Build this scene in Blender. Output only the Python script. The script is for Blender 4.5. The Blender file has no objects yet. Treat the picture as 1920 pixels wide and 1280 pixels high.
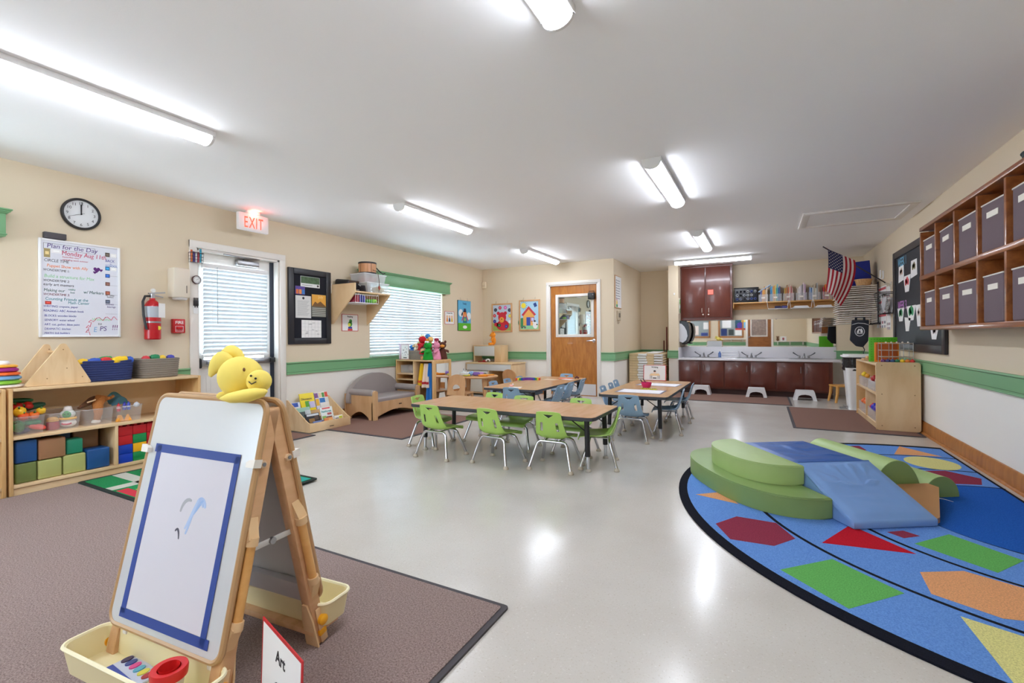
SKY, EXPO, LAMPS = 4., 1.76, 11.
import bpy, bmesh, math, random
from mathutils import Matrix, Vector, Euler
R = math.radians
PI = math.pi
random.seed(7)
SC = bpy.context.scene
COL = SC.collection

# ---------------------------------------------------------------- materials
def lin(c):
    o = []
    for v in c:
        v = v / 255.0
        o.append(v / 12.92 if v <= 0.04045 else ((v + 0.055) / 1.055) ** 2.4)
    return (o[0], o[1], o[2], 1.0)

def _new(name):
    m = bpy.data.materials.new(name)
    m.use_nodes = True
    nt = m.node_tree
    b = nt.nodes['Principled BSDF']
    return m, nt, b

def mat(name, rgb, rough=.5, metal=0., var=0., vscale=6., bump=0., bscale=60., coat=0., spec=.5, trans=0.):
    m, nt, b = _new(name)
    c = lin(rgb)
    b.inputs['Base Color'].default_value = c
    b.inputs['Roughness'].default_value = rough
    b.inputs['Metallic'].default_value = metal
    b.inputs['Specular IOR Level'].default_value = spec
    b.inputs['Coat Weight'].default_value = coat
    tc = None
    if var > 0 or bump > 0:
        tc = nt.nodes.new('ShaderNodeTexCoord')
    if var > 0:
        n = nt.nodes.new('ShaderNodeTexNoise'); n.inputs['Scale'].default_value = vscale; n.inputs['Detail'].default_value = 4
        nt.links.new(tc.outputs['Object'], n.inputs['Vector'])
        mx = nt.nodes.new('ShaderNodeMix'); mx.data_type = 'RGBA'
        mx.inputs['A'].default_value = tuple(min(1, x * (1 - var)) for x in c[:3]) + (1,)
        mx.inputs['B'].default_value = tuple(min(1, x * (1 + var)) for x in c[:3]) + (1,)
        nt.links.new(n.outputs['Fac'], mx.inputs['Factor'])
        nt.links.new(mx.outputs['Result'], b.inputs['Base Color'])
    if bump > 0:
        n2 = nt.nodes.new('ShaderNodeTexNoise'); n2.inputs['Scale'].default_value = bscale; n2.inputs['Detail'].default_value = 3
        nt.links.new(tc.outputs['Object'], n2.inputs['Vector'])
        bp = nt.nodes.new('ShaderNodeBump'); bp.inputs['Strength'].default_value = bump; bp.inputs['Distance'].default_value = .01
        nt.links.new(n2.outputs['Fac'], bp.inputs['Height'])
        nt.links.new(bp.outputs['Normal'], b.inputs['Normal'])
    return m

def wood(name, rgb, rgb2, stretch=(1, 1, 12), scale=6., rough=.4, coat=0.):
    m, nt, b = _new(name)
    tc = nt.nodes.new('ShaderNodeTexCoord'); mp = nt.nodes.new('ShaderNodeMapping')
    mp.inputs['Scale'].default_value = [scale / max(.001, s) if False else scale * s for s in stretch]
    n = nt.nodes.new('ShaderNodeTexNoise'); n.inputs['Scale'].default_value = 1.; n.inputs['Detail'].default_value = 6; n.inputs['Distortion'].default_value = .6
    mx = nt.nodes.new('ShaderNodeMix'); mx.data_type = 'RGBA'
    mx.inputs['A'].default_value = lin(rgb); mx.inputs['B'].default_value = lin(rgb2)
    rp = nt.nodes.new('ShaderNodeMapRange'); rp.inputs['From Min'].default_value = .35; rp.inputs['From Max'].default_value = .7
    nt.links.new(tc.outputs['Object'], mp.inputs['Vector']); nt.links.new(mp.outputs['Vector'], n.inputs['Vector'])
    nt.links.new(n.outputs['Fac'], rp.inputs['Value']); nt.links.new(rp.outputs['Result'], mx.inputs['Factor'])
    nt.links.new(mx.outputs['Result'], b.inputs['Base Color'])
    b.inputs['Roughness'].default_value = rough; b.inputs['Coat Weight'].default_value = coat
    return m

def carpet(name, rgb, rgb2, scale=160., bump=.9):
    m, nt, b = _new(name)
    tc = nt.nodes.new('ShaderNodeTexCoord')
    n = nt.nodes.new('ShaderNodeTexNoise'); n.inputs['Scale'].default_value = scale; n.inputs['Detail'].default_value = 4; n.inputs['Roughness'].default_value = .7
    nt.links.new(tc.outputs['Object'], n.inputs['Vector'])
    mx = nt.nodes.new('ShaderNodeMix'); mx.data_type = 'RGBA'
    mx.inputs['A'].default_value = lin(rgb2); mx.inputs['B'].default_value = lin(rgb)
    rp = nt.nodes.new('ShaderNodeMapRange'); rp.inputs['From Min'].default_value = .36; rp.inputs['From Max'].default_value = .62
    nt.links.new(n.outputs['Fac'], rp.inputs['Value']); nt.links.new(rp.outputs['Result'], mx.inputs['Factor'])
    nt.links.new(mx.outputs['Result'], b.inputs['Base Color'])
    bp = nt.nodes.new('ShaderNodeBump'); bp.inputs['Strength'].default_value = bump; bp.inputs['Distance'].default_value = .01
    nt.links.new(n.outputs['Fac'], bp.inputs['Height']); nt.links.new(bp.outputs['Normal'], b.inputs['Normal'])
    b.inputs['Roughness'].default_value = .95; b.inputs['Specular IOR Level'].default_value = .1
    return m

def emit(name, rgb, strength):
    m = bpy.data.materials.new(name); m.use_nodes = True
    nt = m.node_tree; nt.nodes.remove(nt.nodes['Principled BSDF'])
    e = nt.nodes.new('ShaderNodeEmission'); e.inputs['Color'].default_value = lin(rgb); e.inputs['Strength'].default_value = strength
    nt.links.new(e.outputs['Emission'], nt.nodes['Material Output'].inputs['Surface'])
    return m

def clear(name, rgb, alpha=.25, rough=.15):
    """Clear or frosted thin plastic and window glass: a see-through sheet with some colour and gloss."""
    m = bpy.data.materials.new(name); m.use_nodes = True
    nt = m.node_tree; b = nt.nodes['Principled BSDF']
    b.inputs['Base Color'].default_value = lin(rgb); b.inputs['Roughness'].default_value = rough
    t = nt.nodes.new('ShaderNodeBsdfTransparent'); mx = nt.nodes.new('ShaderNodeMixShader')
    mx.inputs['Fac'].default_value = alpha
    nt.links.new(t.outputs[0], mx.inputs[1]); nt.links.new(b.outputs[0], mx.inputs[2])
    nt.links.new(mx.outputs[0], nt.nodes['Material Output'].inputs['Surface'])
    return m

def translucent(name, rgb, fac=.45):
    m = bpy.data.materials.new(name); m.use_nodes = True
    nt = m.node_tree; b = nt.nodes['Principled BSDF']
    b.inputs['Base Color'].default_value = lin(rgb); b.inputs['Roughness'].default_value = .45
    t = nt.nodes.new('ShaderNodeBsdfTranslucent'); t.inputs['Color'].default_value = lin(rgb)
    mx = nt.nodes.new('ShaderNodeMixShader'); mx.inputs['Fac'].default_value = fac
    nt.links.new(b.outputs[0], mx.inputs[1]); nt.links.new(t.outputs[0], mx.inputs[2])
    nt.links.new(mx.outputs[0], nt.nodes['Material Output'].inputs['Surface'])
    return m

def vinyl_floor(name):
    m, nt, b = _new(name)
    tc = nt.nodes.new('ShaderNodeTexCoord')
    def noise(sc, det, lo, hi):
        n = nt.nodes.new('ShaderNodeTexNoise'); n.inputs['Scale'].default_value = sc; n.inputs['Detail'].default_value = det
        r = nt.nodes.new('ShaderNodeMapRange'); r.inputs['From Min'].default_value = lo; r.inputs['From Max'].default_value = hi
        nt.links.new(tc.outputs['Object'], n.inputs['Vector']); nt.links.new(n.outputs['Fac'], r.inputs['Value'])
        return r.outputs['Result']
    def mix(a, bb, f):
        x = nt.nodes.new('ShaderNodeMix'); x.data_type = 'RGBA'
        for k, v in (('A', a), ('B', bb)):
            if isinstance(v, tuple): x.inputs[k].default_value = v
            else: nt.links.new(v, x.inputs[k])
        nt.links.new(f, x.inputs['Factor'])
        return x.outputs['Result']
    c = mix(lin((204, 200, 193)), lin((198, 193, 185)), noise(2.2, 3, .4, .65))
    c = mix(c, lin((184, 176, 162)), noise(130., 2, .60, .74))
    c = mix(c, lin((215, 212, 206)), noise(90., 2, .62, .76))
    nt.links.new(c, b.inputs['Base Color'])
    b.inputs['Roughness'].default_value = .19
    b.inputs['Specular IOR Level'].default_value = .45
    n = nt.nodes.new('ShaderNodeTexNoise'); n.inputs['Scale'].default_value = 3.; n.inputs['Detail'].default_value = 2
    nt.links.new(tc.outputs['Object'], n.inputs['Vector'])
    bp = nt.nodes.new('ShaderNodeBump'); bp.inputs['Strength'].default_value = .06; bp.inputs['Distance'].default_value = .02
    nt.links.new(n.outputs['Fac'], bp.inputs['Height']); nt.links.new(bp.outputs['Normal'], b.inputs['Normal'])
    return m

_pm = {}
def P(r, g, b, rough=.5):
    """A plain plastic or paint of one colour."""
    k = (r, g, b, rough)
    if k not in _pm: _pm[k] = mat('paint_%d_%d_%d' % (r, g, b), (r, g, b), rough)
    return _pm[k]

WALL_UP = mat('wall_beige', (224, 208, 182), .75, bump=.03, bscale=180)
WALL_LO = mat('wall_cream', (240, 235, 227), .75, bump=.03, bscale=180)
CEIL = mat('ceiling_white', (249, 248, 248), .85, bump=.05, bscale=120)
GREEN = mat('trim_green', (121, 173, 126), .38)
GREEN_DK = mat('trim_green_groove', (70, 110, 76), .5)
WHITE_TRIM = mat('trim_white', (232, 226, 219), .4)
FLOOR = vinyl_floor('vinyl_floor')
BIRCH = wood('birch', (231, 202, 160), (219, 184, 138), (1, 6, 1.2), 3.)
BIRCH_EDGE = wood('birch_edge', (224, 184, 128), (208, 164, 108), (1, 6, 1), 3.)
MAPLE = wood('maple_solid', (219, 178, 132), (203, 158, 112), (2, 2, .5), 5.)
OAK_DOOR = wood('oak_door', (193, 126, 54), (166, 99, 36), (9, 2, 2.2), 2.2, .3, .3)
OAK_BASE = wood('oak_baseboard', (186, 122, 62), (160, 98, 46), (6, .8, 6), 4., .35)
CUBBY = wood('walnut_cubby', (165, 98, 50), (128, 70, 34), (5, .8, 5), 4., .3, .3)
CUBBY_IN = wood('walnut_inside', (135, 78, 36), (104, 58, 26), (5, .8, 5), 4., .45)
MAROON = wood('maroon_cabinet', (104, 50, 38), (93, 42, 32), (3, 3, 1), 3., .28, .2)
PINE = wood('pine', (224, 176, 112), (206, 150, 86), (.8, 5, 5), 4.)
TABLE = wood('table_laminate', (203, 158, 116), (191, 143, 100), (5, 1, 5), 4., .25)
BLACKP = P(30, 30, 33, .45)
EDGE = P(62, 65, 72, .45)
CHROME = mat('chrome', (205, 205, 210), .18, 1.)
STEEL = mat('brushed_steel', (170, 170, 172), .35, 1.)
WHITEP = P(240, 240, 240, .35)
PAPER = mat('paper', (240, 239, 238), .7)
CLEARP = clear('clear_plastic', (235, 238, 242), .16, .1)
FROST = clear('frosted_plastic', (236, 238, 242), .22, .2)
GLASS = clear('window_glass', (220, 235, 235), .06, .02)
RED = P(200, 30, 36, .4)
INK = P(40, 40, 48, .6)
MIRROR = mat('mirror_glass', (238, 240, 240), .02, 1.)
LAMP = emit('lamp_diffuser', (236, 243, 255), LAMPS)

# ---------------------------------------------------------------- geometry
class MB:
    def __init__(s):
        s.bm = bmesh.new(); s.mats = []
    def mi(s, m):
        if m not in s.mats: s.mats.append(m)
        return s.mats.index(m)
    def _faces(s, verts, m):
        i = s.mi(m); fs = set()
        for v in verts:
            for f in v.link_faces: fs.add(f)
        for f in fs: f.material_index = i
        return fs
    def box(s, a, b, m, bev=0., M=None, seg=2):
        c = [(a[i] + b[i]) / 2 for i in range(3)]; d = [abs(b[i] - a[i]) for i in range(3)]
        T = Matrix.Translation(c) @ Matrix.Diagonal((d[0], d[1], d[2], 1))
        if M is not None: T = M @ T
        r = bmesh.ops.create_cube(s.bm, size=1., matrix=T)
        s._faces(r['verts'], m)
        if bev > 0:
            es = set(e for v in r['verts'] for e in v.link_edges)
            bmesh.ops.bevel(s.bm, geom=list(es), offset=min(bev, min(d) * .49), segments=seg, profile=.5, affect='EDGES')
        return s
    def rbox(s, c, d, m, rot=(0, 0, 0), bev=0., seg=2):
        M = Matrix.Translation(c) @ Euler(rot).to_matrix().to_4x4()
        return s.box([-x / 2 for x in d], [x / 2 for x in d], m, bev, M, seg)
    def tube(s, pts, r, m, seg=8, radii=None, closed=False, cap=True):
        pts = [Vector(p) for p in pts]; n = len(pts); i0 = s.mi(m); rings = []
        up = None
        for k in range(n):
            if closed: t = pts[(k + 1) % n] - pts[k - 1]
            else: t = pts[min(k + 1, n - 1)] - pts[max(k - 1, 0)]
            t.normalize()
            if up is None:
                up = Vector((0, 0, 1)) if abs(t.z) < .9 else Vector((1, 0, 0))
            a = t.cross(up)
            if a.length < 1e-5: a = t.orthogonal()
            a.normalize(); b = a.cross(t).normalized(); up = b
            rr = radii[k] if radii else r
            rings.append([s.bm.verts.new(pts[k] + (a * math.cos(2 * PI * j / seg) + b * math.sin(2 * PI * j / seg)) * rr) for j in range(seg)])
        for k in range(n if closed else n - 1):
            A, B = rings[k], rings[(k + 1) % n]
            for j in range(seg):
                f = s.bm.faces.new((A[j], A[(j + 1) % seg], B[(j + 1) % seg], B[j])); f.material_index = i0
        if cap and not closed:
            f = s.bm.faces.new(rings[0]); f.material_index = i0
            f = s.bm.faces.new(list(reversed(rings[-1]))); f.material_index = i0
        return s
    def lathe(s, prof, m, seg=20, M=None, lob=0, la=.1):
        i0 = s.mi(m); rings = []
        M = M or Matrix()
        for r, z in prof:
            if r < 1e-5: rings.append([s.bm.verts.new(M @ Vector((0, 0, z)))])
            else:
                q = []
                for j in range(seg):
                    a = 2 * PI * j / seg; k = r * (1 + (la * math.cos(lob * a) if lob else 0))
                    q.append(s.bm.verts.new(M @ Vector((k * math.cos(a), k * math.sin(a), z))))
                rings.append(q)
        for A, B in zip(rings, rings[1:]):
            for j in range(seg):
                a = (A[j % len(A)], A[(j + 1) % len(A)], B[(j + 1) % len(B)], B[j % len(B)])
                u = []
                for v in a:
                    if v not in u: u.append(v)
                if len(u) > 2:
                    f = s.bm.faces.new(u); f.material_index = i0
        return s
    def cyl(s, p0, p1, r, m, seg=16, r1=None):
        p0, p1 = Vector(p0), Vector(p1); d = p1 - p0
        M = Matrix.Translation(p0) @ d.to_track_quat('Z', 'Y').to_matrix().to_4x4()
        r1 = r if r1 is None else r1
        return s.lathe([(0, 0), (r, 0), (r1, d.length), (0, d.length)], m, seg, M)
    def ell(s, c, r, m, seg=16, rot=(0, 0, 0)):
        if isinstance(r, (int, float)): r = (r, r, r)
        T = Matrix.Translation(c) @ Euler(rot).to_matrix().to_4x4() @ Matrix.Diagonal((r[0], r[1], r[2], 1))
        q = bmesh.ops.create_uvsphere(s.bm, u_segments=seg, v_segments=max(6, seg * 2 // 3), radius=1., matrix=T)
        s._faces(q['verts'], m); return s
    def prism(s, poly, z0, z1, m, M=None):
        i0 = s.mi(m); M = M or Matrix(); n = len(poly)
        A = [s.bm.verts.new(M @ Vector((p[0], p[1], z0))) for p in poly]
        B = [s.bm.verts.new(M @ Vector((p[0], p[1], z1))) for p in poly]
        ar = sum(poly[k][0] * poly[(k + 1) % n][1] - poly[(k + 1) % n][0] * poly[k][1] for k in range(n))
        fs = [s.bm.faces.new(list(reversed(A))), s.bm.faces.new(B)]
        for k in range(n): fs.append(s.bm.faces.new((A[k], A[(k + 1) % n], B[(k + 1) % n], B[k])))
        if (ar < 0) != (z1 < z0):
            for f in fs: f.normal_flip()
        for f in fs: f.material_index = i0
        return s
    def disc(s, c, r, z0, z1, m, seg=24, ry=None, M=None):
        ry = r if ry is None else ry
        return s.prism([(c[0] + r * math.cos(2 * PI * k / seg), c[1] + ry * math.sin(2 * PI * k / seg)) for k in range(seg)], z0, z1, m, M)
    def grid(s, fn, nu, nv, m, thick=0., closed_u=False):
        i0 = s.mi(m)
        V = [[s.bm.verts.new(fn(u / (nu if closed_u else nu - 1), v / (nv - 1))) for u in range(nu)] for v in range(nv)]
        fs = []
        for v in range(nv - 1):
            for u in range(nu if closed_u else nu - 1):
                f = s.bm.faces.new((V[v][u], V[v][(u + 1) % nu], V[v + 1][(u + 1) % nu], V[v + 1][u])); f.material_index = i0; fs.append(f)
        if thick: 
            bmesh.ops.recalc_face_normals(s.bm, faces=fs)
            bmesh.ops.solidify(s.bm, geom=fs, thickness=thick)
        return s
    def build(s, name, parent=None, smooth=38., M=None, recalc=True):
        if recalc: bmesh.ops.recalc_face_normals(s.bm, faces=s.bm.faces[:])
        me = bpy.data.meshes.new(name); s.bm.to_mesh(me); s.bm.free()
        for m in s.mats: me.materials.append(m)
        if smooth > 2:
            for p in me.polygons: p.use_smooth = True
            me.set_sharp_from_angle(angle=R(smooth))
        o = bpy.data.objects.new(name, me); COL.objects.link(o)
        if parent is not None: o.parent = parent
        if M is not None: o.matrix_local = M
        return o

def sphere_profile(r, n=10, z0=0., sz=1.):
    return [(max(0, r * math.sin(PI * k / n)), z0 + sz * r * (1 - math.cos(PI * k / n))) for k in range(n + 1)]

def rrect(x0, x1, y0, y1, r, n=5):
    p = []
    for cx, cy, a in ((x1 - r, y1 - r, 0), (x0 + r, y1 - r, 90), (x0 + r, y0 + r, 180), (x1 - r, y0 + r, 270)):
        for k in range(n + 1):
            t = R(a + 90 * k / n); p.append((cx + r * math.cos(t), cy + r * math.sin(t)))
    return p

def arc(cx, cy, r, a0, a1, n=16, ry=None):
    ry = r if ry is None else ry
    return [(cx + r * math.cos(R(a0 + (a1 - a0) * k / n)), cy + ry * math.sin(R(a0 + (a1 - a0) * k / n))) for k in range(n + 1)]

def thing(name, label, cat, M=None, group=None):
    o = bpy.data.objects.new(name, None); COL.objects.link(o)
    o.empty_display_size = .05
    if M is not None: o.matrix_world = M
    return tag(o, label, cat, group)
def tag(o, label, cat, group=None):
    o['label'] = label; o['category'] = cat
    if group: o['group'] = group
    return o
def struct(o):
    o['kind'] = 'structure'; return o
def T(x, y, z=0., rz=0.):
    return Matrix.Translation((x, y, z)) @ Matrix.Rotation(rz, 4, 'Z')
def dup(o, M, label, group=None, parent=None):
    c = o.copy(); COL.objects.link(c)
    if parent is not None: c.parent = parent
    for ch in o.children: dup(ch, None, None, None, c)
    if M is not None: c.matrix_world = M
    if label:
        c['label'] = label
        if group: c['group'] = group
    return c
# frames of the walls: local x to the right as seen from the room, y up, z out of the wall
XL, XR, YD, YB, YF, XS, CH = -4.96, 1.53, 7.94, 9.96, -2.0, -2.28, 2.43
def WL(y, z, off=0.): return Matrix(((0, 0, 1, XL + off), (1, 0, 0, y), (0, 1, 0, z), (0, 0, 0, 1)))
def WR(y, z, off=0.): return Matrix(((0, 0, -1, XR - off), (-1, 0, 0, y), (0, 1, 0, z), (0, 0, 0, 1)))
def WB(x, z, off=0., Y=None):
    Y = YB if Y is None else Y
    return Matrix(((1, 0, 0, x), (0, 0, -1, Y - off), (0, 1, 0, z), (0, 0, 0, 1)))
def WF(x, z, off=0.): return Matrix(((-1, 0, 0, x), (0, 0, 1, YF + off), (0, 1, 0, z), (0, 0, 0, 1)))
def WSD(y, z, off=0.): return Matrix(((0, 0, 1, XS + off), (1, 0, 0, y), (0, 1, 0, z), (0, 0, 0, 1)))   # faces +x like the left wall

_tx = {}
def text(body, size, m, parent, x, y, z, name='lettering', align='LEFT', ext=.0004, rz=0., sx=1., shear=0., M=None, bold=0.):
    k = (body, size, align, ext, shear, bold, m.name)
    if k not in _tx:
        cu = bpy.data.curves.new('lettering', 'FONT'); cu.body = body; cu.size = size; cu.align_x = align; cu.extrude = ext; cu.shear = shear; cu.offset = bold
        cu.resolution_u = 3
        ob = bpy.data.objects.new('lettering', cu); COL.objects.link(ob)
        dg = bpy.context.evaluated_depsgraph_get()
        me = bpy.data.meshes.new_from_object(ob.evaluated_get(dg)); bpy.data.objects.remove(ob); bpy.data.curves.remove(cu)
        me.materials.clear(); me.materials.append(m); me.name = 'lettering'
        _tx[k] = me
    o = bpy.data.objects.new(name, _tx[k]); COL.objects.link(o)
    if parent is not None: o.parent = parent
    L = Matrix.Translation((x, y, z)) @ Matrix.Rotation(rz, 4, 'Z') @ Matrix.Diagonal((sx, 1, 1, 1))
    o.matrix_local = L if M is None else M @ L
    return o
# ---------------------------------------------------------------- the room
mb = MB(); mb.box((XL - .14, YF - .14, -.1), (XR + .14, YB + .14, 0), FLOOR); struct(mb.build('floor'))
mb = MB(); mb.box((XL - .14, YF - .14, CH), (XR + .14, YB + .14, CH + .1), CEIL); struct(mb.build('ceiling'))

def wall(name, frame, u0, u1, holes=(), t=.14):
    mb = MB()
    us = sorted({u0, u1, *[h[0] for h in holes], *[h[1] for h in holes]})
    zs = sorted({0, .72, CH, *[h[2] for h in holes], *[h[3] for h in holes]})
    for a, b in zip(us, us[1:]):
        for c, d in zip(zs, zs[1:]):
            if any(h[0] <= a and b <= h[1] and h[2] <= c and d <= h[3] for h in holes): continue
            mb.box((a, c, -t), (b, d, 0), WALL_LO if d <= .721 else WALL_UP)
    bmesh.ops.remove_doubles(mb.bm, verts=mb.bm.verts[:], dist=1e-5)
    return struct(mb.build(name, M=frame, smooth=1.))

DOOR1 = (2.57, 3.47, 0, 1.985)
WIN1 = (4.88, 6.60, .80, 1.93)
WIN2 = (-.35, 1.10, .80, 1.93)
wall('wall_left', WL(0, 0), YF - .14, YD + .12, [DOOR1, WIN1, WIN2])
wall('wall_right', WR(0, 0), -(YB + .14), -(YF - .14))
wall('wall_back', WB(0, 0), XS - .12, XR + .14)
WIN_ADDED = (3.12, 4.80, .75, 2.15)  # unseen window added behind the camera for extra daylight
DOOR2 = (-3.505, -2.57, 0, 2.03)
wall('wall_door', WB(0, 0, 0, YD), XL, XS, [DOOR2], .12)
wall('wall_side', WSD(0, 0), YD + .12, YB, (), .12)
wall('wall_front', WF(0, 0), -(XR + .14), -(XL - .14), [(-.315, .585, 0, 2.03), WIN_ADDED])
mb = MB(); mb.box((-1.61, 9.35, 0), (-1.43, YB, .72), WALL_LO); mb.box((-1.61, 9.35, .72), (-1.43, YB, CH), WALL_UP); struct(mb.build('wall_pier'))

nt_ = [0]
def rail(frame, u0, u1, name='trim'):
    nt_[0] += 1
    mb = MB()
    mb.box((u0, .655, 0), (u1, .775, .018), GREEN)
    mb.box((u0, .775, 0), (u1, .792, .028), GREEN, .004)
    mb.box((u0, .646, 0), (u1, .657, .024), GREEN, .003)
    mb.box((u0, .6705, .0), (u1, .6745, .0185), GREEN_DK); mb.box((u0, .7705, .0), (u1, .7745, .0185), GREEN_DK)
    return struct(mb.build('%s_%d' % (name, nt_[0]), M=frame))
rail(WL(0, 0), 3.545, YD); rail(WL(0, 0), YF, 2.50)
rail(WR(0, 0), -YB, -YF)
rail(WB(0, 0, 0, YD), XL, -3.57); rail(WB(0, 0, 0, YD), -2.51, XS + .024)
rail(WSD(0, 0), YD, YB)
rail(WB(0, 0), XS, -1.61); rail(WB(0, 0), 1.10, XR)
rail(WB(0, 0, 0, 9.35), -1.635, -1.415)
rail(WF(0, 0), -XR, -.375); rail(WF(0, 0), .645, -XL)

def baseboard(name, frame, u0, u1):
    mb = MB()
    mb.prism([(0, 0), (.018, 0), (.018, .10), (.012, .112), (.012, .12), (.006, .13), (0, .13)], u0, u1, OAK_BASE, Matrix(((0, 0, 1, 0), (0, 1, 0, 0), (1, 0, 0, 0), (0, 0, 0, 1))))
    mb.prism([(.018, 0), (.036, 0), (.034, .01), (.028, .018), (.018, .02)], u0, u1, OAK_BASE, Matrix(((0, 0, 1, 0), (0, 1, 0, 0), (1, 0, 0, 0), (0, 0, 0, 1))))
    struct(mb.build(name, M=frame))
baseboard('baseboard_right', WR(0, 0), -YB, -YF)
baseboard('baseboard_left', WL(0, 0), 3.56, YD); baseboard('baseboard_left.001', WL(0, 0), YF, 2.49)
baseboard('baseboard_door', WB(0, 0, 0, YD), XL, -3.58); baseboard('baseboard_door.001', WB(0, 0, 0, YD), -2.5, XS)
baseboard('baseboard_back', WB(0, 0), XS, -1.61)

# --- the exit door in the left wall
def casing(name, frame, u0, u1, zt, w=.07, t=.02, deep=.14, m=WHITE_TRIM):
    nt_[0] += 1
    mb = MB()
    for a, b in ((u0 - w, u0), (u1, u1 + w)): mb.box((a, 0, 0), (b, zt + w, t), m, .004)
    mb.box((u0 - w, zt, 0), (u1 + w, zt + w, t + .001), m, .004)
    for a, b in ((u0, u0 + .02), (u1 - .02, u1)): mb.box((a, 0, -deep), (b, zt, 0.002), m)
    mb.box((u0, zt - .02, -deep), (u1, zt, .002), m)
    return struct(mb.build('%s_%d' % (name, nt_[0]), M=frame))
casing('trim', WL(0, 0), 2.57, 3.47, 1.985)
DOOR_WHITE = mat('door_white', (228, 224, 218), .4)
WEATHER = P(38, 46, 62, .5)
d1 = MB()
y0, y1 = 2.59, 3.452
d1.box((y0, .005, -.13), (y1, .86, -.085), DOOR_WHITE); d1.box((y0, 1.86, -.13), (y1, 1.965, -.085), DOOR_WHITE)
d1.box((y0, .86, -.13), (2.68, 1.86, -.085), DOOR_WHITE); d1.box((3.33, .86, -.13), (y1, 1.86, -.085), DOOR_WHITE)
for a, b in ((2.70, 2.98), (3.05, 3.33)):
    d1.box((a, .18, -.087), (b, .70, -.081), DOOR_WHITE, .005); d1.box((a + .04, .22, -.083), (b - .04, .66, -.077), DOOR_WHITE, .005)
d1o = struct(d1.build('door_1', M=WL(0, 0)))
mb = MB(); mb.box((2.68, .86, -.115), (3.33, 1.86, -.110), GLASS); mb.build('pane', d1o)
mb = MB(); mb.box((3.405, .005, -.0849), (3.452, 1.96, -.075), WEATHER); mb.build('weatherstrip', d1o)
mb = MB(); mb.box((2.605, .80, -.085), (3.40, .865, -.045), STEEL, .008); mb.box((2.68, .815, -.046), (3.30, .85, -.02), P(150, 158, 170, .35), .008)
bar = mb.build('push_bar', d1o)
mb = MB(); mb.box((2.592, .78, -.0845), (2.63, .88, -.015), BLACKP, .012); mb.box((3.375, .805, -.045), (3.43, .86, -.02), BLACKP, .006); mb.build('end_cap', bar)
mb = MB(); mb.box((3.0, 1.875, -.085), (3.25, 1.935, -.03), STEEL, .01)
cl = mb.build('door_closer', d1o)
mb = MB(); mb.tube([(3.08, 1.94, -.055), (3.06, 1.955, .0), (2.82, 1.957, .03)], .008, STEEL); mb.tube([(3.06, 1.957, .0), (3.24, 1.960, -.02)], .008, STEEL); mb.build('closer_arm', cl)

# --- blinds
SLAT = translucent('blind_slat', (226, 234, 238), .07)
def blind(name, frame, w, h, label, wand, pitch=.042):
    root = thing(name, label, 'blind', frame)
    mb = MB(); mb.box((-w / 2, h - .05, -.025), (w / 2, h, .03), WHITEP, .006); mb.build('headrail', root)
    mb = MB(); n = int(round((h - .095) / pitch)); pitch = (h - .095) / n
    for k in range(n):
        z = h - .075 - k * pitch
        M = Matrix.Translation((0, z, .0)) @ Matrix.Rotation(R(30), 4, 'X')
        sec = [(-.026, .0), (-.013, .004), (0, .0055), (.013, .004), (.026, 0)]
        sec = [(a, b) for a, b in sec] + [(a, b - .0025) for a, b in reversed(sec)]
        Q = M @ Matrix(((0, 0, 1, 0), (1, 0, 0, 0), (0, 1, 0, 0), (0, 0, 0, 1)))
        mb.prism(sec, -w / 2 + .004, w / 2 - .004, SLAT, Q)
    mb.build('slats', root)
    mb = MB(); mb.box((-w / 2, .005, -.022), (w / 2, .03, .022), WHITEP, .005); mb.build('bottom_rail', root)
    mb = MB()
    nl = 3 if w < 1 else 4
    for k in range(nl):
        x = -w / 2 + w * (.12 + .76 * k / (nl - 1))
        for zz in (-.026, .027): mb.box((x - .0012, .02, zz - .0008), (x + .0012, h - .03, zz + .0008), WHITEP)
    mb.build('ladder_cord', root)
    if wand:
        mb = MB(); mb.cyl((wand, h - .03, .036), (wand, h * .36, .036), .004, P(190, 196, 200, .3), 8); mb.build('tilt_wand', root)
    return root
blind('door_blind', WL(3.0, .885, -.05), .70, .965, 'white slatted blind over the glass of the exit door', -.22)
blind('window_blind', WL(5.74, .815, -.03), 1.70, 1.10, 'wide white slatted blind under the green valance behind the plush toys', None)
blind('window_blind', WL(.375, .815, -.03), 1.42, 1.10, 'white slatted blind left of the wall clock', None)

def window(name, frame, u0, u1, z0, z1):
    mb = MB(); w = .05
    mb.box((u0, z0, -.13), (u0 + w, z1, -.07), WHITEP); mb.box((u1 - w, z0, -.13), (u1, z1, -.07), WHITEP)
    mb.box((u0, z0, -.13), (u1, z0 + w, -.07), WHITEP); mb.box((u0, z1 - w, -.13), (u1, z1, -.07), WHITEP)
    um = (u0 + u1) / 2; mb.box((um - .03, z0, -.13), (um + .03, z1, -.07), WHITEP); zm = (z0 + z1) / 2; mb.box((u0, zm - .02, -.12), (u1, zm + .02, -.08), WHITEP)
    mb.box((u0 - .01, z0 - .004, -.07), (u1 + .01, z0 + .012, .035), GREEN, .003)
    o = struct(mb.build(name, M=frame))
    mb = MB(); mb.box((u0 + w, z0 + w, -.104), (u1 - w, z1 - w, -.100), GLASS); mb.build('pane', o)
window('window_added', WF(0, 0), *WIN_ADDED); window('window_1', WL(0, 0), *WIN1); window('window_2', WL(0, 0), *WIN2)  # the front wall window is added to brighten ceiling and easel
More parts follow.
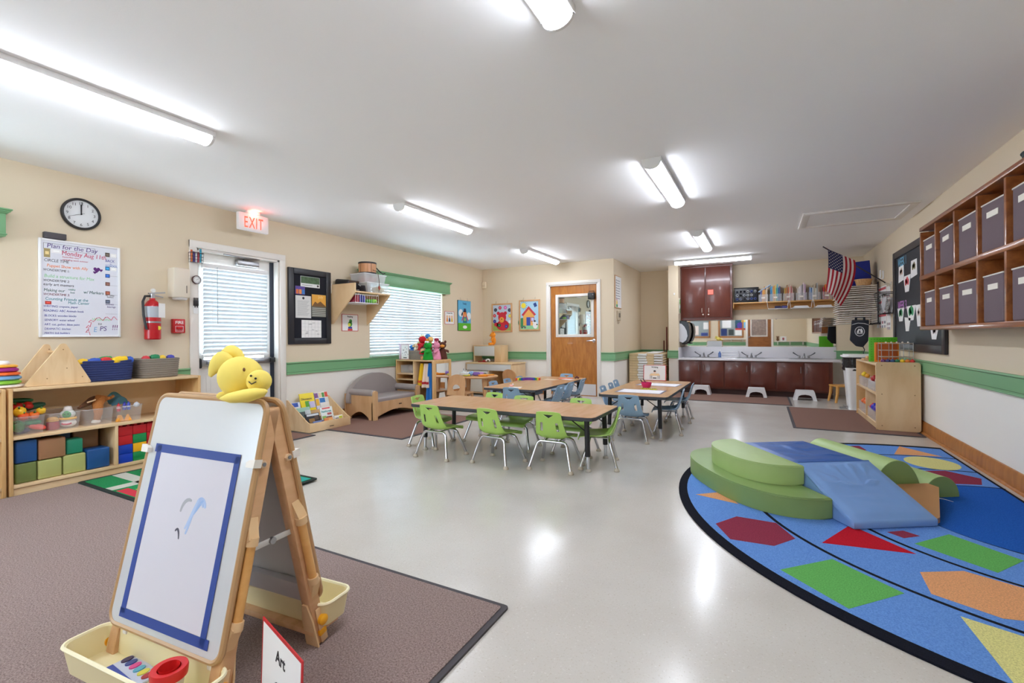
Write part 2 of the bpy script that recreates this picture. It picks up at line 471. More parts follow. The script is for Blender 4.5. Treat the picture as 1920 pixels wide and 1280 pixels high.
def valance(frame, w, label):
    root = thing('valance', label, 'valance', frame)
    mb = MB(); mb.box((-w / 2, 0, .002), (w / 2, .17, .10), GREEN, .004); mb.box((-w / 2 - .006, .012, .002), (w / 2 + .006, .022, .106), GREEN, .004); mb.build('board', root)
    mb = MB()
    for k, (z, e) in enumerate(((.168, .012), (.178, .022), (.19, .03))): mb.box((-w / 2 - e, z, .002), (w / 2 + e, z + .013, .10 + e), GREEN, .005)
    mb.build('crown_moulding', root)
valance(WL(5.685, 1.835), 2.02, 'green wooden valance above the window beside the corner shelf')
valance(WL(.375, 1.835), 1.70, 'green wooden valance end at the left edge, left of the wall clock')

# --- the wooden door in the far wall
casing('trim', WB(0, 0, 0, YD), -3.505, -2.57, 2.03, .055, .018, .12)
mb = MB(); Y = YD
dw = (-3.335, -2.70, 1.115, 1.80)
lx0, lx1 = -3.478, -2.592
for a, b, c, d in ((lx0, dw[0], .002, 2.008), (dw[1], lx1, .002, 2.008), (dw[0], dw[1], .002, dw[2]), (dw[0], dw[1], dw[3], 2.008)):
    mb.box((a, c, -.075), (b, d, -.03), OAK_DOOR)
mb.box((lx0 - .006, .01, -.07), (lx0 + .002, 2.008, -.032), P(74, 42, 22, .5))  # dark strip paints the shadow in the gap beside the door leaf
d2 = struct(mb.build('door_2', M=WB(0, 0, 0, YD)))
mb = MB(); w = .05
for a, b, c, d in ((dw[0] - w, dw[0], dw[2] - w, dw[3] + w), (dw[1], dw[1] + w, dw[2] - w, dw[3] + w), (dw[0], dw[1], dw[2] - w, dw[2]), (dw[0], dw[1], dw[3], dw[3] + w)):
    mb.box((a, c, -.085), (b, d, -.018), WHITE_TRIM, .004)
mb.build('window_frame', d2)
dg_, nt, b = _new('door_pane_glass')
b.inputs['Base Color'].default_value = lin((92, 104, 96)); b.inputs['Roughness'].default_value = .1
g_ = nt.nodes.new('ShaderNodeBsdfGlossy'); g_.inputs['Roughness'].default_value = .015; g_.inputs['Color'].default_value = lin((238, 246, 240))
mx_ = nt.nodes.new('ShaderNodeMixShader'); mx_.inputs['Fac'].default_value = .62
nt.links.new(b.outputs[0], mx_.inputs[1]); nt.links.new(g_.outputs[0], mx_.inputs[2]); nt.links.new(mx_.outputs[0], nt.nodes['Material Output'].inputs['Surface'])
mb = MB(); mb.box((dw[0], dw[2], -.055), (dw[1], dw[3], -.048), dg_); mb.build('pane', d2)
mb = MB(); mb.lathe([(0, 0), (.034, 0), (.034, .012), (.014, .016), (.012, .055), (0, .055)], CHROME, 20, Matrix.Translation((-2.655, 1.0, -.03)))
mb.tube([(-2.655, 1.0, .02), (-2.70, 1.0, .025), (-2.77, .995, .02)], .010, CHROME); mb.build('lever_handle', d2)
mb = MB(); mb.box((lx0 + .03, .02, -.031), (lx1 - .03, .22, -.027), P(214, 212, 212, .3)); mb.build('kick_plate', d2)
t = thing('speaker', 'small black portable speaker hooked on the corner of the wooden door window', 'speaker', WB(-2.675, 1.765, -.017, YD))
mb = MB(); mb.box((-.065, -.03, 0), (.055, .09, .06), BLACKP, .012); mb.build('body', t)
mb = MB(); mb.disc((-.02, .03), .026, .06, .064, P(64, 64, 70, .6)); mb.disc((.03, .05), .012, .06, .064, P(120, 120, 126, .4)); mb.build('grille', t)
mb = MB(); mb.tube([(-.05, .085, .03), (-.05, .115, .03), (.04, .115, .03), (.04, .085, .03)], .006, BLACKP); mb.build('handle', t)

# --- light fixtures
LHOUSE = mat('fixture_white', (225, 224, 222), .4)
def fixture(x, y, L, rz, label):
    root = thing('ceiling_light', label, 'ceiling light', T(x, y, CH, rz), 'strip lights on the ceiling')
    mb = MB(); mb.box((-.074, -L / 2, -.034), (.074, L / 2, -.0005), LHOUSE, .003); mb.build('housing', root)
    A = Matrix(((1, 0, 0, 0), (0, 0, 1, 0), (0, 1, 0, -.034), (0, 0, 0, 1)))
    mb = MB(); sec = arc(0, 0, .061, 180, 360, 14, .046); mb.prism(sec, -L / 2 + .012, L / 2 - .012, LAMP, A); mb.build('diffuser', root)
    for s in (-1, 1):
        mb = MB(); sec = [(-.075, .033), (-.075, .0)] + arc(0, 0, .068, 180, 360, 14, .049) + [(.075, .0), (.075, .033)]
        mb.prism(sec, s * (L / 2 - .012), s * (L / 2 + .004), LHOUSE, A); mb.build('end_cap', root)
fixture(-3.21, 1.12, 1.25, 0, 'long white strip light on the ceiling above the toy shelves')
fixture(-3.21, 4.19, 1.25, 0, 'strip light on the ceiling in front of the corner shelf, middle of the left row')
fixture(-3.21, 6.97, 1.25, 0, 'strip light on the ceiling near the wooden door, farthest of the left row')
fixture(-.742, 1.17, 1.25, 0, 'strip light cut by the top edge of the view, nearest of the right row')
fixture(-.742, 4.24, 1.25, 0, 'strip light with its end cap seen, middle of the right row on the ceiling')
fixture(-.742, 7.02, 1.25, 0, 'short-looking strip light in front of the maroon wall cabinet')
fixture(-.78, 8.80, 1.25, PI / 2, 'strip light set crosswise above the sinks')

fixture(-3.21, -1.30, 1.25, 0, 'added strip light unseen behind the view, left row')  # this pair is added out of view to light the easel side
fixture(-.742, -1.30, 1.25, 0, 'added strip light unseen behind the view, right row')
# --- attic hatch
mb = MB()
x0, x1, y0, y1 = .40, 1.42, 6.10, 6.92; w = .075
for a, b in (((x0, y0), (x1, y0 + w)), ((x0, y1 - w), (x1, y1)), ((x0, y0 + w), (x0 + w, y1 - w)), ((x1 - w, y0 + w), (x1, y1 - w))):
    mb.box((a[0], a[1], CH - .018), (b[0], b[1], CH - .0005), WHITE_TRIM, .003)
mb.box((x0 + w, y0 + w, CH - .006), (x1 - w, y1 - w, CH - .0004), CEIL)
tag(mb.build('attic_hatch'), 'white framed hatch panel in the ceiling near the right wall', 'hatch')

# --- the front wall behind the camera, seen in the mirror over the sinks
casing('trim', WF(0, 0), -.315, .585, 2.03, .055, .018, .14)
BROWN_DOOR = wood('brown_door', (158, 98, 48), (132, 78, 36), (2, 8, 8), 2.5, .35)
CORK = mat('cork', (182, 128, 82), .9, var=.15, vscale=60)
mb = MB(); a0, a1, z0, z1 = -.12, .43, 1.06, 1.82
for a, b, c, d in ((-.295, a0, .01, 2.01), (a1, .565, .01, 2.01), (a0, a1, .01, z0), (a0, a1, z1, 2.01)): mb.box((a, c, -.08), (b, d, -.03), BROWN_DOOR)
d3 = struct(mb.build('door_3', M=WF(0, 0)))
mb = MB()
for a, b, c, d in ((a0 - .04, a0, z0 - .04, z1 + .04), (a1, a1 + .04, z0 - .04, z1 + .04), (a0, a1, z0 - .04, z0), (a0, a1, z1, z1 + .04)): mb.box((a, c, -.085), (b, d, -.02), WHITE_TRIM)
mb.build('window_frame', d3)
mb = MB(); mb.box((a0, z0, -.06), (a1, z1, -.054), mat('door_pane_view', (150, 130, 120), .3, var=.6, vscale=14)); mb.build('pane', d3)
mb = MB(); mb.ell((.51, 1.0, .01), .03, STEEL); mb.cyl((.51, 1.0, -.03), (.51, 1.0, .0), .014, STEEL); mb.build('knob', d3)
def corkboard(u0, u1, z0, z1, label, papers):
    t = thing('pin_board', label, 'pin board', WF(0, 0, .001))
    mb = MB(); w = .06
    for a, b, c, d in ((u0, u0 + w, z0, z1), (u1 - w, u1, z0, z1), (u0, u1, z0, z0 + w), (u0, u1, z1 - w, z1)): mb.box((a, c, 0), (b, d, .03), OAK_BASE, .004)
    mb.build('frame', t)
    mb = MB(); mb.box((u0 + w, z0 + w, 0), (u1 - w, z1 - w, .012), P(150, 160, 160, .5)); mb.build('panel', t)
    for a, b, c, d, m in papers:
        mb = MB(); mb.box((a, c, .0125), (b, d, .0145), m); mb.build('paper_sheet', t)
corkboard(.72, 1.70, .98, 1.86, 'wooden pin board with grey panel and papers beside the brown door, seen in the mirror', ((1.2, 1.55, 1.4, 1.75, PAPER), (.8, 1.05, 1.08, 1.35, PAPER), (1.36, 1.6, 1.06, 1.36, P(40, 60, 120)), (1.1, 1.3, 1.08, 1.33, P(60, 70, 70))))
corkboard(2.02, 2.9, .98, 1.86, 'wooden pin board farther from the brown door, seen in the mirror', ((2.1, 2.3, 1.35, 1.65, PAPER), (2.5, 2.8, 1.1, 1.5, P(240, 225, 215)), (2.12, 2.4, 1.06, 1.2, P(60, 80, 150))))
mb = MB(); mb.box((.66, .90, .0), (1.78, .93, .16), WHITE_TRIM, .004)
for k in (.75, 1.2, 1.7): mb.box((k - .012, .80, 0), (k + .012, .90, .12), WHITE_TRIM)
tag(mb.build('ledge_shelf', M=WF(0, 0, .001)), 'white ledge shelf under the pin board, seen in the mirror', 'shelf')
mb = MB(); mb.box((-1.5, .80, .0), (-.42, .83, .2), WHITE_TRIM, .004)
for k in (-1.4, -.95, -.52): mb.box((k - .012, .68, 0), (k + .012, .80, .16), WHITE_TRIM)
tag(mb.build('ledge_shelf', M=WF(0, 0, .001)), 'white ledge shelf with a toy bear right of the brown door, seen in the mirror', 'shelf')
t = thing('picture', 'colourful purple and yellow picture right of the brown door, seen in the mirror', 'picture', WF(-.85, 1.30, .001))
mb = MB(); mb.box((-.2, 0, 0), (.2, .42, .012), P(120, 190, 225)); mb.build('backing', t)
mb = MB(); mb.disc((0, .2), .13, .012, .015, P(80, 60, 150)); mb.box((-.19, .33, .012), (-.05, .41, .015), P(240, 215, 60)); mb.box((-.19, .0, .012), (.19, .08, .015), P(200, 60, 60)); mb.build('art', t)
t = thing('toy_bear', 'small brown toy bear on the white ledge, seen in the mirror', 'soft toy', T(.52, YF + .12, .8315, PI))
mb = MB(); mb.ell((0, 0, .06), (.05, .045, .062), P(110, 74, 44, .9)); mb.ell((0, -.01, .15), .045, P(110, 74, 44, .9)); mb.build('body', t)
mb = MB()
mb.bm.free()
for s in (-1, 1):
    mb = MB(); mb.ell((s * .035, 0, .19), .018, P(110, 74, 44, .9), 10); mb.build('ear', t)
t = thing('card', 'white card with a red drawing standing on the white ledge, seen in the mirror', 'card', T(.72, YF + .10, .8315, PI))
mb = MB(); mb.box((-.11, -.002, 0), (.11, .002, .19), PAPER); mb.build('sheet', t)
mb = MB(); mb.ell((0, -.003, .1), (.04, .002, .04), P(170, 60, 80)); mb.box((-.03, -.0045, .03), (.03, -.002, .06), INK); mb.build('drawing', t)
# ---------------------------------------------------------------- left wall: shelves and what stands on them
def shelf_unit(name, label, cat, M, w, d, h, shelves, dividers=(), back=True, t=.022, group=None, plinth=.05):
    """Open wooden unit in local axes: x along the front, y to the back (0 = front), z up."""
    root = thing(name, label, cat, M, group)
    for x in (0, w - t):
        mb = MB(); mb.box((x, 0, 0), (x + t, d, h), BIRCH_EDGE, .005); mb.build('side_panel', root)
    mb = MB(); mb.box((t, .002, h - t), (w - t, d - .002, h - .002), BIRCH, .003); mb.build('top_panel', root)
    for z in shelves:
        mb = MB(); mb.box((t, .004, z - t), (w - t, d - .004, z), BIRCH, .002); mb.build('shelf', root)
    for x, z0, z1 in dividers:
        mb = MB(); mb.box((x - .010, .006, z0), (x + .010, d - .006, z1), BIRCH, .002); mb.build('divider', root)
    if back:
        mb = MB(); mb.box((t, d - .012, .02), (w - t, d - .003, h - t), BIRCH); mb.build('back_panel', root)
    if plinth:
        mb = MB(); mb.box((t, .014, 0), (w - t, .03, plinth), BIRCH, .002); mb.build('plinth', root)
    return root
# local x -> -Y is wrong for the left wall, so use a frame with x = +Y and y = -X
def ML(y, x=-4.53, z=0): return Matrix(((0, -1, 0, x), (1, 0, 0, y), (0, 0, 1, z), (0, 0, 0, 1)))
def MRt(y, x=1.11, z=0): return Matrix(((0, 1, 0, x), (-1, 0, 0, y), (0, 0, 1, z), (0, 0, 0, 1)))
shelf_unit('bookcase', 'long low birch toy shelf holding clear bins and foam blocks under the whiteboard', 'bookcase', ML(1.148), 1.232, .405, .745, [.41, .076], [(.603, .076, .388)])
shelf_unit('bookcase', 'birch toy shelf cut by the left edge of the view', 'bookcase', ML(.10), 1.036, .405, .745, [.41, .076], [])

PINK_DK = P(150, 30, 110)
def ringlet(R0, z, h, m, lobes=0, la=0., seg=28):
    mb = MB(); mb.lathe([(.018, z), (R0 * .86, z), (R0, z + h * .3), (R0, z + h * .7), (R0 * .86, z + h), (.018, z + h)], m, seg, None, lobes, la); return mb
t = thing('stacking_toy', 'rainbow stacking ring toy with a white cap beside the wooden triangle', 'toy', T(-4.68, 1.152, .746))
mb = MB(); mb.lathe([(0, 0), (.10, 0), (.112, .008), (.108, .02), (0, .024)], P(238, 226, 216, .4), 28); mb.cyl((0, 0, .02), (0, 0, .175), .014, WHITEP, 12); mb.build('base', t)
z = .024
for h, r, col, lb in ((.028, .095, (140, 196, 62), 6), (.03, .094, (120, 172, 220), 5), (.024, .092, (244, 112, 48), 8), (.03, .084, (160, 40, 130), 0), (.02, .078, (250, 180, 60), 6)):
    ringlet(r, z, h, P(*col, .4), lb, .05).build('ring', t); z += h + .001
mb = MB(); mb.lathe([(.0, z), (.04, z), (.043, z + .01), (.036, z + .026), (0, z + .028)], P(236, 236, 240, .4), 18); mb.build('cap', t)

t = thing('triangle_tent_toy', 'pair of birch wood triangles joined by a dowel on top of the toy shelf', 'toy', T(0, 0, .746))
for x, ya, yb, yc, zt in ((-4.60, 1.245, 1.612, 1.452, .305), (-4.86, 1.25, 1.538, 1.437, .300)):
    mb = MB()
    top = arc(yc, zt - .022, .022, 35, 145, 6)
    mb.prism([(ya + .012, 0), (yb - .012, 0), (yb, .008), (yb - .004, .02)] + top + [(ya + .004, .02), (ya, .008)], -.009, .009, BIRCH, Matrix(((0, 0, 1, x), (1, 0, 0, 0), (0, 1, 0, 0), (0, 0, 0, 1))))
    for py, pz in ((1.47, .12), (1.36, .05), (1.56, .05), (1.45, .26)): mb.cyl((x + .008, py, pz), (x + .0105, py, pz), .004, P(150, 110, 70), 8)
    mb.build('panel', t)
for py, pz in ((1.448, .24), (1.30, .03), (1.515, .03)):
    mb = MB(); mb.cyl((-4.852, py, pz), (-4.608, py, pz), .010, MAPLE, 10); mb.build('dowel', t)

def rope_basket(label, y0, y1, m, x0=-4.90, x1=-4.62, h=.165):
    cx, cy = (x0 + x1) / 2, (y0 + y1) / 2; hx, hy = (x1 - x0) / 2 - .012, (y1 - y0) / 2 - .012
    root = thing('rope_basket', label, 'basket', T(cx, cy, .746))
    mb = MB(); n = 9; r = h / n / 2
    for k in range(n):
        e = -.012 + .012 * k / n
        q = rrect(-hx - e * -1 * -1, hx + e, -hy - e, hy + e, .07, 6)
        mb.tube([(a, b, r + k * 2 * r) for a, b in q], r * 1.1, m, 6, closed=True)
    mb.build('coils', root, 60)
    mb = MB(); mb.prism(rrect(-hx + .012, hx - .012, -hy + .012, hy - .012, .06), .002, .012, m); mb.build('bottom', root)
    return cx, cy
NAVY_R = mat('navy_rope', (44, 58, 112), .8, bump=.4, bscale=300); GREY_R = mat('taupe_rope', (140, 130, 118), .8, bump=.4, bscale=300)
rope_basket('navy coiled rope basket of bright toys next to the wooden triangle', 1.548, 1.935, NAVY_R)
rope_basket('taupe coiled rope basket of toys at the right end of the toy shelf', 1.952, 2.285, GREY_R)
def toybar(name, label, c, d, rot, col, cat='toy', bev=.018):
    mb = MB(); mb.rbox((0, 0, 0), d, P(*col, .35), (0, 0, 0), bev, 3)
    mb.cyl((-d[0] * .0, 0, d[2] * .45), (0, 0, d[2] * .5 + .004), min(d[0], d[1]) * .28, P(*[min(255, v + 14) for v in col], .35), 12)
    o = mb.build(name, M=Matrix.Translation(c) @ Euler(rot).to_matrix().to_4x4()); return tag(o, label, cat)
for c, d, col, lab in (((-4.67, 1.585, .905), (.05, .07, .04), (245, 200, 40), 'yellow toy piece at the left end of the navy basket'),
                  ((-4.665, 1.655, .905), (.06, .085, .045), (36, 84, 190), 'blue toy piece left of the red one in the navy basket'),
                  ((-4.66, 1.725, .907), (.06, .075, .05), (214, 40, 44), 'red toy piece in the navy basket'),
                  ((-4.76, 1.76, .92), (.08, .09, .03), (40, 160, 80), 'green toy piece behind the red one in the navy basket'),
                  ((-4.66, 1.815, .91), (.07, .11, .05), (248, 206, 30), 'long yellow toy piece in the navy basket'),
                  ((-4.665, 1.892, .907), (.05, .05, .05), (40, 90, 196), 'blue toy piece at the right end of the navy basket'),
                  ((-4.72, 2.03, .905), (.06, .06, .05), (214, 50, 60), 'red toy piece in the taupe basket'),
                  ((-4.72, 2.095, .915), (.07, .07, .05), (30, 140, 90), 'dark green toy piece in the taupe basket'),
                  ((-4.70, 2.15, .912), (.05, .05, .04), (240, 200, 60), 'yellow toy piece in the taupe basket'),
                  ((-4.70, 2.21, .908), (.06, .06, .05), (70, 70, 170), 'purple blue toy piece in the taupe basket')):
    toybar('toy_piece', lab, c, d, (.15, -.1, random.uniform(-.3, .3)), col)

# --- clear bins on the middle shelf
def clear_bin(label, y0, y1, z, h=.125, x0=-4.90, x1=-4.565, m=FROST, group='clear bins on the toy shelf', rot=None):
    cx, cy = (x0 + x1) / 2, (y0 + y1) / 2; a, b = (x1 - x0) / 2, (y1 - y0) / 2
    root = thing('clear_bin', label, 'bin', T(cx, cy, z), group)
    mb = MB(); k = .86
    bo = rrect(-a * k, a * k, -b * k, b * k, .018, 4); to = rrect(-a + .006, a - .006, -b + .006, b - .006, .02, 4)
    i0 = mb.mi(m)
    A = [mb.bm.verts.new((p[0], p[1], .001)) for p in bo]; B = [mb.bm.verts.new((p[0], p[1], h)) for p in to]
    n = len(A); mb.bm.faces.new(A)
    for q in range(n): mb.bm.faces.new((A[q], A[(q + 1) % n], B[(q + 1) % n], B[q]))
    mb.build('tub', root, 50)
    mb = MB(); mb.tube([(p[0] * 1.01, p[1] * 1.02, h) for p in to], .004, CLEARP, 6, closed=True); mb.build('rim', root, 60)
    return root
clear_bin('clear bin heaped with play vegetables at the left end of the middle shelf', 1.182, 1.352, .411)
clear_bin('clear bin holding a jar toy and a round clown toy, second from left', 1.358, 1.552, .411)
clear_bin('clear bin with an orange furry animal toy, third from left', 1.560, 1.756, .411)
clear_bin('clear bin with rockets and orange wedges, last on the right of the middle shelf', 1.764, 1.952, .411)

def pepper(label, c, r, col, rot=(0, 0, 0), sz=1.1, lob=4, cat='toy vegetable', name='play_pepper'):
    t = thing(name, label, cat, Matrix.Translation(c) @ Euler(rot).to_matrix().to_4x4())
    mb = MB(); pr = [(0, -r * sz * .9), (r * .5, -r * sz), (r * .9, -r * .6), (r, 0), (r * .95, r * .5), (r * .6, r * sz * .85), (0, r * sz * .7)]
    mb.lathe(pr, P(*col, .3), 20, None, lob, .09 if lob else 0); mb.build('flesh', t, 70)
    mb = MB(); mb.tube([(0, 0, r * sz * .65), (.003, 0, r * sz * 1.0), (.010, 0, r * sz * 1.25)], .006, P(70, 120, 50), 6); mb.build('stem', t)
def cucumber(label, c, l, r, col, rot, name='play_cucumber'):
    mb = MB(); mb.tube([(l * (k / 8 - .5), .012 * math.sin(PI * k / 8), 0) for k in range(9)], r, P(*col, .35), 10, radii=[r * v for v in (.45, .8, .95, 1, 1, 1, .95, .8, .4)])
    tag(mb.build(name, None, 60, Matrix.Translation(c) @ Euler(rot).to_matrix().to_4x4()), label, 'toy vegetable')
pepper('red tomato toy on top of the vegetable bin at left', (-4.68, 1.225, .60), .035, (200, 36, 30), (.3, .2, 0), .85, 0, name='play_tomato')
pepper('red pepper toy under the green cucumber toy', (-4.69, 1.285, .598), .032, (206, 40, 34), (1.2, 0, .6))
cucumber('dark green cucumber toy lying on top of the vegetable heap', (-4.72, 1.25, .642), .14, .018, (34, 104, 56), (0, .05, 1.4))
cucumber('dark green leaf toy at the right side of the vegetable heap', (-4.68, 1.315, .595), .13, .024, (24, 84, 60), (0, -.15, 1.7), 'play_leaf')
pepper('yellow pepper toy at the left of the vegetable bin', (-4.62, 1.225, .572), .032, (250, 196, 40), (.2, .4, 0))
pepper('yellow tomato toy at the right of the vegetable bin', (-4.62, 1.335, .565), .026, (248, 200, 50), (0, .2, 0), .85, 0, name='play_tomato')
pepper('orange red tomato toy below the yellow pepper toy', (-4.61, 1.24, .540), .030, (238, 92, 40), (0, .3, 0), .85, 0, name='play_tomato')
pepper('orange tomato toy in the middle of the vegetable bin', (-4.61, 1.295, .540), .028, (240, 118, 44), (.2, .3, .5), .85, 0, name='play_tomato')
pepper('green striped gourd toy behind the clear front of the vegetable bin', (-4.62, 1.215, .470), .036, (60, 130, 70), (.4, .5, 0), 1.2, 8)
cucumber('green pea pod toy behind the clear front of the vegetable bin', (-4.62, 1.29, .485), .09, .018, (50, 140, 90), (0, 0, 1.5), 'play_pea_pod')
cucumber('coral banana toy behind the clear front of the vegetable bin', (-4.62, 1.315, .450), .09, .02, (240, 90, 80), (0, .3, 1.4), 'play_banana')
cucumber('dark purple eggplant toy at the bottom of the vegetable bin', (-4.63, 1.235, .433), .085, .02, (60, 56, 92), (0, 0, 1.5), 'play_eggplant')

t = thing('jar_toy', 'small red jar toy with a tan top in the second clear bin', 'toy', T(-4.66, 1.41, .413))
mb = MB(); mb.lathe([(0, 0), (.036, 0), (.04, .02), (.036, .055), (0, .06)], P(170, 50, 60, .3), 18); mb.build('jar', t)
mb = MB(); mb.lathe([(0, .06), (.032, .058), (.034, .075), (.02, .09), (0, .092)], P(238, 180, 90, .5), 18, None, 7, .06); mb.build('top', t)
t = thing('clown_toy', 'round white and green clown toy with a smiling face in the second clear bin', 'toy', T(-4.66, 1.495, .413, R(-28)))
mb = MB(); mb.ell((0, 0, .035), (.04, .05, .034), WHITEP); mb.build('lower_ball', t)
mb = MB(); mb.ell((0, 0, .10), (.042, .045, .038), P(232, 236, 230)); mb.build('head', t)
mb = MB(); mb.ell((.033, 0, .10), (.014, .026, .026), P(74, 160, 84)); mb.ell((.044, -.008, .106), .005, INK, 8); mb.ell((.044, .010, .106), .005, INK, 8); mb.build('face', t)
mb = MB(); mb.tube([(.041, .03 * math.sin(a), .040 - .012 * math.cos(a)) for a in (-1.2, -.6, 0, .6, 1.2)], .006, P(206, 40, 80), 6); mb.build('mouth', t)
mb = MB(); mb.lathe([(.05, 0), (.052, .008), (.046, .016)], P(246, 190, 60), 20, Matrix.Translation((0, 0, .062))); mb.build('collar', t)
mb = MB(); mb.lathe([(0, .03), (.02, .025), (.028, 0), (0, 0)], P(236, 230, 226), 14, Matrix.Translation((0, 0, .133))); mb.build('hat', t)
FUR = mat('orange_fur', (196, 124, 62), .95, bump=1., bscale=140); BRFUR = mat('brown_fur', (104, 66, 40), .95, bump=1., bscale=140)
t = thing('plush_animal', 'long orange furry animal toy hanging out of the third clear bin', 'soft toy', Matrix())
mb = MB(); mb.tube([(-4.64, 1.66, .44), (-4.63, 1.67, .49), (-4.66, 1.675, .56), (-4.68, 1.70, .605), (-4.68, 1.735, .60)], .03, FUR, 12, radii=[.02, .026, .036, .04, .022]); mb.build('body', t, 80)
mb = MB(); mb.tube([(-4.68, 1.735, .60), (-4.67, 1.765, .605), (-4.66, 1.782, .622)], .014, FUR, 8, radii=[.018, .012, .010]); mb.build('tail', t, 80)
mb = MB(); mb.ell((-4.635, 1.655, .432), (.022, .03, .018), P(230, 222, 212, .9), 12); mb.build('paw', t)
t = thing('plush_animal', 'dark brown furry animal toy lying across the third clear bin', 'soft toy', Matrix())
mb = MB(); mb.tube([(-4.62, 1.545, .553), (-4.66, 1.60, .572), (-4.70, 1.65, .592), (-4.74, 1.69, .60)], .02, BRFUR, 10, radii=[.010, .02, .028, .026]); mb.build('body', t, 80)
mb = MB()
mb.tube([(-4.63, 1.60, .588), (-4.63, 1.635, .598), (-4.64, 1.655, .604)], .006, P(226, 190, 150), 6); mb.build('ribbon', t)
for k, (y, z, col) in enumerate(((1.80, .552, (196, 40, 52)), (1.84, .558, (52, 50, 160)), (1.868, .557, (60, 80, 190)))):
    t = thing('rocket_toy', ('red', 'purple blue', 'blue')[k] + ' pointed rocket toy in the last clear bin', 'toy', T(-4.63, y, z - .06))
    mb = MB(); mb.lathe([(0, 0), (.012, 0), (.014, .03), (.010, .05), (0, .072)], P(*col, .3), 12); mb.build('body', t)
    mb = MB(); mb.lathe([(0.0145, .024), (.0152, .027), (.0145, .03)], P(235, 225, 225), 12); mb.build('band', t)
for y, rz in ((1.795, .3), (1.85, -.4)):
    mb = MB(); mb.prism([(-.026, 0), (.026, 0), (.006, .05), (-.006, .05)], -.012, .012, P(240, 166, 62, .4), Matrix(((0, 0, 1, 0), (1, 0, 0, 0), (0, 1, 0, 0), (0, 0, 0, 1))))
    tag(mb.build('wedge_toy', M=T(-4.60, y, .414, rz)), 'orange wedge toy behind the clear front, %s of the last clear bin' % ('left side' if y < 1.82 else 'middle'), 'toy')
mb = MB(); mb.grid(lambda u, v: Vector((-4.80 + .12 * u, 1.775 + .13 * v, .585 + .05 * math.sin(PI * v) * (1 - .6 * u) - .05 * u + .008 * math.sin(9 * u + 5 * v))), 10, 10, mat('teal_cloth', (92, 148, 168), .9), .006)
tag(mb.build('cloth', None, 70), 'teal cloth bunched behind the last clear bin', 'cloth')
mb = MB(); mb.ell((0, 0, 0), .02, P(216, 220, 230, .3), 14); mb.ell((0, .0, .012), (.012, .012, .012), P(190, 196, 210, .3), 10)
tag(mb.build('ball_toy', M=T(-4.62, 1.92, .532)), 'pale grey ball toy at the right end of the last clear bin', 'toy')

# --- foam blocks on the bottom shelf
def leather(name, rgb): return mat('leather_' + name, rgb, .42, var=.05, vscale=14, bump=.05, bscale=30)
LB = {k: leather(k, v) for k, v in dict(olive=(113, 128, 70), lime=(178, 182, 112), blue=(24, 78, 140), tan=(160, 116, 82), teal=(36, 140, 108), slate=(60, 96, 138)).items()}
def foam(label, y0, y1, z0, z1, m, x1=-4.56, d=.14, group=None):
    mb = MB(); mb.box((0, 0, 0), (d, y1 - y0, z1 - z0), m, .011, None, 3)
    zz = (z1 - z0) * .5
    t = thing('foam_block', label, 'foam block', Matrix.Translation((x1 - d, y0, z0)), group)
    mb.build('cover', t)
    mb = MB(); mb.tube([(d - .004, .004, .004), (d - .0005, .010, .009), (d - .0005, y1 - y0 - .010, .009), (d - .004, y1 - y0 - .004, .004)], .0016, m, 5); mb.build('seam', t)
foam('dark olive foam block, lowest at the left end of the bottom shelf', 1.184, 1.295, .077, .214, LB['olive'])
foam('lime foam block beside the dark olive block', 1.300, 1.430, .077, .212, LB['lime'])
foam('lime foam block under the teal block', 1.437, 1.568, .077, .217, LB['lime'])
foam('blue foam block beside the divider on the bottom shelf', 1.574, 1.716, .077, .230, LB['blue'])
foam('blue foam block stacked on the dark olive block', 1.186, 1.298, .216, .371, LB['blue'])
foam('tan foam block stacked between the blue and teal blocks', 1.304, 1.452, .216, .360, LB['tan'])
foam('small teal velvet foam block stacked on a lime block', 1.460, 1.556, .219, .330, LB['teal'], -4.575, .10)
foam('slate blue foam block behind the teal block', 1.40, 1.53, .2, .372, LB['slate'], -4.715, .14)
foam('tan foam block at the back above the blue block', 1.545, 1.705, .2, .380, LB['tan'], -4.725, .14)
foam('olive foam block hidden behind the lime blocks', 1.40, 1.545, .077, .199, LB['olive'], -4.715, .14)
foam('blue foam block hidden at the back of the bottom shelf', 1.55, 1.705, .077, .199, LB['blue'], -4.722, .14)

def brick(label, y, z, col, grp='plastic bricks in the shelf'):
    m = P(*col, .3)
    mb = MB(); mb.box((0, 0, 0), (.19, .094, .0715), m, .002)
    for i in range(4):
        for j in range(2): mb.cyl((.024 + i * .047, .024 + j * .047, .0715), (.024 + i * .047, .024 + j * .047, .0725 if z < .28 else .085), .014, m, 10)
    tag(mb.build('toy_brick', M=T(-4.755, y, z)), label, 'toy brick', grp)
RB, BB, GB, YB_ = (200, 28, 40), (20, 62, 186), (24, 140, 76), (250, 184, 28)
Y0, Z0, HZ = 1.774, .0765, .0732
lev = ('lowest', 'second from the bottom', 'third from the bottom', 'topmost')
for ci, cols in enumerate(((BB, BB, RB, RB), (GB, YB_, GB, RB), (RB, RB, RB, RB))):
    for k, col in enumerate(cols):
        nm = {RB: 'red', BB: 'blue', GB: 'green', YB_: 'yellow'}[col]
        brick('%s toy brick, %s in the %s column of bricks' % (nm, lev[k], ('left', 'middle', 'right')[ci]), Y0 + ci * .0975, Z0 + k * HZ, col)

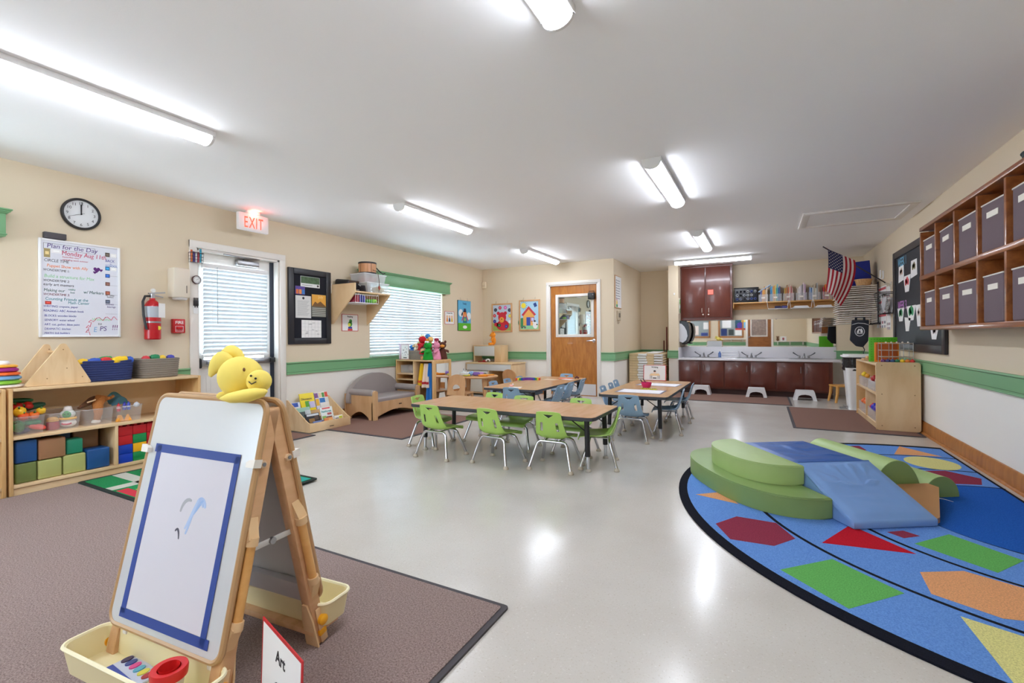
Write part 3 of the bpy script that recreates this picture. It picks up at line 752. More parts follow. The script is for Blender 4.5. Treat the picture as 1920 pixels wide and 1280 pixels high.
# --- things on the left wall
wb = thing('whiteboard', 'white dry erase board with the handwritten plan for the day', 'whiteboard', WL(1.42, 1.10, .001))
W_, H_ = .52, .776
mb = MB(); mb.box((.012, .012, 0), (W_ - .012, H_ - .012, .014), mat('whiteboard_face', (226, 228, 238), .25)); mb.build('writing_surface', wb)
mb = MB()
for a, b, c, d in ((0, .016, 0, H_), (W_ - .016, W_, 0, H_), (.016, W_ - .016, 0, .016), (.016, W_ - .016, H_ - .016, H_)): mb.box((a, c, 0), (b, d, .022), P(240, 240, 242, .3), .003)
mb.build('frame', wb)
def wl(b, fx_, fy, size, col, sx=1., rz=0., sh=0.): text(b, size * .86, P(*col, .6), wb, W_ * fx_, H_ * (1 - fy), .0145, sx=sx * .80, rz=rz, shear=.12)
PUR, MAG, DG, TEA, BLU, GRN = (86, 60, 130), (196, 40, 84), (52, 54, 64), (22, 140, 150), (58, 66, 160), (150, 214, 160)
for a in (('Plan for the Day', .09, .090, .058, PUR, 1.2), ('Monday Aug 11th', .26, .150, .058, MAG, 1.0), ('butterflies class', .27, .175, .02, MAG, 1.2), ('attending teach summer', .27, .203, .02, MAG, 1.2),
          ('CIRCLE TIME', .06, .232, .038, DG, 1.), ('Puppet Show with Ally', .09, .285, .038, (240, 130, 50), 1.05), ('WONDERTIME 1:', .05, .327, .03, DG, 1.), ('Build a structure for Max', .06, .392, .042, GRN, 1.05),
          ('WONDERTIME 2:', .05, .434, .03, DG, 1.), ('early art masters', .05, .475, .034, DG, 1.15), ('Making our', .055, .535, .038, (20, 92, 84), 1.05), ('reality', .335, .512, .024, (40, 130, 110), 1.1), ('box', .36, .542, .024, (40, 130, 110), 1.1), ('w/ Markers', .52, .535, .04, (20, 92, 84), 1.05),
          ('WONDERTIME 3:', .05, .575, .03, (120, 36, 60), 1.), ('Counting Friends at the', .07, .622, .038, TEA, 1.05), ('Math Center', .33, .655, .036, TEA, 1.05),
          ('WRITING: crayons, paper', .05, .695, .027, BLU, 1.05), ('READING: ABC Animals book', .05, .740, .027, BLU, 1.05), ('BLOCKS: wooden blocks', .06, .790, .027, BLU, 1.), ('SENSORY: water wheel', .06, .835, .027, BLU, 1.), ('ART: cut, gather, blow paint', .06, .880, .027, BLU, 1.), ('DRAMATIC: kitchen', .06, .925, .027, BLU, 1.), ('MATH: link builders', .06, .968, .027, BLU, 1.),
          ('BACK', .80, .172, .036, BLU, 1.), ('to', .86, .198, .022, BLU, 1.), ('SCHOOL', .80, .226, .034, (90, 130, 200), .9), ('4th Turkey', .80, .548, .02, DG, 1.), ('feathers', .82, .566, .02, DG, 1.), ('Science', .80, .648, .028, PUR, 1.), ('bearings', .82, .676, .026, PUR, 1.),
          ('Welcome', .62, .822, .036, GRN, 1.3), ('to', .70, .868, .036, DG, 1.2), ('E', .64, .945, .07, (120, 170, 214), 1.), ('PS', .72, .932, .066, PUR, 1.1), ('!!!', .88, .920, .07, (120, 40, 110), 1.1)):
    wl(*a)
mb = MB()
def frame_rect(mb, a, b, c, d, w, z0, z1, m):
    for q in ((a, b, c, c + w), (a, b, d - w, d), (a, a + w, c, d), (b - w, b, c, d)): mb.box((q[0], q[2], z0), (q[1], q[3], z1), m)
frame_rect(mb, W_ * .055, W_ * .67, H_ * .895, H_ * .955, .0018, .014, .0146, INK)
for q in range(7): mb.box((W_ * .80, H_ * (.885 - q * .105), .014), (W_ * .96, H_ * (.885 - q * .105) + .001, .0146), INK)
mb.build('ruled_lines', wb)
for a, b, c, d, col in ((.06, .13, .81, .90, (170, 150, 100)), (.80, .86, .885, .93, (90, 80, 70)), (.80, .86, .735, .775, (40, 130, 180)), (.80, .86, .655, .695, (40, 90, 170)), (.80, .86, .565, .605, (120, 80, 70)), (.80, .86, .465, .505, (150, 80, 60)), (.80, .86, .37, .41, (80, 90, 110)), (.07, .14, .333, .366, (196, 60, 50)), (.14, .26, .86, .90, (238, 236, 238)), (.87, .95, .885, .925, (240, 240, 240)), (.87, .95, .735, .775, (240, 240, 240))):
    mb = MB(); mb.box((W_ * a, H_ * c, .0142), (W_ * b, H_ * d, .0150), P(*col)); mb.rbox(((a + b) / 2 * W_, (c + d) / 2 * H_, .0152), ((b - a) * W_ * .6, (d - c) * H_ * .35, .0006), P(*[min(255, int(v * 1.3) + 20) for v in col])); mb.build('picture_card', wb)
def heart(cx, cy, s):
    return [(cx + s * .62 * math.sin(a) ** 3 * 1.3, cy + s * .06 * (13 * math.cos(a) - 5 * math.cos(2 * a) - 2 * math.cos(3 * a) - math.cos(4 * a))) for a in [2 * PI * k / 20 for k in range(20)]]
for cx, cy, s in ((.69, .73, .028), (.745, .728, .014), (.665, .70, .014)):
    mb = MB(); mb.prism(heart(W_ * cx, H_ * cy, s), .0142, .0149, P(96, 32, 120)); mb.build('heart', wb)
mb = MB()
pts = [(.955, .19), (.90, .22), (.875, .185), (.80, .215), (.765, .18), (.69, .205), (.64, .165), (.58, .16), (.60, .11), (.55, .10), (.58, .065), (.545, .05), (.60, .02)]
for p, q in zip(pts, pts[1:]):
    m_ = ((p[0] + q[0]) / 2 - (q[1] - p[1]) * .5, (p[1] + q[1]) / 2 + .022)
    mb.tube([(W_ * p[0], H_ * p[1], .015), (W_ * m_[0], H_ * m_[1], .015), (W_ * q[0], H_ * q[1], .015)], .0018, P(214, 50, 90), 5)
mb.build('cloud_outline', wb)
mb = MB(); mb.box((1.447, 1.878, 0), (1.58, 1.925, .04), P(84, 80, 84, .8), .004)
o = mb.build('board_eraser', M=WL(0, 0, .001)); tag(o, 'dark grey felt eraser on the top edge of the whiteboard', 'eraser')

t = thing('wall_clock', 'round wall clock with a black rim above the whiteboard', 'clock', WL(1.679, 2.113, .001))
mb = MB(); mb.lathe([(.112, .004), (.128, .004), (.13, .02), (.124, .034), (.114, .036), (.110, .020)], BLACKP, 48); mb.build('rim', t)
mb = MB(); mb.lathe([(0, 0), (.113, 0), (.113, .014), (0, .014)], P(228, 230, 232, .4), 48); mb.build('dial', t)
for n in range(1, 13):
    a = PI / 2 - n * PI / 6
    text(str(n), .032, INK, t, .087 * math.cos(a), .087 * math.sin(a) - .011, .0142, 'numeral', 'CENTER')
mb = MB(); mb.rbox((-.001, .036, .018), (.006, .085, .002), BLACKP, (0, 0, .02)); mb.build('hour_hand', t)
mb = MB(); mb.rbox((.002, .046, .021), (.004, .105, .002), BLACKP, (0, 0, -.03)); mb.build('minute_hand', t)
mb = MB(); mb.rbox((-.03, -.012, .023), (.11, .002, .001), P(60, 60, 60), (0, 0, .39)); mb.ell((0, 0, .021), (.006, .006, .005), BLACKP, 10); mb.build('second_hand', t)
text('quartz', .014, RED, t, 0, .032, .0142, 'dial_mark', 'CENTER') if False else None

t = thing('fire_extinguisher', 'red fire extinguisher with a black hose hung on the wall', 'fire extinguisher', WL(2.155, 1.075, .078))
REDT = P(186, 22, 32, .25)
mb = MB(); mb.lathe([(0, 0), (.055, 0), (.062, .008), (.062, .28), (.056, .315), (.04, .345), (.022, .36), (.022, .375), (0, .375)], REDT, 28, Matrix(((1, 0, 0, 0), (0, 0, 1, 0), (0, -1, 0, 0), (0, 0, 0, 1)))); mb.build('cylinder', t)
mb = MB(); mb.lathe([(.063, .15), (.063, .165)], STEEL, 28, Matrix(((1, 0, 0, 0), (0, 0, 1, 0), (0, -1, 0, 0), (0, 0, 0, 1)))); mb.box((-.02, .1, -.0775), (.02, .3, -.06), STEEL); mb.build('wall_bracket', t)
mb = MB(); mb.cyl((0, .37, 0), (0, .415, 0), .018, STEEL, 12); mb.rbox((.035, .425, .0), (.13, .012, .02), STEEL, (0, 0, .12)); mb.rbox((.035, .398, .0), (.10, .01, .018), STEEL, (0, 0, -.18)); mb.build('valve', t)
mb = MB(); mb.lathe([(0, 0), (.018, 0), (.018, .012), (0, .012)], P(230, 230, 226, .3), 16, Matrix.Translation((0.0, .445, .01))); mb.tube([(0, .43, .01), (0, .445, .012)], .006, STEEL); mb.build('gauge', t)
mb = MB(); mb.tube([(-.01, .395, 0), (-.06, .39, .01), (-.082, .34, .02), (-.082, .22, .03), (-.072, .13, .04), (-.066, .09, .045)], .010, BLACKP, 10); mb.build('hose', t)
mb = MB(); mb.box((.0, .20, .064), (.066, .33, .0655), PAPER, 0, Matrix.Rotation(.35, 4, 'Y')); mb.build('inspection_tag', t)
mb = MB(); mb.lathe([(.0625, .20), (.0625, .30)], P(178, 182, 190, .35), 28, Matrix(((1, 0, 0, 0), (0, 0, 1, 0), (0, -1, 0, 0), (0, 0, 0, 1)))); mb.build('instruction_label', t)
mb = MB(); mb.disc((.024, .105), .018, .0565, .0585, P(230, 210, 60), 14); mb.build('sticker', t)

t = thing('fire_alarm_pull', 'red fire alarm pull station beside the exit door', 'fire alarm', WL(2.337, 1.135, .001))
mb = MB(); mb.box((0, 0, 0), (.105, .135, .05), P(196, 26, 34, .35), .006); mb.build('body', t)
text('FIRE', .040, WHITEP, t, .0525, .088, .0505, 'lettering', 'CENTER', bold=.0006)
mb = MB(); frame_rect(mb, .018, .087, .012, .068, .003, .050, .0512, WHITEP); mb.build('outline', t)
mb = MB(); mb.box((.03, .040, .05), (.075, .058, .062), P(214, 40, 46, .35), .004); mb.build('pull_handle', t)
text('PULL DOWN', .0105, WHITEP, t, .0525, .024, .0505, 'lettering', 'CENTER')

t = thing('towel_dispenser', 'cream paper towel dispenser mounted left of the exit door', 'dispenser', WL(2.31, 1.45, .001))
CREAM = P(226, 214, 196, .4)
mb = MB(); mb.box((0, .02, 0), (.142, .302, .125), CREAM, .012); mb.build('housing', t)
mb = MB(); mb.rbox((.108, .10, .127), (.005, .07, .004), P(110, 100, 92)); mb.build('window_slot', t)
mb = MB(); mb.lathe([(0, 0), (.05, 0), (.062, .012), (.06, .02), (0, .022)], P(208, 204, 200, .35), 20, Matrix.Translation((.075, .0, .07)) @ Matrix.Rotation(-PI / 2, 4, 'X')); mb.build('chute', t)

t = thing('marker_pocket', 'small black wire pocket of markers at the corner of the exit door frame', 'organizer', WL(2.487, 1.83, .022))
mb = MB()
for x in [0, .02, .04, .06, .08, .10, .118]: mb.tube([(x, .095, .045), (x * .96 + .003, .0, .035), (x * .96 + .003, 0, .002), (x, .095, .002)], .0017, BLACKP, 5)
for z in (.0, .03, .06, .095): mb.tube([(0, z, .002), (0, z, .045 - (.095 - z) * .1), (.118, z, .045 - (.095 - z) * .1), (.118, z, .002)], .002 if z < .09 else .0035, BLACKP, 5)
mb.build('basket', t)
for k, (x, col, hh) in enumerate(((.018, (240, 120, 60), .115), (.04, (90, 70, 160), .10), (.06, (240, 236, 236), .105), (.08, (200, 70, 90), .10), (.102, (40, 170, 200), .135))):
    mt = thing('marker', '%s marker standing in the black wire pocket' % ('orange', 'purple', 'white', 'red', 'tall teal')[k], 'marker', WL(2.487 + x, 1.837, .042))
    mb = MB(); mb.cyl((0, 0, 0), (0, hh - .03, 0), .0075, P(*col), 10); mb.build('barrel', mt)
    mb = MB(); mb.cyl((0, hh - .03, 0), (0, hh, 0), .0085, P(*[int(v * .85) for v in col]), 10); mb.build('cap', mt)

t = thing('wall_timer', 'small round white timer with a dark rim on the exit door frame', 'timer', WL(2.555, 1.663, .0225))
mb = MB(); mb.lathe([(.034, 0), (.042, 0), (.043, .012), (.036, .018)], P(90, 60, 60, .4), 28); mb.build('rim', t)
mb = MB(); mb.lathe([(0, 0), (.036, 0), (.036, .012), (0, .012)], WHITEP, 28); mb.build('dial', t)
mb = MB()
for k in range(12): mb.rbox((.028 * math.cos(k * PI / 6), .028 * math.sin(k * PI / 6), .0125), (.007, .003, .001), INK, (0, 0, k * PI / 6))
mb.rbox((.006, .004, .013), (.024, .002, .001), INK, (0, 0, .5)); mb.build('markings', t)
t = thing('key_clip', 'black key clip on a white tab, low on the exit door frame', 'clip', WL(2.548, 1.33, .0225))
mb = MB(); mb.box((-.02, 0, 0), (.022, .075, .004), WHITEP); mb.build('tab', t)
mb = MB(); mb.box((-.022, .075, 0), (.022, .13, .018), BLACKP, .005)
for x in (-.016, 0, .016): mb.cyl((x, .125, .01), (x, .155, .01), .005, BLACKP, 8)
for x in (-.01, .012): mb.cyl((x, .08, .012), (x, .058, .012), .004, BLACKP, 8)
mb.build('clip', t)

t = thing('exit_sign', 'white EXIT sign with red letters hung from the ceiling near the door', 'exit sign', WL(3.035, 2.215, .19))
mb = MB(); mb.box((-.165, 0, -.022), (.165, .18, .022), P(238, 234, 232, .4), .006); mb.build('housing', t)
mb = MB(); mb.box((-.07, .18, -.02), (.07, .2145, .02), P(238, 234, 232, .4), .004); mb.build('canopy', t)
EXITR = emit('exit_letters', (255, 84, 66), .75)
for k, chx in enumerate('EXIT'):
    text(chx, .165, EXITR, t, (-.088, -.022, .028, .075)[k], .030, .0225, 'letter', 'CENTER', sx=.55, bold=.001)
pl = bpy.data.lights.new('exit_lamp', 'POINT'); pl.energy = .35; pl.color = (1, .12, .08); pl.shadow_soft_size = .02
po = bpy.data.objects.new('exit_lamp', pl); COL.objects.link(po); po.parent = t; po.matrix_local = Matrix.Translation((.0, .197, .06))

# --- pin board by the exit door
BOARDF = mat('board_frame', (40, 40, 45), .4); FELT = mat('board_felt', (24, 26, 36), .95)
t = thing('notice_board', 'black framed notice board between the exit door and the corner shelf', 'notice board', WL(3.572, 1.006, .001))
w_, h_ = .612, .92
mb = MB()
for a, b, c, d in ((0, .072, 0, h_), (w_ - .072, w_, 0, h_), (.072, w_ - .072, 0, .072), (.072, w_ - .072, h_ - .072, h_)): mb.box((a, c, 0), (b, d, .028), BOARDF, .006)
mb.build('frame', t)
mb = MB(); mb.box((.06, .06, 0), (w_ - .06, h_ - .06, .012), FELT); mb.build('felt', t)
def pinned(name, label, y0, y1, z0, z1, off, base, cat='paper', rz=0.):
    t = thing(name, label, cat, WL(y0, z0, off) @ Matrix.Rotation(rz, 4, 'Z'))
    mb = MB(); mb.box((0, 0, 0), (y1 - y0, z1 - z0, .002), base); mb.build('sheet', t)
    return t, y1 - y0, z1 - z0
t, w, h = pinned('photo_card', 'landscape card with green trees at the top of the notice board', 3.742, 4.018, 1.708, 1.838, .0145, P(226, 228, 228), 'card')
mb = MB(); mb.box((.004, .045, .002), (w - .004, h - .003, .0026), mat('trees_photo', (74, 100, 66), .6, var=.7, vscale=34)); mb.disc((w * .9, .024), .014, .002, .0026, INK); mb.box((.02, .02, .002), (w * .6, .026, .0026), P(120, 124, 124)); mb.build('print', t)
t, w, h = pinned('flyer', 'small purple and orange flyer on the notice board', 3.668, 3.802, 1.612, 1.712, .0145, P(92, 70, 150), 'flyer')
for k, col in enumerate(((230, 120, 60), (238, 150, 70), (60, 130, 200))):
    mb = MB(); mb.box((.01 + k * .042, .006, .002), (.044 + k * .042, .06, .0026), P(*col)); mb.build('panel', t)
t, w, h = pinned('letter', 'typed white letter with a round crest on the notice board', 3.668, 3.886, 1.326, 1.598, .017, P(222, 222, 220), 'letter')
mb = MB(); mb.disc((w / 2, h - .03), .016, .002, .0026, INK); mb.build('crest', t)
mb = MB()
for k in range(15): mb.box((.025, h - .065 - k * .0125, .002), (w - .025 - (k % 4) * .012, h - .062 - k * .0125, .0024), P(150, 150, 152))
mb.build('typing', t)
t, w, h = pinned('calendar', 'July wall calendar with a golden mountain picture on the notice board', 3.897, 4.112, 1.345, 1.628, .015, P(104, 106, 96), 'calendar')
mb = MB(); mb.box((.003, h * .46, .002), (w - .003, h - .003, .0026), mat('calendar_sky', (232, 170, 70), .6, var=.15, vscale=9)); mb.build('picture', t)
mb = MB(); mb.prism([(.004, h * .46), (.05, h * .68), (.085, h * .60), (.13, h * .70), (w - .01, h * .5), (w - .004, h * .46)], .0026, .003, P(120, 84, 46)); mb.build('mountain', t)
mb = MB()
for k in range(5): mb.box((.006, .012 + k * .023, .002), (w - .006, .022 + k * .023, .0026), P(190, 192, 186))
mb.build('date_rows', t)
text('July', .05, P(240, 220, 160), t, w * .62, h * .84, .0028, 'lettering', 'CENTER')
t, w, h = pinned('planner_sheet', 'white planner sheet with black handwriting low on the notice board', 3.752, 4.038, 1.085, 1.302, .0145, PAPER, 'sheet')
mb = MB()
for k in range(1, 5): mb.box((0.006, h * k / 5, .002), (w - .006, h * k / 5 + .0012, .0024), P(150, 150, 156))
for k in range(1, 6): mb.box((w * k / 6, .006, .002), (w * k / 6 + .0012, h - .006, .0024), P(150, 150, 156))
mb.build('grid_lines', t)
mb = MB()
for k in range(9):
    x, y = random.uniform(.04, w - .06), random.uniform(.03, h - .03); mb.tube([(x, y, .0025), (x + .01, y + .014, .0025), (x + .018, y, .0025), (x + .03, y + .01, .0025)], .0014, INK, 4)
mb.build('handwriting', t)

# --- corner shelf
cs = thing('corner_shelf', 'birch wall shelf on triangular brackets beside the notice board', 'shelf', Matrix())
for y in (4.205, 4.820):
    mb = MB(); zt = 1.775 if y < 4.5 else 1.676
    mb.prism([(XL + .002, 1.262), (XL + .03, 1.262), (-4.524, 1.655), (-4.524, zt), (XL + .002, zt)], y, y + .018, BIRCH, Matrix(((1, 0, 0, 0), (0, 0, 1, 0), (0, 1, 0, 0), (0, 0, 0, 1)))); mb.build('bracket', cs)
mb = MB(); mb.box((XL + .002, 4.223, 1.658), (-4.526, 4.820, 1.676), BIRCH, .003); mb.build('board', cs)
mb = MB(); mb.box((XL + .002, 4.19, 1.66), (XL + .016, 4.204, 1.79), WHITE_TRIM); mb.build('mounting_strip', cs)
t = thing('camera_bag', 'black bag with a looped cable on the left of the wall shelf', 'bag', T(-4.79, 4.337, 1.677))
mb = MB(); mb.rbox((-.02, -.005, .09), (.26, .19, .15), BLACKP, (0, .12, 0), .03, 3); mb.build('body', t)
mb = MB(); mb.tube([(.10, .06, .12), (.13, .10, .08), (.14, .13, .04), (.12, .15, .03), (.10, .12, .05), (.12, .09, .09)], .004, P(190, 190, 196), 6); mb.build('cable', t)
mb = MB(); mb.rbox((.10, .0, .125), (.03, .17, .05), P(70, 52, 40, .25), (0, .2, 0), .01); mb.build('flap', t)
BOXP = clear('box_plastic', (240, 242, 244), .42, .15)
def lid_bin(label, c, d, lid=True):
    t = thing('storage_box', label, 'box', T(*c))
    mb = MB(); a, b = d[0] / 2, d[1] / 2; i0 = mb.mi(BOXP)
    A = [mb.bm.verts.new((p[0] * .9, p[1] * .9, .001)) for p in rrect(-a, a, -b, b, .02, 3)]; B = [mb.bm.verts.new((p[0], p[1], d[2])) for p in rrect(-a, a, -b, b, .02, 3)]
    mb.bm.faces.new(A)
    for q in range(len(A)): mb.bm.faces.new((A[q], A[(q + 1) % len(A)], B[(q + 1) % len(A)], B[q]))
    mb.build('tub', t, 50)
    mb = MB(); mb.prism(rrect(-a - .008, a + .008, -b - .008, b + .008, .02, 3), d[2], d[2] + .012, clear('box_lid', (240, 242, 244), .6, .2)); mb.build('lid', t)
    return t
t = lid_bin('larger clear storage box on the wall shelf under another box', (-4.705, 4.645, 1.677), (.31, .40, .125))
mb = MB(); mb.ell((.05, .09, .055), (.08, .09, .05), P(214, 208, 150, .6)); mb.build('yellow_contents', t)
mb = MB(); mb.rbox((.02, -.15, .05), (.16, .14, .09), P(46, 46, 54), (0, 0, .2), .02); mb.build('dark_contents', t)
t = lid_bin('smaller clear storage box stacked under the drum', (-4.72, 4.625, 1.816), (.28, .40, .105))
mb = MB()
for k in range(5): mb.cyl((-.05 + .02 * k, -.15, .03 + .012 * k), (-.05 + .02 * k, .14, .03 + .012 * k), .012, P(206, 140, 110), 8)
mb.build('rods', t)
t = thing('toy_drum', 'small wooden drum with black rims on top of the storage boxes', 'drum', T(-4.71, 4.60, 1.9345))
mb = MB(); mb.lathe([(0, .01), (.115, .01), (.115, .15), (0, .15)], wood('drum_wood', (206, 150, 104), (184, 124, 80), (6, 6, .6), 8.), 28); mb.build('shell', t)
for z in (0, .138):
    mb = MB(); mb.lathe([(0, z), (.118, z), (.121, z + .01), (.118, z + .022), (0, z + .022)], BLACKP, 28); mb.build('rim', t)
mb = MB()
for k in range(5): mb.box((-.002, .1165, .02), (.002, .1185, .14), P(60, 40, 30), 0, Matrix.Rotation(k * PI * .4 + .6, 4, 'Z'))
mb.build('lacing', t)
mb = MB(); mb.tube([(.02, .118, .12), (.03, .20, .06), (.03, .26, .03), (.03, .30, .05)], .008, BLACKP, 6); mb.build('strap', t)
mb = MB(); mb.tube([(.118, -.02, .05), (.185, .0, .03), (.185, .03, -.10), (.19, .02, -.24)], .004, P(90, 36, 28), 6); mb.ell((.195, .02, -.19), (.014, .016, .03), P(150, 60, 40), 10); mb.build('beater', t)
t = thing('wire_basket', 'white wire basket hooked under the wall shelf', 'basket', T(-4.708, 4.425, 1.53))
mb = MB()
for k in range(11):
    y = -.19 + .04 * k - .005; mb.tube([(-.18, y, .115), (-.18, y, 0), (.165, y, 0), (.165, y, .105)], .0018, WHITEP, 5)
for k in range(6): x = -.17 + .066 * k; mb.tube([(x, -.195, .0), (x, .205, 0)], .0018, WHITEP, 5)
mb.tube([(.165, -.195, .105), (.165, .205, .105)], .003, WHITEP, 6); mb.tube([(.165, -.195, 0), (.165, .205, 0)], .003, WHITEP, 6)
for y in (-.16, .17): mb.tube([(.165, y, .105), (.191, y, .108), (.191, y, .157), (-.10, y, .157)], .003, WHITEP, 6)
mb.build('wire_frame', t)
mb = MB(); mb.box((-.17, -.19, .003), (.16, .2, .006), PAPER); mb.build('liner', t)
for k, (y, col, hh) in enumerate(((-.165, (150, 40, 60), .09), (-.135, (170, 50, 66), .095), (-.10, (70, 70, 150), .1), (-.065, (50, 60, 140), .1), (-.03, (96, 96, 180), .09))):
    mb = MB(); mb.box((-.12, 0, 0), (.14, .024, hh), P(*col), .003); mb.box((-.118, .003, hh - .004), (.137, .021, hh + .001), PAPER)
    tag(mb.build('booklet', M=T(-4.71, 4.43 + y, 1.537)), '%s booklet standing in the wire basket under the shelf' % ('dark red', 'red', 'indigo', 'navy', 'lilac')[k], 'booklet')
mb = MB(); mb.ell((0, 0, .028), (.06, .07, .028), P(96, 180, 60, .8), 14); mb.ell((.03, .05, .03), (.05, .05, .028), P(140, 206, 70, .8), 12)
tag(mb.build('green_cloth_bundle', M=T(-4.62, 4.535, 1.537)), 'bright green bundle in the wire basket under the shelf', 'cloth')

# --- area signs and the poster on the left wall
RED_B = P(196, 36, 44, .5)
def area_sign(label, title, M, w, h, art, cat='sign'):
    t = thing('area_sign', label, cat, M)
    mb = MB(); mb.box((0, 0, 0), (w, h, .003), RED_B); mb.box((w * .03, h * .03, .001), (w * .97, h * .97, .0034), PAPER); mb.build('card', t)
    if title: text(title, h * .13, INK, t, w / 2, h * .82, .0036, 'lettering', 'CENTER', bold=.0008)
    art(t, w, h)
    return t
def art_read(t, w, h):
    mb = MB(); mb.box((w * .36, h * .04, .0035), (w * .64, h * .14, .0042), P(220, 60, 50)); mb.box((w * .38, h * .15, .0035), (w * .62, h * .26, .0042), P(60, 60, 160)); mb.build('drawn_books', t)
    mb = MB(); mb.disc((w * .5, h * .42), w * .13, .0035, .0042, P(70, 160, 70)); mb.disc((w * .53, h * .6), w * .09, .0035, .0042, P(70, 160, 70)); mb.disc((w * .45, h * .38), w * .08, .0042, .0046, P(226, 220, 60)); mb.build('drawn_worm', t)
area_sign('square reading area sign with a green bookworm under the wall shelf', 'Reading', WL(4.375, 1.17, .001), .285, .23, art_read)
def art_kids(t, w, h):
    for x, col in ((.25, (240, 150, 60)), (.5, (60, 60, 90)), (.75, (230, 190, 50))):
        mb = MB(); mb.disc((w * x, h * .58), w * .09, .0035, .0042, P(236, 190, 150)); mb.prism([(w * (x - .1), h * .2), (w * (x + .1), h * .2), (w * (x + .06), h * .48), (w * (x - .06), h * .48)], .0035, .0042, P(*col)); mb.build('drawn_child', t)
area_sign('small area sign with three drawn children beside the tall blue poster', 'Dramatic Play', WL(6.66, 1.31, .001), .285, .235, art_kids)
t = thing('poster', 'tall blue and green poster of an orange bear in blue clothes near the corner', 'poster', WL(7.05, 1.20, .001))
w, h = .43, .565
mb = MB(); mb.box((0, 0, 0), (w, h, .012), P(40, 60, 70)); mb.box((.004, .004, .012), (w - .004, h - .004, .0145), P(96, 184, 226)); mb.build('board', t)
mb = MB(); mb.box((.004, .004, .0145), (w - .004, h * .25, .0152), P(96, 190, 50)); mb.build('grass', t)
for x, y, r in ((.09, .25, .07), (.36, .2, .07), (.16, .22, .05)):
    mb = MB(); mb.disc((x, y + .08), r, .0146, .0150, P(226, 238, 246)); mb.build('cloud', t)
mb = MB(); mb.disc((w * .52, h * .55), .06, .0152, .016, P(226, 130, 60)); mb.disc((w * .52, h * .5), .03, .016, .0165, P(240, 180, 120)); mb.build('bear_head', t)
mb = MB(); mb.prism([(w * .36, h * .26), (w * .68, h * .26), (w * .62, h * .48), (w * .42, h * .48)], .0152, .016, P(40, 120, 150)); mb.disc((w * .52, h * .37), .03, .016, .0165, P(150, 200, 90)); mb.build('bear_clothes', t)
mb = MB(); mb.rbox((w * .36, h * .42, .0165), (.025, .12, .001), P(214, 70, 60), (0, 0, -.5)); mb.rbox((w * .70, h * .42, .0165), (.025, .12, .001), P(214, 70, 60), (0, 0, .5)); mb.build('bear_arms', t)
mb = MB(); mb.prism([(w * .4, h * .62), (w * .64, h * .62), (w * .6, h * .74), (w * .44, h * .74)], .0152, .016, P(36, 60, 110)); mb.build('bear_hat', t)
mb = MB(); mb.disc((w * .52, h * .12), .07, .0153, .016, PAPER, ry=.03); mb.build('badge', t)
text('Potty Time', .05, P(20, 80, 140), t, w / 2, h * .87, .0150, 'lettering', 'CENTER', bold=.001) if False else text('Teddy', .05, P(20, 80, 140), t, w / 2, h * .87, .0150, 'lettering', 'CENTER', bold=.001)
mb = MB()
for x in (.1, .32): mb.tube([(x, h - .006, .014), (x, h + .03, .006), (x, h + .05, .0005)], .003, P(190, 170, 150), 5)
mb.build('hangers', t)
t = thing('motion_sensor', 'small cream motion sensor in the corner beside the ceiling', 'sensor', WB(-4.93, 2.05, .001, YD))
mb = MB(); mb.box((-.025, 0, 0), (.065, .13, .05), P(236, 222, 196, .4), .012); mb.build('housing', t)
mb = MB(); mb.rbox((.02, .05, .052), (.05, .04, .008), P(220, 206, 182, .3), (0, 0, 0), .003); mb.build('lens', t)
# ---------------------------------------------------------------- mats and rugs
CARPET = carpet('brown_carpet', (194, 172, 166), (138, 118, 114), 170., 1.)
MATB = carpet('mat_brown', (150, 118, 106), (122, 94, 84), 260., .4)
MAT_EDGE = P(74, 70, 74, .8)
def mat_thing(label, x0, x1, y0, y1, m, edge=.03, z=.008, name='floor_mat', cat='mat'):
    t = thing(name, label, cat, T((x0 + x1) / 2, (y0 + y1) / 2, .0005)); a, b = (x1 - x0) / 2, (y1 - y0) / 2
    mb = MB(); mb.prism(rrect(-a, a, -b, b, .015, 3), 0, z * .7, MAT_EDGE); mb.build('border', t)
    mb = MB(); mb.prism(rrect(-a + edge, a - edge, -b + edge, b - edge, .01, 3), .001, z, m); mb.build('pile', t)
mat_thing('large brown carpet under the easel at the lower left', -4.522, -.893, -1.6, 1.61, CARPET, .022, .012, 'area_rug', 'rug')
mat_thing('brown mat under the little sofa', -4.93, -3.35, 3.74, 5.26, MATB)
mat_thing('brown mat in front of the exit door', -4.93, -4.36, 2.42, 3.485, MATB)
mat_thing('long brown mat in front of the sinks', -1.75, .385, 8.20, 9.30, MATB)
mat_thing('brown mat beside the right shelf of clear bins', .30, 1.485, 6.26, 8.05, MATB)

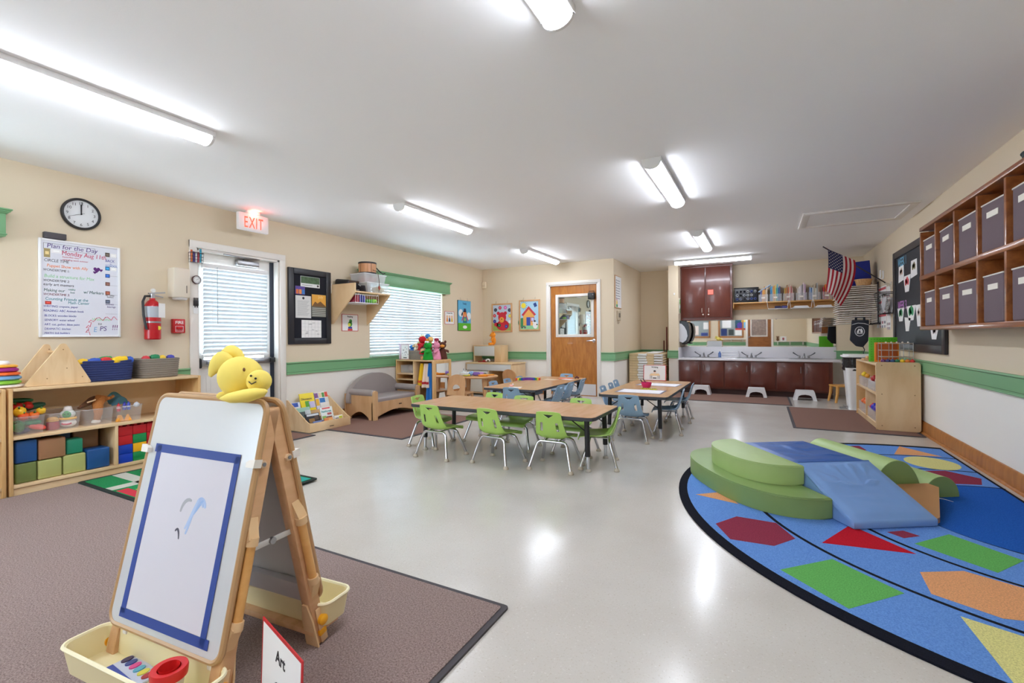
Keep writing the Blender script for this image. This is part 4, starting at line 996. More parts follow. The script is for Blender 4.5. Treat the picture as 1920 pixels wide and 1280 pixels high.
t = thing('play_rug', 'green street map play rug sticking out from behind the easel', 'rug', T(0, 0, .0005))
mb = MB(); mb.prism(rrect(-4.50, -2.96, 1.49, 2.385, .03), .012, .018, P(24, 38, 34, .9)); mb.build('border', t)
PGR = carpet('rug_green', (52, 148, 92), (30, 116, 66), 200., .3); PRD = P(190, 190, 178, .95)
mb = MB(); mb.prism(rrect(-4.465, -2.995, 1.522, 2.355, .02), .013, .0195, PGR)
for a, b, c, d in ((-4.465, -2.995, 1.69, 1.78), (-4.12, -4.02, 1.522, 2.355), (-3.5, -3.4, 1.522, 2.355), (-4.465, -2.995, 2.10, 2.17)): mb.box((a, c, .013), (b, d, .0199), PRD)
for a, b, c, d, col in ((-3.98, -3.62, 1.53, 1.60, (196, 40, 60)), (-3.9, -3.7, 1.61, 1.67, (236, 206, 60)), (-3.84, -3.55, 1.83, 1.93, (190, 50, 60)), (-3.8, -3.6, 1.95, 2.06, (236, 220, 70)), (-4.40, -4.16, 1.84, 2.02, (46, 78, 62)), (-4.35, -4.18, 1.90, 1.98, (200, 196, 186)), (-3.3, -3.0, 1.8, 2.0, (60, 130, 190)), (-3.35, -2.999, 2.2, 2.345, (34, 150, 140)), (-4.42, -4.2, 2.2, 2.32, (226, 214, 90)), (-4.0, -3.6, 2.2, 2.3, (150, 60, 70))): mb.box((a, c, .013), (b, d, .0201), P(*col, .95))
for k in range(5): mb.box((-3.62 + .035 * k, 1.61, .013), (-3.604 + .035 * k, 1.68, .0203), PAPER)
mb.build('street_map', t)

# ---------------------------------------------------------------- child sofa and book box
GRAYV = leather('taupe', (160, 150, 147))
s = thing('child_sofa', 'small taupe vinyl sofa with a wooden frame against the left wall', 'sofa', ML(4.40, -4.43, .009))
L_, D_ = .90, .47
fr = MB()
z0 = .225
pr = [(.0, 0), (.075, 0), (.085, .035)] + [(.085 + (L_ - .17) * k / 12, .035 + .065 * math.sin(PI * k / 12)) for k in range(13)] + [(L_ - .085, .035), (L_ - .075, 0), (L_, 0), (L_, z0), (0, z0)]
fr.prism(pr, -.018, 0, MAPLE, Matrix(((1, 0, 0, 0), (0, 0, -1, 0), (0, 1, 0, 0), (0, 0, 0, 1))))
fr.build('front_rail', s)
for k, x in enumerate((-.005, L_ - .065)):
    mb = MB(); post = [(x + .005, 0), (x + .065, 0), (x + .07, .2), (x + .068, .33)] + arc(x + .035, .345, .036, 0, 180, 8) + [(x + .0, .33), (x + .002, .2)]
    mb.prism(post, -.001, .03, MAPLE, Matrix(((1, 0, 0, 0), (0, 0, -1, 0), (0, 1, 0, 0), (0, 0, 0, 1)))); mb.build('arm_post', s)
for x in (.0, L_ - .02):
    mb = MB(); sp = [(.0, 0), (.07, 0), (.08, .03)] + [(.08 + (D_ - .16) * q / 10, .03 + .07 * math.sin(PI * q / 10)) for q in range(11)] + [(D_ - .08, .03), (D_ - .07, 0), (D_, 0), (D_, .33), (0, .33)]
    mb.prism(sp, x, x + .02, MAPLE, Matrix(((0, 0, 1, 0), (1, 0, 0, 0), (0, 1, 0, 0), (0, 0, 0, 1)))); mb.build('side_panel', s)
mb = MB(); mb.box((.05, .005, .20), (L_ - .05, D_ - .09, .285), GRAYV, .03, None, 4); mb.build('seat_cushion', s)
for x in (.03, L_ - .03):
    mb = MB(); mb.tube([(x, -.0, .345), (x, .01, .345), (x, .2, .347), (x, D_ - .06, .347), (x, D_ - .045, .347)], .05, GRAYV, 16, radii=[.03, .044, .046, .046, .03]); mb.build('arm_roll', s)
mb = MB(); ap = [(-.02, .2)] + list(reversed(arc(L_ / 2, .25, .475, 0, 180, 24, .325))) + [(L_ + .02, .2)]
ap = [(min(max(p[0], -.055), L_ + .055), p[1]) for p in ap]
mb.prism(ap, -(D_ - .005), -(D_ - .085), GRAYV, Matrix(((1, 0, 0, 0), (0, 0, -1, 0), (0, 1, 0, 0), (0, 0, 0, 1))))
b_ = mb.build('back_cushion', s)
mb = MB(); mb.tube([(p[0], D_ - .083, p[1]) for p in ap], .004, GRAYV, 6); mb.build('piping', b_)
mb = MB(); mb.box((-.03, D_ - .004, .05), (L_ + .03, D_ + .006, .33), MAPLE); mb.build('back_panel', s)
for x in (.47, .49, .505): 
    mb = MB(); mb.box((x, -.0305, .155), (x + .01, -.0185, .17), P(96, 70, 48)); 
    mb.build('stamped_mark', s)

bb = thing('book_box', 'low birch book box holding picture books between the exit door and the sofa', 'book box', ML(3.507, -4.503, .0005) @ Matrix.Translation((0, 0, .0085)))
W2 = .583
for x in (0, W2 - .012):
    mb = MB(); mb.prism([(0, 0), (.40, 0), (.40, .345), (.375, .345), (.05, .125), (.0, .10)], x, x + .012, BIRCH, Matrix(((0, 0, 1, 0), (1, 0, 0, 0), (0, 1, 0, 0), (0, 0, 0, 1)))); mb.build('side_panel', bb)
mb = MB(); mb.box((.0, -.012, 0), (W2, 0, .102), BIRCH, .002); mb.build('front_panel', bb)
mb = MB(); mb.box((.27, -.0135, .03), (.33, -.0115, .038), P(70, 54, 44)); mb.build('stamped_mark', bb)
for k, (d, z) in enumerate(((.0, .012), (.10, .06), (.20, .12), (.30, .18))):
    mb = MB(); mb.box((.012, d, z), (W2 - .012, d + .10, z + .01), BIRCH); mb.box((.012, d + .096, z), (W2 - .012, d + .105, z + .075), BIRCH); mb.build('tier', bb)
def book(label, x0, x1, tier, hgt, cover, title=None, tcol=INK, deco=(), tsize=.03, ty=.7, lean=.30, th=.012):
    d, z = ((.055, .0225), (.145, .0705), (.245, .1305), (.345, .1905))[tier]
    M = ML(3.507, -4.503, .009) @ Matrix.Translation((x0, d, z)) @ Matrix.Rotation(-lean, 4, 'X') @ Matrix(((1, 0, 0, 0), (0, 0, -1, 0), (0, 1, 0, 0), (0, 0, 0, 1)))
    t = thing('picture_book', label, 'book', M, 'picture books in the birch box')
    w = x1 - x0
    mb = MB(); mb.box((0, 0, .0), (w, hgt, th), P(*cover, .35), .001); mb.build('cover', t)
    mb = MB(); mb.box((.003, hgt - .003, .002), (w - .002, hgt + .0004, th - .002), PAPER); mb.build('pages', t)
    if deco:
        for a, b, c, e, col in deco:
            mb = MB(); mb.box((w * a, hgt * c, th), (w * b, hgt * e, th + .0006), P(*col, .4)); mb.build('cover_art', t)
    if title: text(title, tsize, P(*tcol), t, w * .06, hgt * ty, th + .0007, 'lettering', bold=.0008)
book('blue and white picture book at the left end of the back row', .018, .155, 3, .12, (214, 222, 236), deco=((.05, .8, .55, .95, (48, 84, 180)), (.4, .95, .1, .5, (232, 230, 226))))
book('yellow dinosaur picture book standing tallest in the birch box', .168, .365, 3, .215, (244, 220, 44), 'Dinosaurs', (60, 40, 60), ((.3, .6, .12, .55, (90, 170, 50)), (.55, .97, .14, .5, (200, 196, 232))), .036, .62)
book('narrow picture book with purple and yellow pictures in the back row', .372, .43, 3, .205, (226, 226, 240), deco=((.1, .9, .68, .97, (130, 80, 140)), (.12, .9, .2, .62, (238, 184, 44)), (0, .08, 0, 1, (60, 70, 160))))
book('white picture book with a grid of red, green and blue pictures', .436, .57, 3, .205, (238, 238, 236), deco=((.02, .3, .68, .97, (226, 200, 160)), (.34, .62, .68, .97, (80, 150, 70)), (.66, .98, .68, .99, (214, 70, 40)), (.02, .6, .36, .64, (40, 120, 196)), (.66, .98, .36, .62, (220, 226, 230))))
book('pale green picture book leaning in the second row from the back', .03, .22, 2, .125, (150, 190, 170), deco=((.05, .7, .05, .6, (70, 84, 80)), (.6, .98, .1, .7, (196, 204, 206))), lean=.36)
book('black picture book with a coiled snake on the cover', .075, .265, 1, .115, (34, 32, 38), None, deco=((.1, .95, .75, .95, (214, 218, 224)), (.2, .6, .1, .5, (150, 110, 50)), (.62, .9, .3, .7, (90, 70, 60))), lean=.32)
book('white rainforest picture book in the second row from the front', .29, .465, 1, .165, (232, 238, 236), 'Rainforest', (30, 150, 150), ((.15, .8, .86, .96, (220, 80, 80)), (.05, .35, .03, .36, (140, 190, 90)), (.35, .85, .03, .3, (120, 72, 56)), (.5, .85, .4, .56, (190, 90, 90))), .034, .62)
book('blue picture book at the left of the front row', .10, .245, 0, .085, (112, 132, 186), deco=((.1, .7, .3, .6, (190, 206, 236)), (.78, .98, .1, .9, (120, 60, 90))), lean=.2)
book('orange picture book in the middle of the front row', .255, .375, 0, .10, (234, 150, 84), deco=((.15, .4, .2, .5, (150, 70, 50)), (.5, .9, .5, .9, (246, 186, 110))), lean=.2)
book('white picture book with a yellow flower at the right of the front row', .40, .525, 0, .105, (236, 232, 220), deco=((.55, .95, .3, .9, (206, 206, 70)), (.1, .5, .5, .75, (120, 110, 130)), (.2, .45, .08, .2, (60, 60, 70))), lean=.2)

# ---------------------------------------------------------------- dress-up unit with the plush toys
du = shelf_unit('dress_up_unit', 'birch dress up unit with a mirror side standing out from the left wall', 'storage unit', T(-4.93, 5.375, .0005), .715, .43, .745, [.055], [(.345, .055, .72)], True)
for z in (.54, .455):
    mb = MB(); mb.box((.022, .006, z - .018), (.335, .415, z), BIRCH, .002); mb.build('shelf', du)
mb = MB(); mb.box((.717, .055, .05), (.722, .375, .69), MIRROR); mp = mb.build('mirror_pane', du)
mb = MB()
for a, b, c, d in ((.0, .055, 0, .74), (.375, .43, 0, .74), (.055, .375, 0, .05), (.055, .375, .69, .74)): mb.box((.715, a, c + .001), (.728, b, d - .001), BIRCH_EDGE, .003)
mb.build('mirror_frame', du)
mb = MB()
for x in (.40, .50, .61): mb.tube([(x, .40, .665), (x, .20, .672), (x, .195, .69)], .005, STEEL, 6)
mb.build('coat_hooks', du)
def garment(label, x0, x1, xt, z0, z1, col, y=5.42, ph=0., trim=None, flare=.02, name='costume'):
    t = thing(name, label, 'costume', T(.0, .10))
    def f(u, v):
        w = .45 + .55 * (1 - v) ** .7
        x = xt * v + (x0 + (x1 - x0) * u) * (1 - v) if False else xt + (x0 + (x1 - x0) * u - xt) * w
        return Vector((x, y + .03 * math.sin(u * 11 + ph) * (1 - v * .6) - .03 * (1 - v), z0 + (z1 - z0) * v))
    mb = MB(); mb.grid(f, 26, 14, mat('cloth_' + label[:12].replace(' ', '_'), col, .75, bump=.15, bscale=200), .006); mb.build('fabric', t, 70)
    if trim:
        mb = MB(); mb.grid(lambda u, v: f(u, .14 + .10 * v) + Vector((0, -.008, 0)), 26, 4, P(*trim, .7), .003); mb.build('trim_band', t, 70)
garment('yellow costume with a red band hanging in the dress up unit', -4.545, -4.405, -4.47, .36, .69, (240, 196, 30), 5.34, .4, (226, 90, 40))
garment('cream costume with red trim hanging in the middle of the dress up unit', -4.46, -4.31, -4.39, .34, .69, (240, 220, 200), 5.33, 1.5, (190, 40, 50))
garment('shiny blue costume hanging lowest in the dress up unit', -4.375, -4.245, -4.305, .10, .70, (40, 122, 200), 5.32, 2.2)
t = thing('clear_bin', 'clear bin on the shelf of the dress up unit', 'bin', T(-4.765, 5.57, .541))
mb = MB(); mb.box((-.13, -.12, .002), (.13, .12, .006), FROST)
for a, b in (((-.13, -.12), (.13, -.117)), ((-.13, .117), (.13, .12)), ((-.13, -.12), (-.127, .12)), ((.127, -.12), (.13, .12))): mb.box((a[0], a[1], .002), (b[0], b[1], .115), FROST)
mb.build('tub', t)
mb = MB(); mb.tube([(p[0], p[1], .115) for p in rrect(-.135, .135, -.125, .125, .02)], .005, CLEARP, 6, closed=True); mb.build('rim', t)
mb = MB(); mb.ell((0, 0, 0), (.07, .06, .05), mat('tan_plush', (170, 134, 104), .95, bump=.8, bscale=90), 14); mb.ell((.06, -.02, .05), .035, mat('tan_plush_b', (176, 140, 110), .95, bump=.8, bscale=90), 12)
tag(mb.build('plush_bundle', M=T(-4.765, 5.57, .60)), 'tan plush bundle inside the clear bin of the dress up unit', 'soft toy')

FLOT = T(-4.85, 5.44, .7465, R(-4))
t = thing('photo_holder', 'double sided clear stand with a red edged song sheet on the dress up unit', 'sign', FLOT)
mb = MB(); mb.box((-.03, .0, 0), (.135, .003, .225), RED_B); mb.box((-.026, -.0008, .005), (.131, .0005, .22), PAPER); mb.build('front_card', t)
mb = MB(); mb.box((-.075, .0, 0), (-.036, .003, .228), P(190, 120, 160)); mb.box((-.074, -.001, .01), (-.04, .0005, .22), P(226, 214, 226)); mb.build('side_card', t)
mb = MB()
for k in range(12): mb.ell((random.uniform(-.01, .12), -.0012, random.uniform(.06, .2)), (.006, .0012, .006), INK, 6)
mb.box((.02, -.0015, .02), (.09, -.0005, .032), INK); mb.build('notes', t)
t = thing('rope_basket', 'round grey coiled basket under the plush toys', 'basket', T(-4.61, 5.53, .7465))
mb = MB()
for k in range(8): mb.tube([((.145 + .001 * k) * math.cos(a), (.125 + .001 * k) * math.sin(a), .009 + .0175 * k) for a in [2 * PI * q / 28 for q in range(28)]], .0095, GREY_R, 6, closed=True)
mb.build('coils', t, 60)
mb = MB(); mb.disc((0, 0), .135, .003, .012, GREY_R, ry=.115); mb.build('bottom', t)

def plush(rgb): return mat('plush_%d_%d_%d' % rgb, rgb, .95, var=.08, vscale=30, bump=.5, bscale=160)
def puppet(label, c, h, rgb, muzzle=None, belly=None, ears=None, eyes=(20, 20, 24), rz=-.5, name='hand_puppet', tilt=0., extra=None):
    t = thing(name, label, 'soft toy', T(c[0] - .07, c[1] + .10, c[2] + .0045, rz) @ Matrix.Diagonal((1.2, 1.2, 1., 1.)) @ Matrix.Rotation(tilt, 4, 'Y')); m = plush(rgb); k = h / .22
    mb = MB(); mb.lathe([(0, 0), (.05 * k, 0), (.052 * k, .01 * k), (.042 * k, .07 * k), (.032 * k, .115 * k), (.018 * k, .14 * k), (0, .14 * k)], m, 18)
    mb.ell((0, 0, .172 * k), (.040 * k, .040 * k, .042 * k), m, 18); mb.build('body', t, 70)
    for s in (-1, 1):
        mb = MB(); mb.tube([(s * .03 * k, -.005, .11 * k), (s * .055 * k, -.03 * k, .10 * k), (s * .062 * k, -.05 * k, .085 * k)], .014 * k, m, 10, radii=[.013 * k, .014 * k, .008 * k]); mb.build('arm', t, 70)
    for s in (-1, 1):
        mb = MB(); mb.ell((s * .016 * k, -.037 * k, .185 * k), .006 * k, P(*eyes, .2), 8); mb.build('eye', t)
    if muzzle:
        mb = MB(); mb.ell((0, -.042 * k, .162 * k), (.026 * k, .024 * k, .020 * k), plush(muzzle), 14); mb.build('muzzle', t)
    if belly:
        mb = MB(); mb.ell((0, -.028 * k, .07 * k), (.032 * k, .02 * k, .05 * k), plush(belly), 14); mb.build('belly', t)
    if ears:
        for s in (-1, 1):
            mb = MB(); mb.ell((s * .03 * k, .0, .213 * k), (.013 * k, .008 * k, .018 * k), plush(ears), 10); mb.build('ear', t)
    return t, k
puppet('blue plush puppet poking out at the left of the grey basket', (-4.625, 5.38, .80), .165, (64, 140, 220), None, None, None)
puppet('cream and white plush puppet in the grey basket', (-4.55, 5.39, .81), .18, (238, 224, 190), (226, 196, 140), None, (240, 230, 200))
t, k = puppet('red plush puppet leaning over the grey basket', (-4.45, 5.40, .83), .27, (206, 26, 44), None, None, None, tilt=.12)
puppet('pale yellow plush puppet behind the red puppet', (-4.54, 5.52, .90), .21, (226, 214, 150), None, None, (226, 214, 150))
puppet('blue plush puppet on the very top of the pile', (-4.44, 5.56, .955), .185, (84, 156, 224), None, None, None, tilt=-.4)
puppet('orange and tan duck puppet lying near the top of the pile', (-4.37, 5.46, .90), .20, (244, 196, 120), (240, 140, 40), None, None, tilt=.5)
t, k = puppet('striped tan puppet between the red and green puppets', (-4.385, 5.36, .86), .17, (238, 200, 150), None, None, None, tilt=-.5)
for q in range(2):
    mb = MB(); mb.lathe([(.0475 * k, (.05 + .035 * q) * k), (.047 * k, (.066 + .035 * q) * k)], plush(((60, 66, 110), (240, 232, 160))[q]), 18); mb.build('stripe', t)
t, k = puppet('bright green frog puppet with white eyes at the front of the pile', (-4.30, 5.355, .742), .27, (30, 160, 50), None, None, None, (20, 20, 20), -.45)
for s in (-1, 1):
    mb = MB(); mb.ell((s * .020 * k, -.012 * k, .213 * k), .014 * k, P(240, 244, 240), 12); mb.build('eye_bulb', t)
puppet('pink pig puppet beside the green frog', (-4.245, 5.48, .742), .27, (236, 150, 180), (240, 160, 190), None, (240, 160, 190))
puppet('brown horse puppet with a tan muzzle at the right end of the pile', (-4.22, 5.60, .742), .27, (92, 50, 36), (226, 150, 60), None, (92, 50, 36), rz=.6)
puppet('dark red puppet at the back of the pile', (-4.33, 5.60, .90), .17, (170, 44, 70), None, None, None)
mb = MB(); mb.ell((0, 0, .03), (.022, .018, .03), plush((240, 170, 120)), 12); mb.ell((0, -.015, .05), (.01, .008, .01), plush((226, 120, 80)), 8)
tag(mb.build('finger_puppet', M=T(-4.44, 5.40, .7465)), 'tiny peach finger puppet at the front edge of the dress up unit', 'soft toy')

# ---------------------------------------------------------------- round table, wooden chairs, play kitchen
BEECH = wood('beech', (214, 166, 118), (198, 146, 98), (2, 2, .6), 5., .4)
rt_ = thing('round_table', 'small round wooden table with toys on it in the far left corner', 'table', T(-3.98, 6.16, .0005))
mb = MB(); mb.lathe([(0, .445), (.33, .445), (.345, .455), (.345, .465), (.335, .472), (0, .472)], BEECH, 40); mb.build('tabletop', rt_)
for k in range(4):
    a = PI / 4 + k * PI / 2 + .35; x, y = .24 * math.cos(a), .24 * math.sin(a)
    mb = MB(); mb.tube([(x * .98, y * .98, .445), (x, y, .25), (x * 1.12, y * 1.12, 0)], .03, BEECH, 12, radii=[.042, .032, .026]); mb.build('leg', rt_)
def wood_chair(label, M, m=BEECH, seat=.26, slot=True, grp=None, name='wooden_chair', sc=1.):
    t = thing(name, label, 'chair', M, grp)
    w = .15
    mb = MB(); mb.prism(rrect(-w, w, -.14, .14, .03), seat - .018, seat, m); mb.build('seat', t)
    mb = MB(); Q = Matrix(((1, 0, 0, 0), (0, .17, -1, -.155 - .17 * seat), (0, 1, .0, 0), (0, 0, 0, 1)))
    out = [(-w * .98, seat - .03), (w * .98, seat - .03), (w * .98, .42)] + arc(0, .42, w * .98, 0, 180, 14, .11)[1:]
    if slot:
        i0 = mb.mi(m); hole = [(.062 * math.cos(a), .335 + .048 * math.sin(a)) for a in [2 * PI * q / 20 for q in range(20)]]
        n = len(hole)
        # outline resampled by angle about the hole so the face ring is a clean strip
        def ray(a):
            best = 9.
            cx, cy = 0, .335; dx, dy = math.cos(a), math.sin(a)
            for p, q in zip(out, out[1:] + out[:1]):
                ex, ey = q[0] - p[0], q[1] - p[1]; den = dx * ey - dy * ex
                if abs(den) < 1e-9: continue
                tt = ((p[0] - cx) * ey - (p[1] - cy) * ex) / den; uu = ((p[0] - cx) * dy - (p[1] - cy) * dx) / den
                if tt > 0 and -1e-6 <= uu <= 1 + 1e-6: best = min(best, tt)
            return (cx + dx * best, cy + dy * best)
        angs = sorted([2 * PI * q / 40 for q in range(40)] + [math.atan2(seat - .03 - .335, s * w * .98) % (2 * PI) for s in (-1, 1)])
        O = [ray(a) for a in angs]; Hh = [(.062 * math.cos(a), .335 + .048 * math.sin(a)) for a in angs]
        for zz in (0, .016):
            pass
        lay = [[mb.bm.verts.new(Q @ Vector((p[0], p[1], zz))) for p in ring] for ring, zz in ((O, 0), (Hh, 0), (Hh, .016), (O, .016))]
        for A, B in zip(lay, lay[1:] + lay[:1]):
            for q in range(len(A)):
                f = mb.bm.faces.new((A[q], A[(q + 1) % len(A)], B[(q + 1) % len(A)], B[q])); f.material_index = i0
    else: mb.prism(out, 0, .016, m, Q)
    mb.build('backrest', t)
    for x in (-1, 1):
        for y in (-1, 1):
            mb = MB(); mb.tube([(x * .12, y * .105, seat - .015), (x * .13, y * .115, seat * .5), (x * .142, y * .14, 0)], .02, m, 10, radii=[.026, .021, .017]); mb.build('leg', t)
    return t
wood_chair('wooden chair with an oval cutout on the near side of the round table', T(-3.97, 5.73, .0005, R(6)))
wood_chair('wooden chair with an oval cutout on the far side of the round table', T(-3.80, 6.74, .0005, R(170)))
t = thing('dish_caddy', 'white plastic caddy with two small bottles on the round table', 'caddy', T(-4.17, 6.13, .473))
mb = MB(); mb.box((-.07, -.05, 0), (.07, .05, .05), P(226, 234, 240, .35), .006); mb.box((.075, -.03, 0), (.12, .03, .035), P(230, 236, 240, .35), .005); mb.build('tray', t)
for x in (-.03, .02):
    mb = MB(); mb.cyl((x, 0, .045), (x, 0, .075), .012, WHITEP, 10); mb.cyl((x, 0, .075), (x, 0, .105), .005, P(70, 110, 130), 8); mb.build('bottle', t)
for lab, x, y, m_, r in (('purple dinosaur shaped toy on the round table', -3.95, 6.10, (126, 96, 180), (.07, .04, .03)), ('lilac toy behind the purple toy on the round table', -3.90, 6.17, (186, 150, 200), (.05, .04, .028)), ('light blue ball shaped toy on the round table', -4.02, 6.07, (130, 170, 220), (.035, .035, .035))):
    t = thing('play_food', lab, 'toy', T(x, y, .473)); mb = MB(); mb.ell((0, 0, r[2]), r, P(*m_), 14); mb.build('body', t)
    mb = MB(); mb.ell((r[0] * .7, 0, r[2] * 1.5), r[2] * .6, P(*[min(255, v + 20) for v in m_]), 10); mb.build('knob', t)
t = thing('play_food', 'yellow and green leaf shaped toy at the near edge of the round table', 'toy', T(-4.06, 6.0, .473)); mb = MB(); mb.ell((0, 0, .01), (.07, .035, .010), P(190, 190, 60), 14); mb.build('leaf', t)
mb = MB(); mb.ell((.05, .0, .016), (.02, .02, .014), P(240, 210, 60), 10); mb.build('flower', t)
t = thing('toy_pan', 'orange toy pan lying on the round table', 'toy pan', T(-3.80, 6.08, .473, .4))
mb = MB(); mb.lathe([(0, 0), (.07, 0), (.085, .022), (.080, .022), (.066, .006), (0, .006)], P(244, 158, 44, .35), 24); mb.build('pan', t)
mb = MB(); mb.tube([(.08, 0, .018), (.13, .01, .022), (.17, .02, .022)], .010, P(244, 158, 44, .35), 8); mb.build('handle', t)

PKW = P(214, 214, 212, .4)
pk = thing('play_kitchen', 'low birch play kitchen counter in the far left corner', 'play kitchen', T(-4.94, 7.30, .0005))
mb = MB()
mb.bm.free()
for x in (0, .48, .955):
    mb = MB(); mb.box((x, 0, 0), (x + .022, .55, .575), BIRCH, .003); mb.build('side_panel', pk)
mb = MB(); mb.box((-.004, -.012, .577), (.985, .56, .602), BIRCH, .004); mb.build('worktop', pk)
mb = MB(); mb.box((.022, .53, .01), (.955, .545, .577), BIRCH); mb.build('back_panel', pk)
mb = MB(); mb.box((.024, .01, .03), (.955, .53, .05), BIRCH); mb.build('bottom_shelf', pk)
mb = MB(); mb.box((.02, -.006, .46), (.96, .008, .575), PKW, .003); mb.build('fascia', pk)
mb = MB(); mb.box((.03, -.004, .06), (.475, .006, .45), P(222, 218, 208), .003); d_ = mb.build('door', pk)
mb = MB(); mb.box((.05, -.02, .40), (.45, -.006, .412), BLACKP, .003); mb.build('handle', d_)
ph = thing('play_hutch', 'small birch hutch with a white panel standing on the play kitchen', 'play kitchen', T(-4.92, 7.52, .6035))
for a, b in ((0, .02), (.47, .61)):
    mb = MB(); mb.box((a, 0, 0), (b, .28, .30), BIRCH, .003); mb.build('side_panel', ph)
mb = MB(); mb.box((-.004, -.006, .302), (.615, .285, .318), BIRCH, .003); mb.build('top_panel', ph)
mb = MB(); mb.box((.02, -.004, .115), (.47, .008, .298), PKW, .003); mb.build('white_panel', ph)
t = thing('toy_phone', 'red and white toy phone under the hutch of the play kitchen', 'toy', T(-4.66, 7.46, .603))
mb = MB(); mb.box((-.10, -.03, 0), (.06, .04, .014), P(170, 40, 40), .004); mb.box((.0, -.03, .014), (.06, .03, .04), P(150, 50, 50), .006); mb.build('base', t)
mb = MB(); mb.tube([(.07, -.02, .02), (.08, -.01, .045), (.11, 0, .055), (.13, .01, .045), (.13, .02, .02)], .014, WHITEP, 8); mb.build('receiver', t)
t = thing('teddy_bear', 'orange teddy bear with a white belly sitting on the play hutch', 'soft toy', T(-4.52, 7.60, .9225, R(-50)))
ORP = plush((244, 150, 40)); WHP = plush((236, 226, 222))
mb = MB(); mb.ell((0, 0, .085), (.062, .052, .085), ORP); mb.ell((0, -.005, .195), (.058, .052, .052), ORP); mb.build('body', t, 80)
mb = MB(); mb.ell((0, -.028, .075), (.042, .032, .062), WHP); mb.build('belly', t)
for s in (-1, 1):
    mb = MB(); mb.ell((s * .042, 0, .238), (.02, .012, .02), ORP, 10); mb.build('ear', t)
    mb = MB(); mb.tube([(s * .05, -.01, .14), (s * .075, -.03, .11), (s * .07, -.045, .085)], .018, ORP, 8); mb.build('arm', t)
    mb = MB(); mb.tube([(s * .04, -.02, .03), (s * .055, -.06, .022), (s * .055, -.085, .024)], .024, ORP, 8); mb.build('leg', t)
    mb = MB(); mb.ell((s * .02, -.052, .205), .006, BLACKP, 8); mb.build('eye', t)
mb = MB(); mb.ell((0, -.052, .182), (.022, .02, .016), ORP, 12); mb.ell((0, -.072, .186), (.008, .006, .006), BLACKP, 8); mb.build('muzzle', t)

# pictures on the door wall
def framed_board(label, x0, x1, z0, z1, bg_):
    t = thing('picture_board', label, 'picture', WB(x0, z0, .001, YD)); w, h = x1 - x0, z1 - z0
    mb = MB()
    for a, b, c, d in ((0, .03, 0, h), (w - .03, w, 0, h), (.03, w - .03, 0, .03), (.03, w - .03, h - .03, h)): mb.box((a, c, 0), (b, d, .022), BEECH, .003)
    mb.build('frame', t)
    mb = MB(); mb.box((.02, .02, 0), (w - .02, h - .02, .014), P(*bg_)); mb.build('backing', t)
    mb = MB()
    for x in (w * .22, w * .78): mb.tube([(x - .01, h - .01, .022), (x, h + .05, .006), (x + .01, h - .01, .022)], .003, P(190, 170, 140), 5)
    mb.build('hangers', t)
    return t, w, h
t, w, h = framed_board('framed board with a red bear among coloured buttons', -4.745, -4.285, 1.17, 1.735, (190, 206, 222))
mb = MB(); mb.box((.03, .03, .014), (w - .03, h * .32, .0145), P(150, 176, 90)); mb.build('grass', t)
RBEAR = P(206, 30, 52)
mb = MB(); mb.disc((w * .55, h * .24), .14, .0145, .0155, RBEAR, ry=.105); mb.disc((w * .23, h * .27), .05, .0145, .0155, RBEAR, ry=.04); mb.disc((w * .52, h * .52), .09, .0145, .0155, RBEAR, ry=.10)
for x in (.33, .68): mb.disc((w * x, h * .66), .034, .0145, .0155, RBEAR)
mb.build('bear', t)
mb = MB(); mb.disc((w * .5, h * .43), .055, .0155, .0162, P(240, 160, 60)); mb.disc((w * .5, h * .45), .012, .0162, .0166, INK); mb.build('bear_muzzle', t)
for x, y, col in ((.2, .78, (40, 40, 60)), (.42, .85, (190, 60, 80)), (.68, .85, (220, 110, 180)), (.88, .76, (40, 50, 80)), (.15, .58, (200, 80, 90)), (.9, .56, (226, 206, 60)), (.15, .38, (50, 50, 140)), (.9, .36, (236, 236, 240)), (.38, .24, (40, 100, 50)), (.72, .2, (60, 60, 150))):
    mb = MB(); mb.disc((w * x, h * y), .035, .0162, .018, P(*col)); mb.disc((w * x, h * y), .012, .018, .0184, P(*[min(255, v + 60) for v in col])); mb.build('button', t)
t, w, h = framed_board('framed board with a red roofed house, a sun and a kite', -4.13, -3.69, 1.19, 1.78, (176, 214, 236))
mb = MB(); mb.disc((w * .16, h * .27), .09, .0142, .015, P(60, 140, 90)); mb.box((.03, .03, .014), (w - .03, h * .2, .0146), P(150, 214, 160)); mb.build('grass', t)
mb = MB(); mb.prism([(w * .2, h * .17), (w * .74, h * .17), (w * .74, h * .55), (w * .47, h * .74), (w * .2, h * .55)], .0148, .0158, P(240, 176, 90)); mb.build('house', t)
mb = MB(); mb.prism([(w * .12, h * .52), (w * .2, h * .48), (w * .47, h * .70), (w * .74, h * .48), (w * .82, h * .52), (w * .47, h * .80)], .0158, .0168, P(206, 60, 70)); mb.build('roof', t)
mb = MB(); mb.box((w * .36, h * .17, .0158), (w * .55, h * .44, .0168), P(60, 80, 170)); mb.build('painted_door', t)
mb = MB(); mb.box((w * .57, h * .30, .0158), (w * .74, h * .44, .0166), P(180, 60, 80)); mb.box((w * .595, h * .32, .0166), (w * .715, h * .42, .017), P(200, 206, 240)); mb.build('painted_window', t)
mb = MB(); mb.disc((w * .22, h * .82), .05, .0145, .0158, P(246, 220, 60))
for k in range(12): a = k * PI / 6; mb.rbox((w * .22 + .065 * math.cos(a), h * .82 + .065 * math.sin(a), .0150), (.02, .007, .001), P(90, 110, 60), (0, 0, a))
mb.build('painted_sun', t)
mb = MB(); mb.rbox((w * .78, h * .83, .015), (.06, .075, .001), P(30, 60, 130), (0, 0, .4)); mb.build('kite', t)
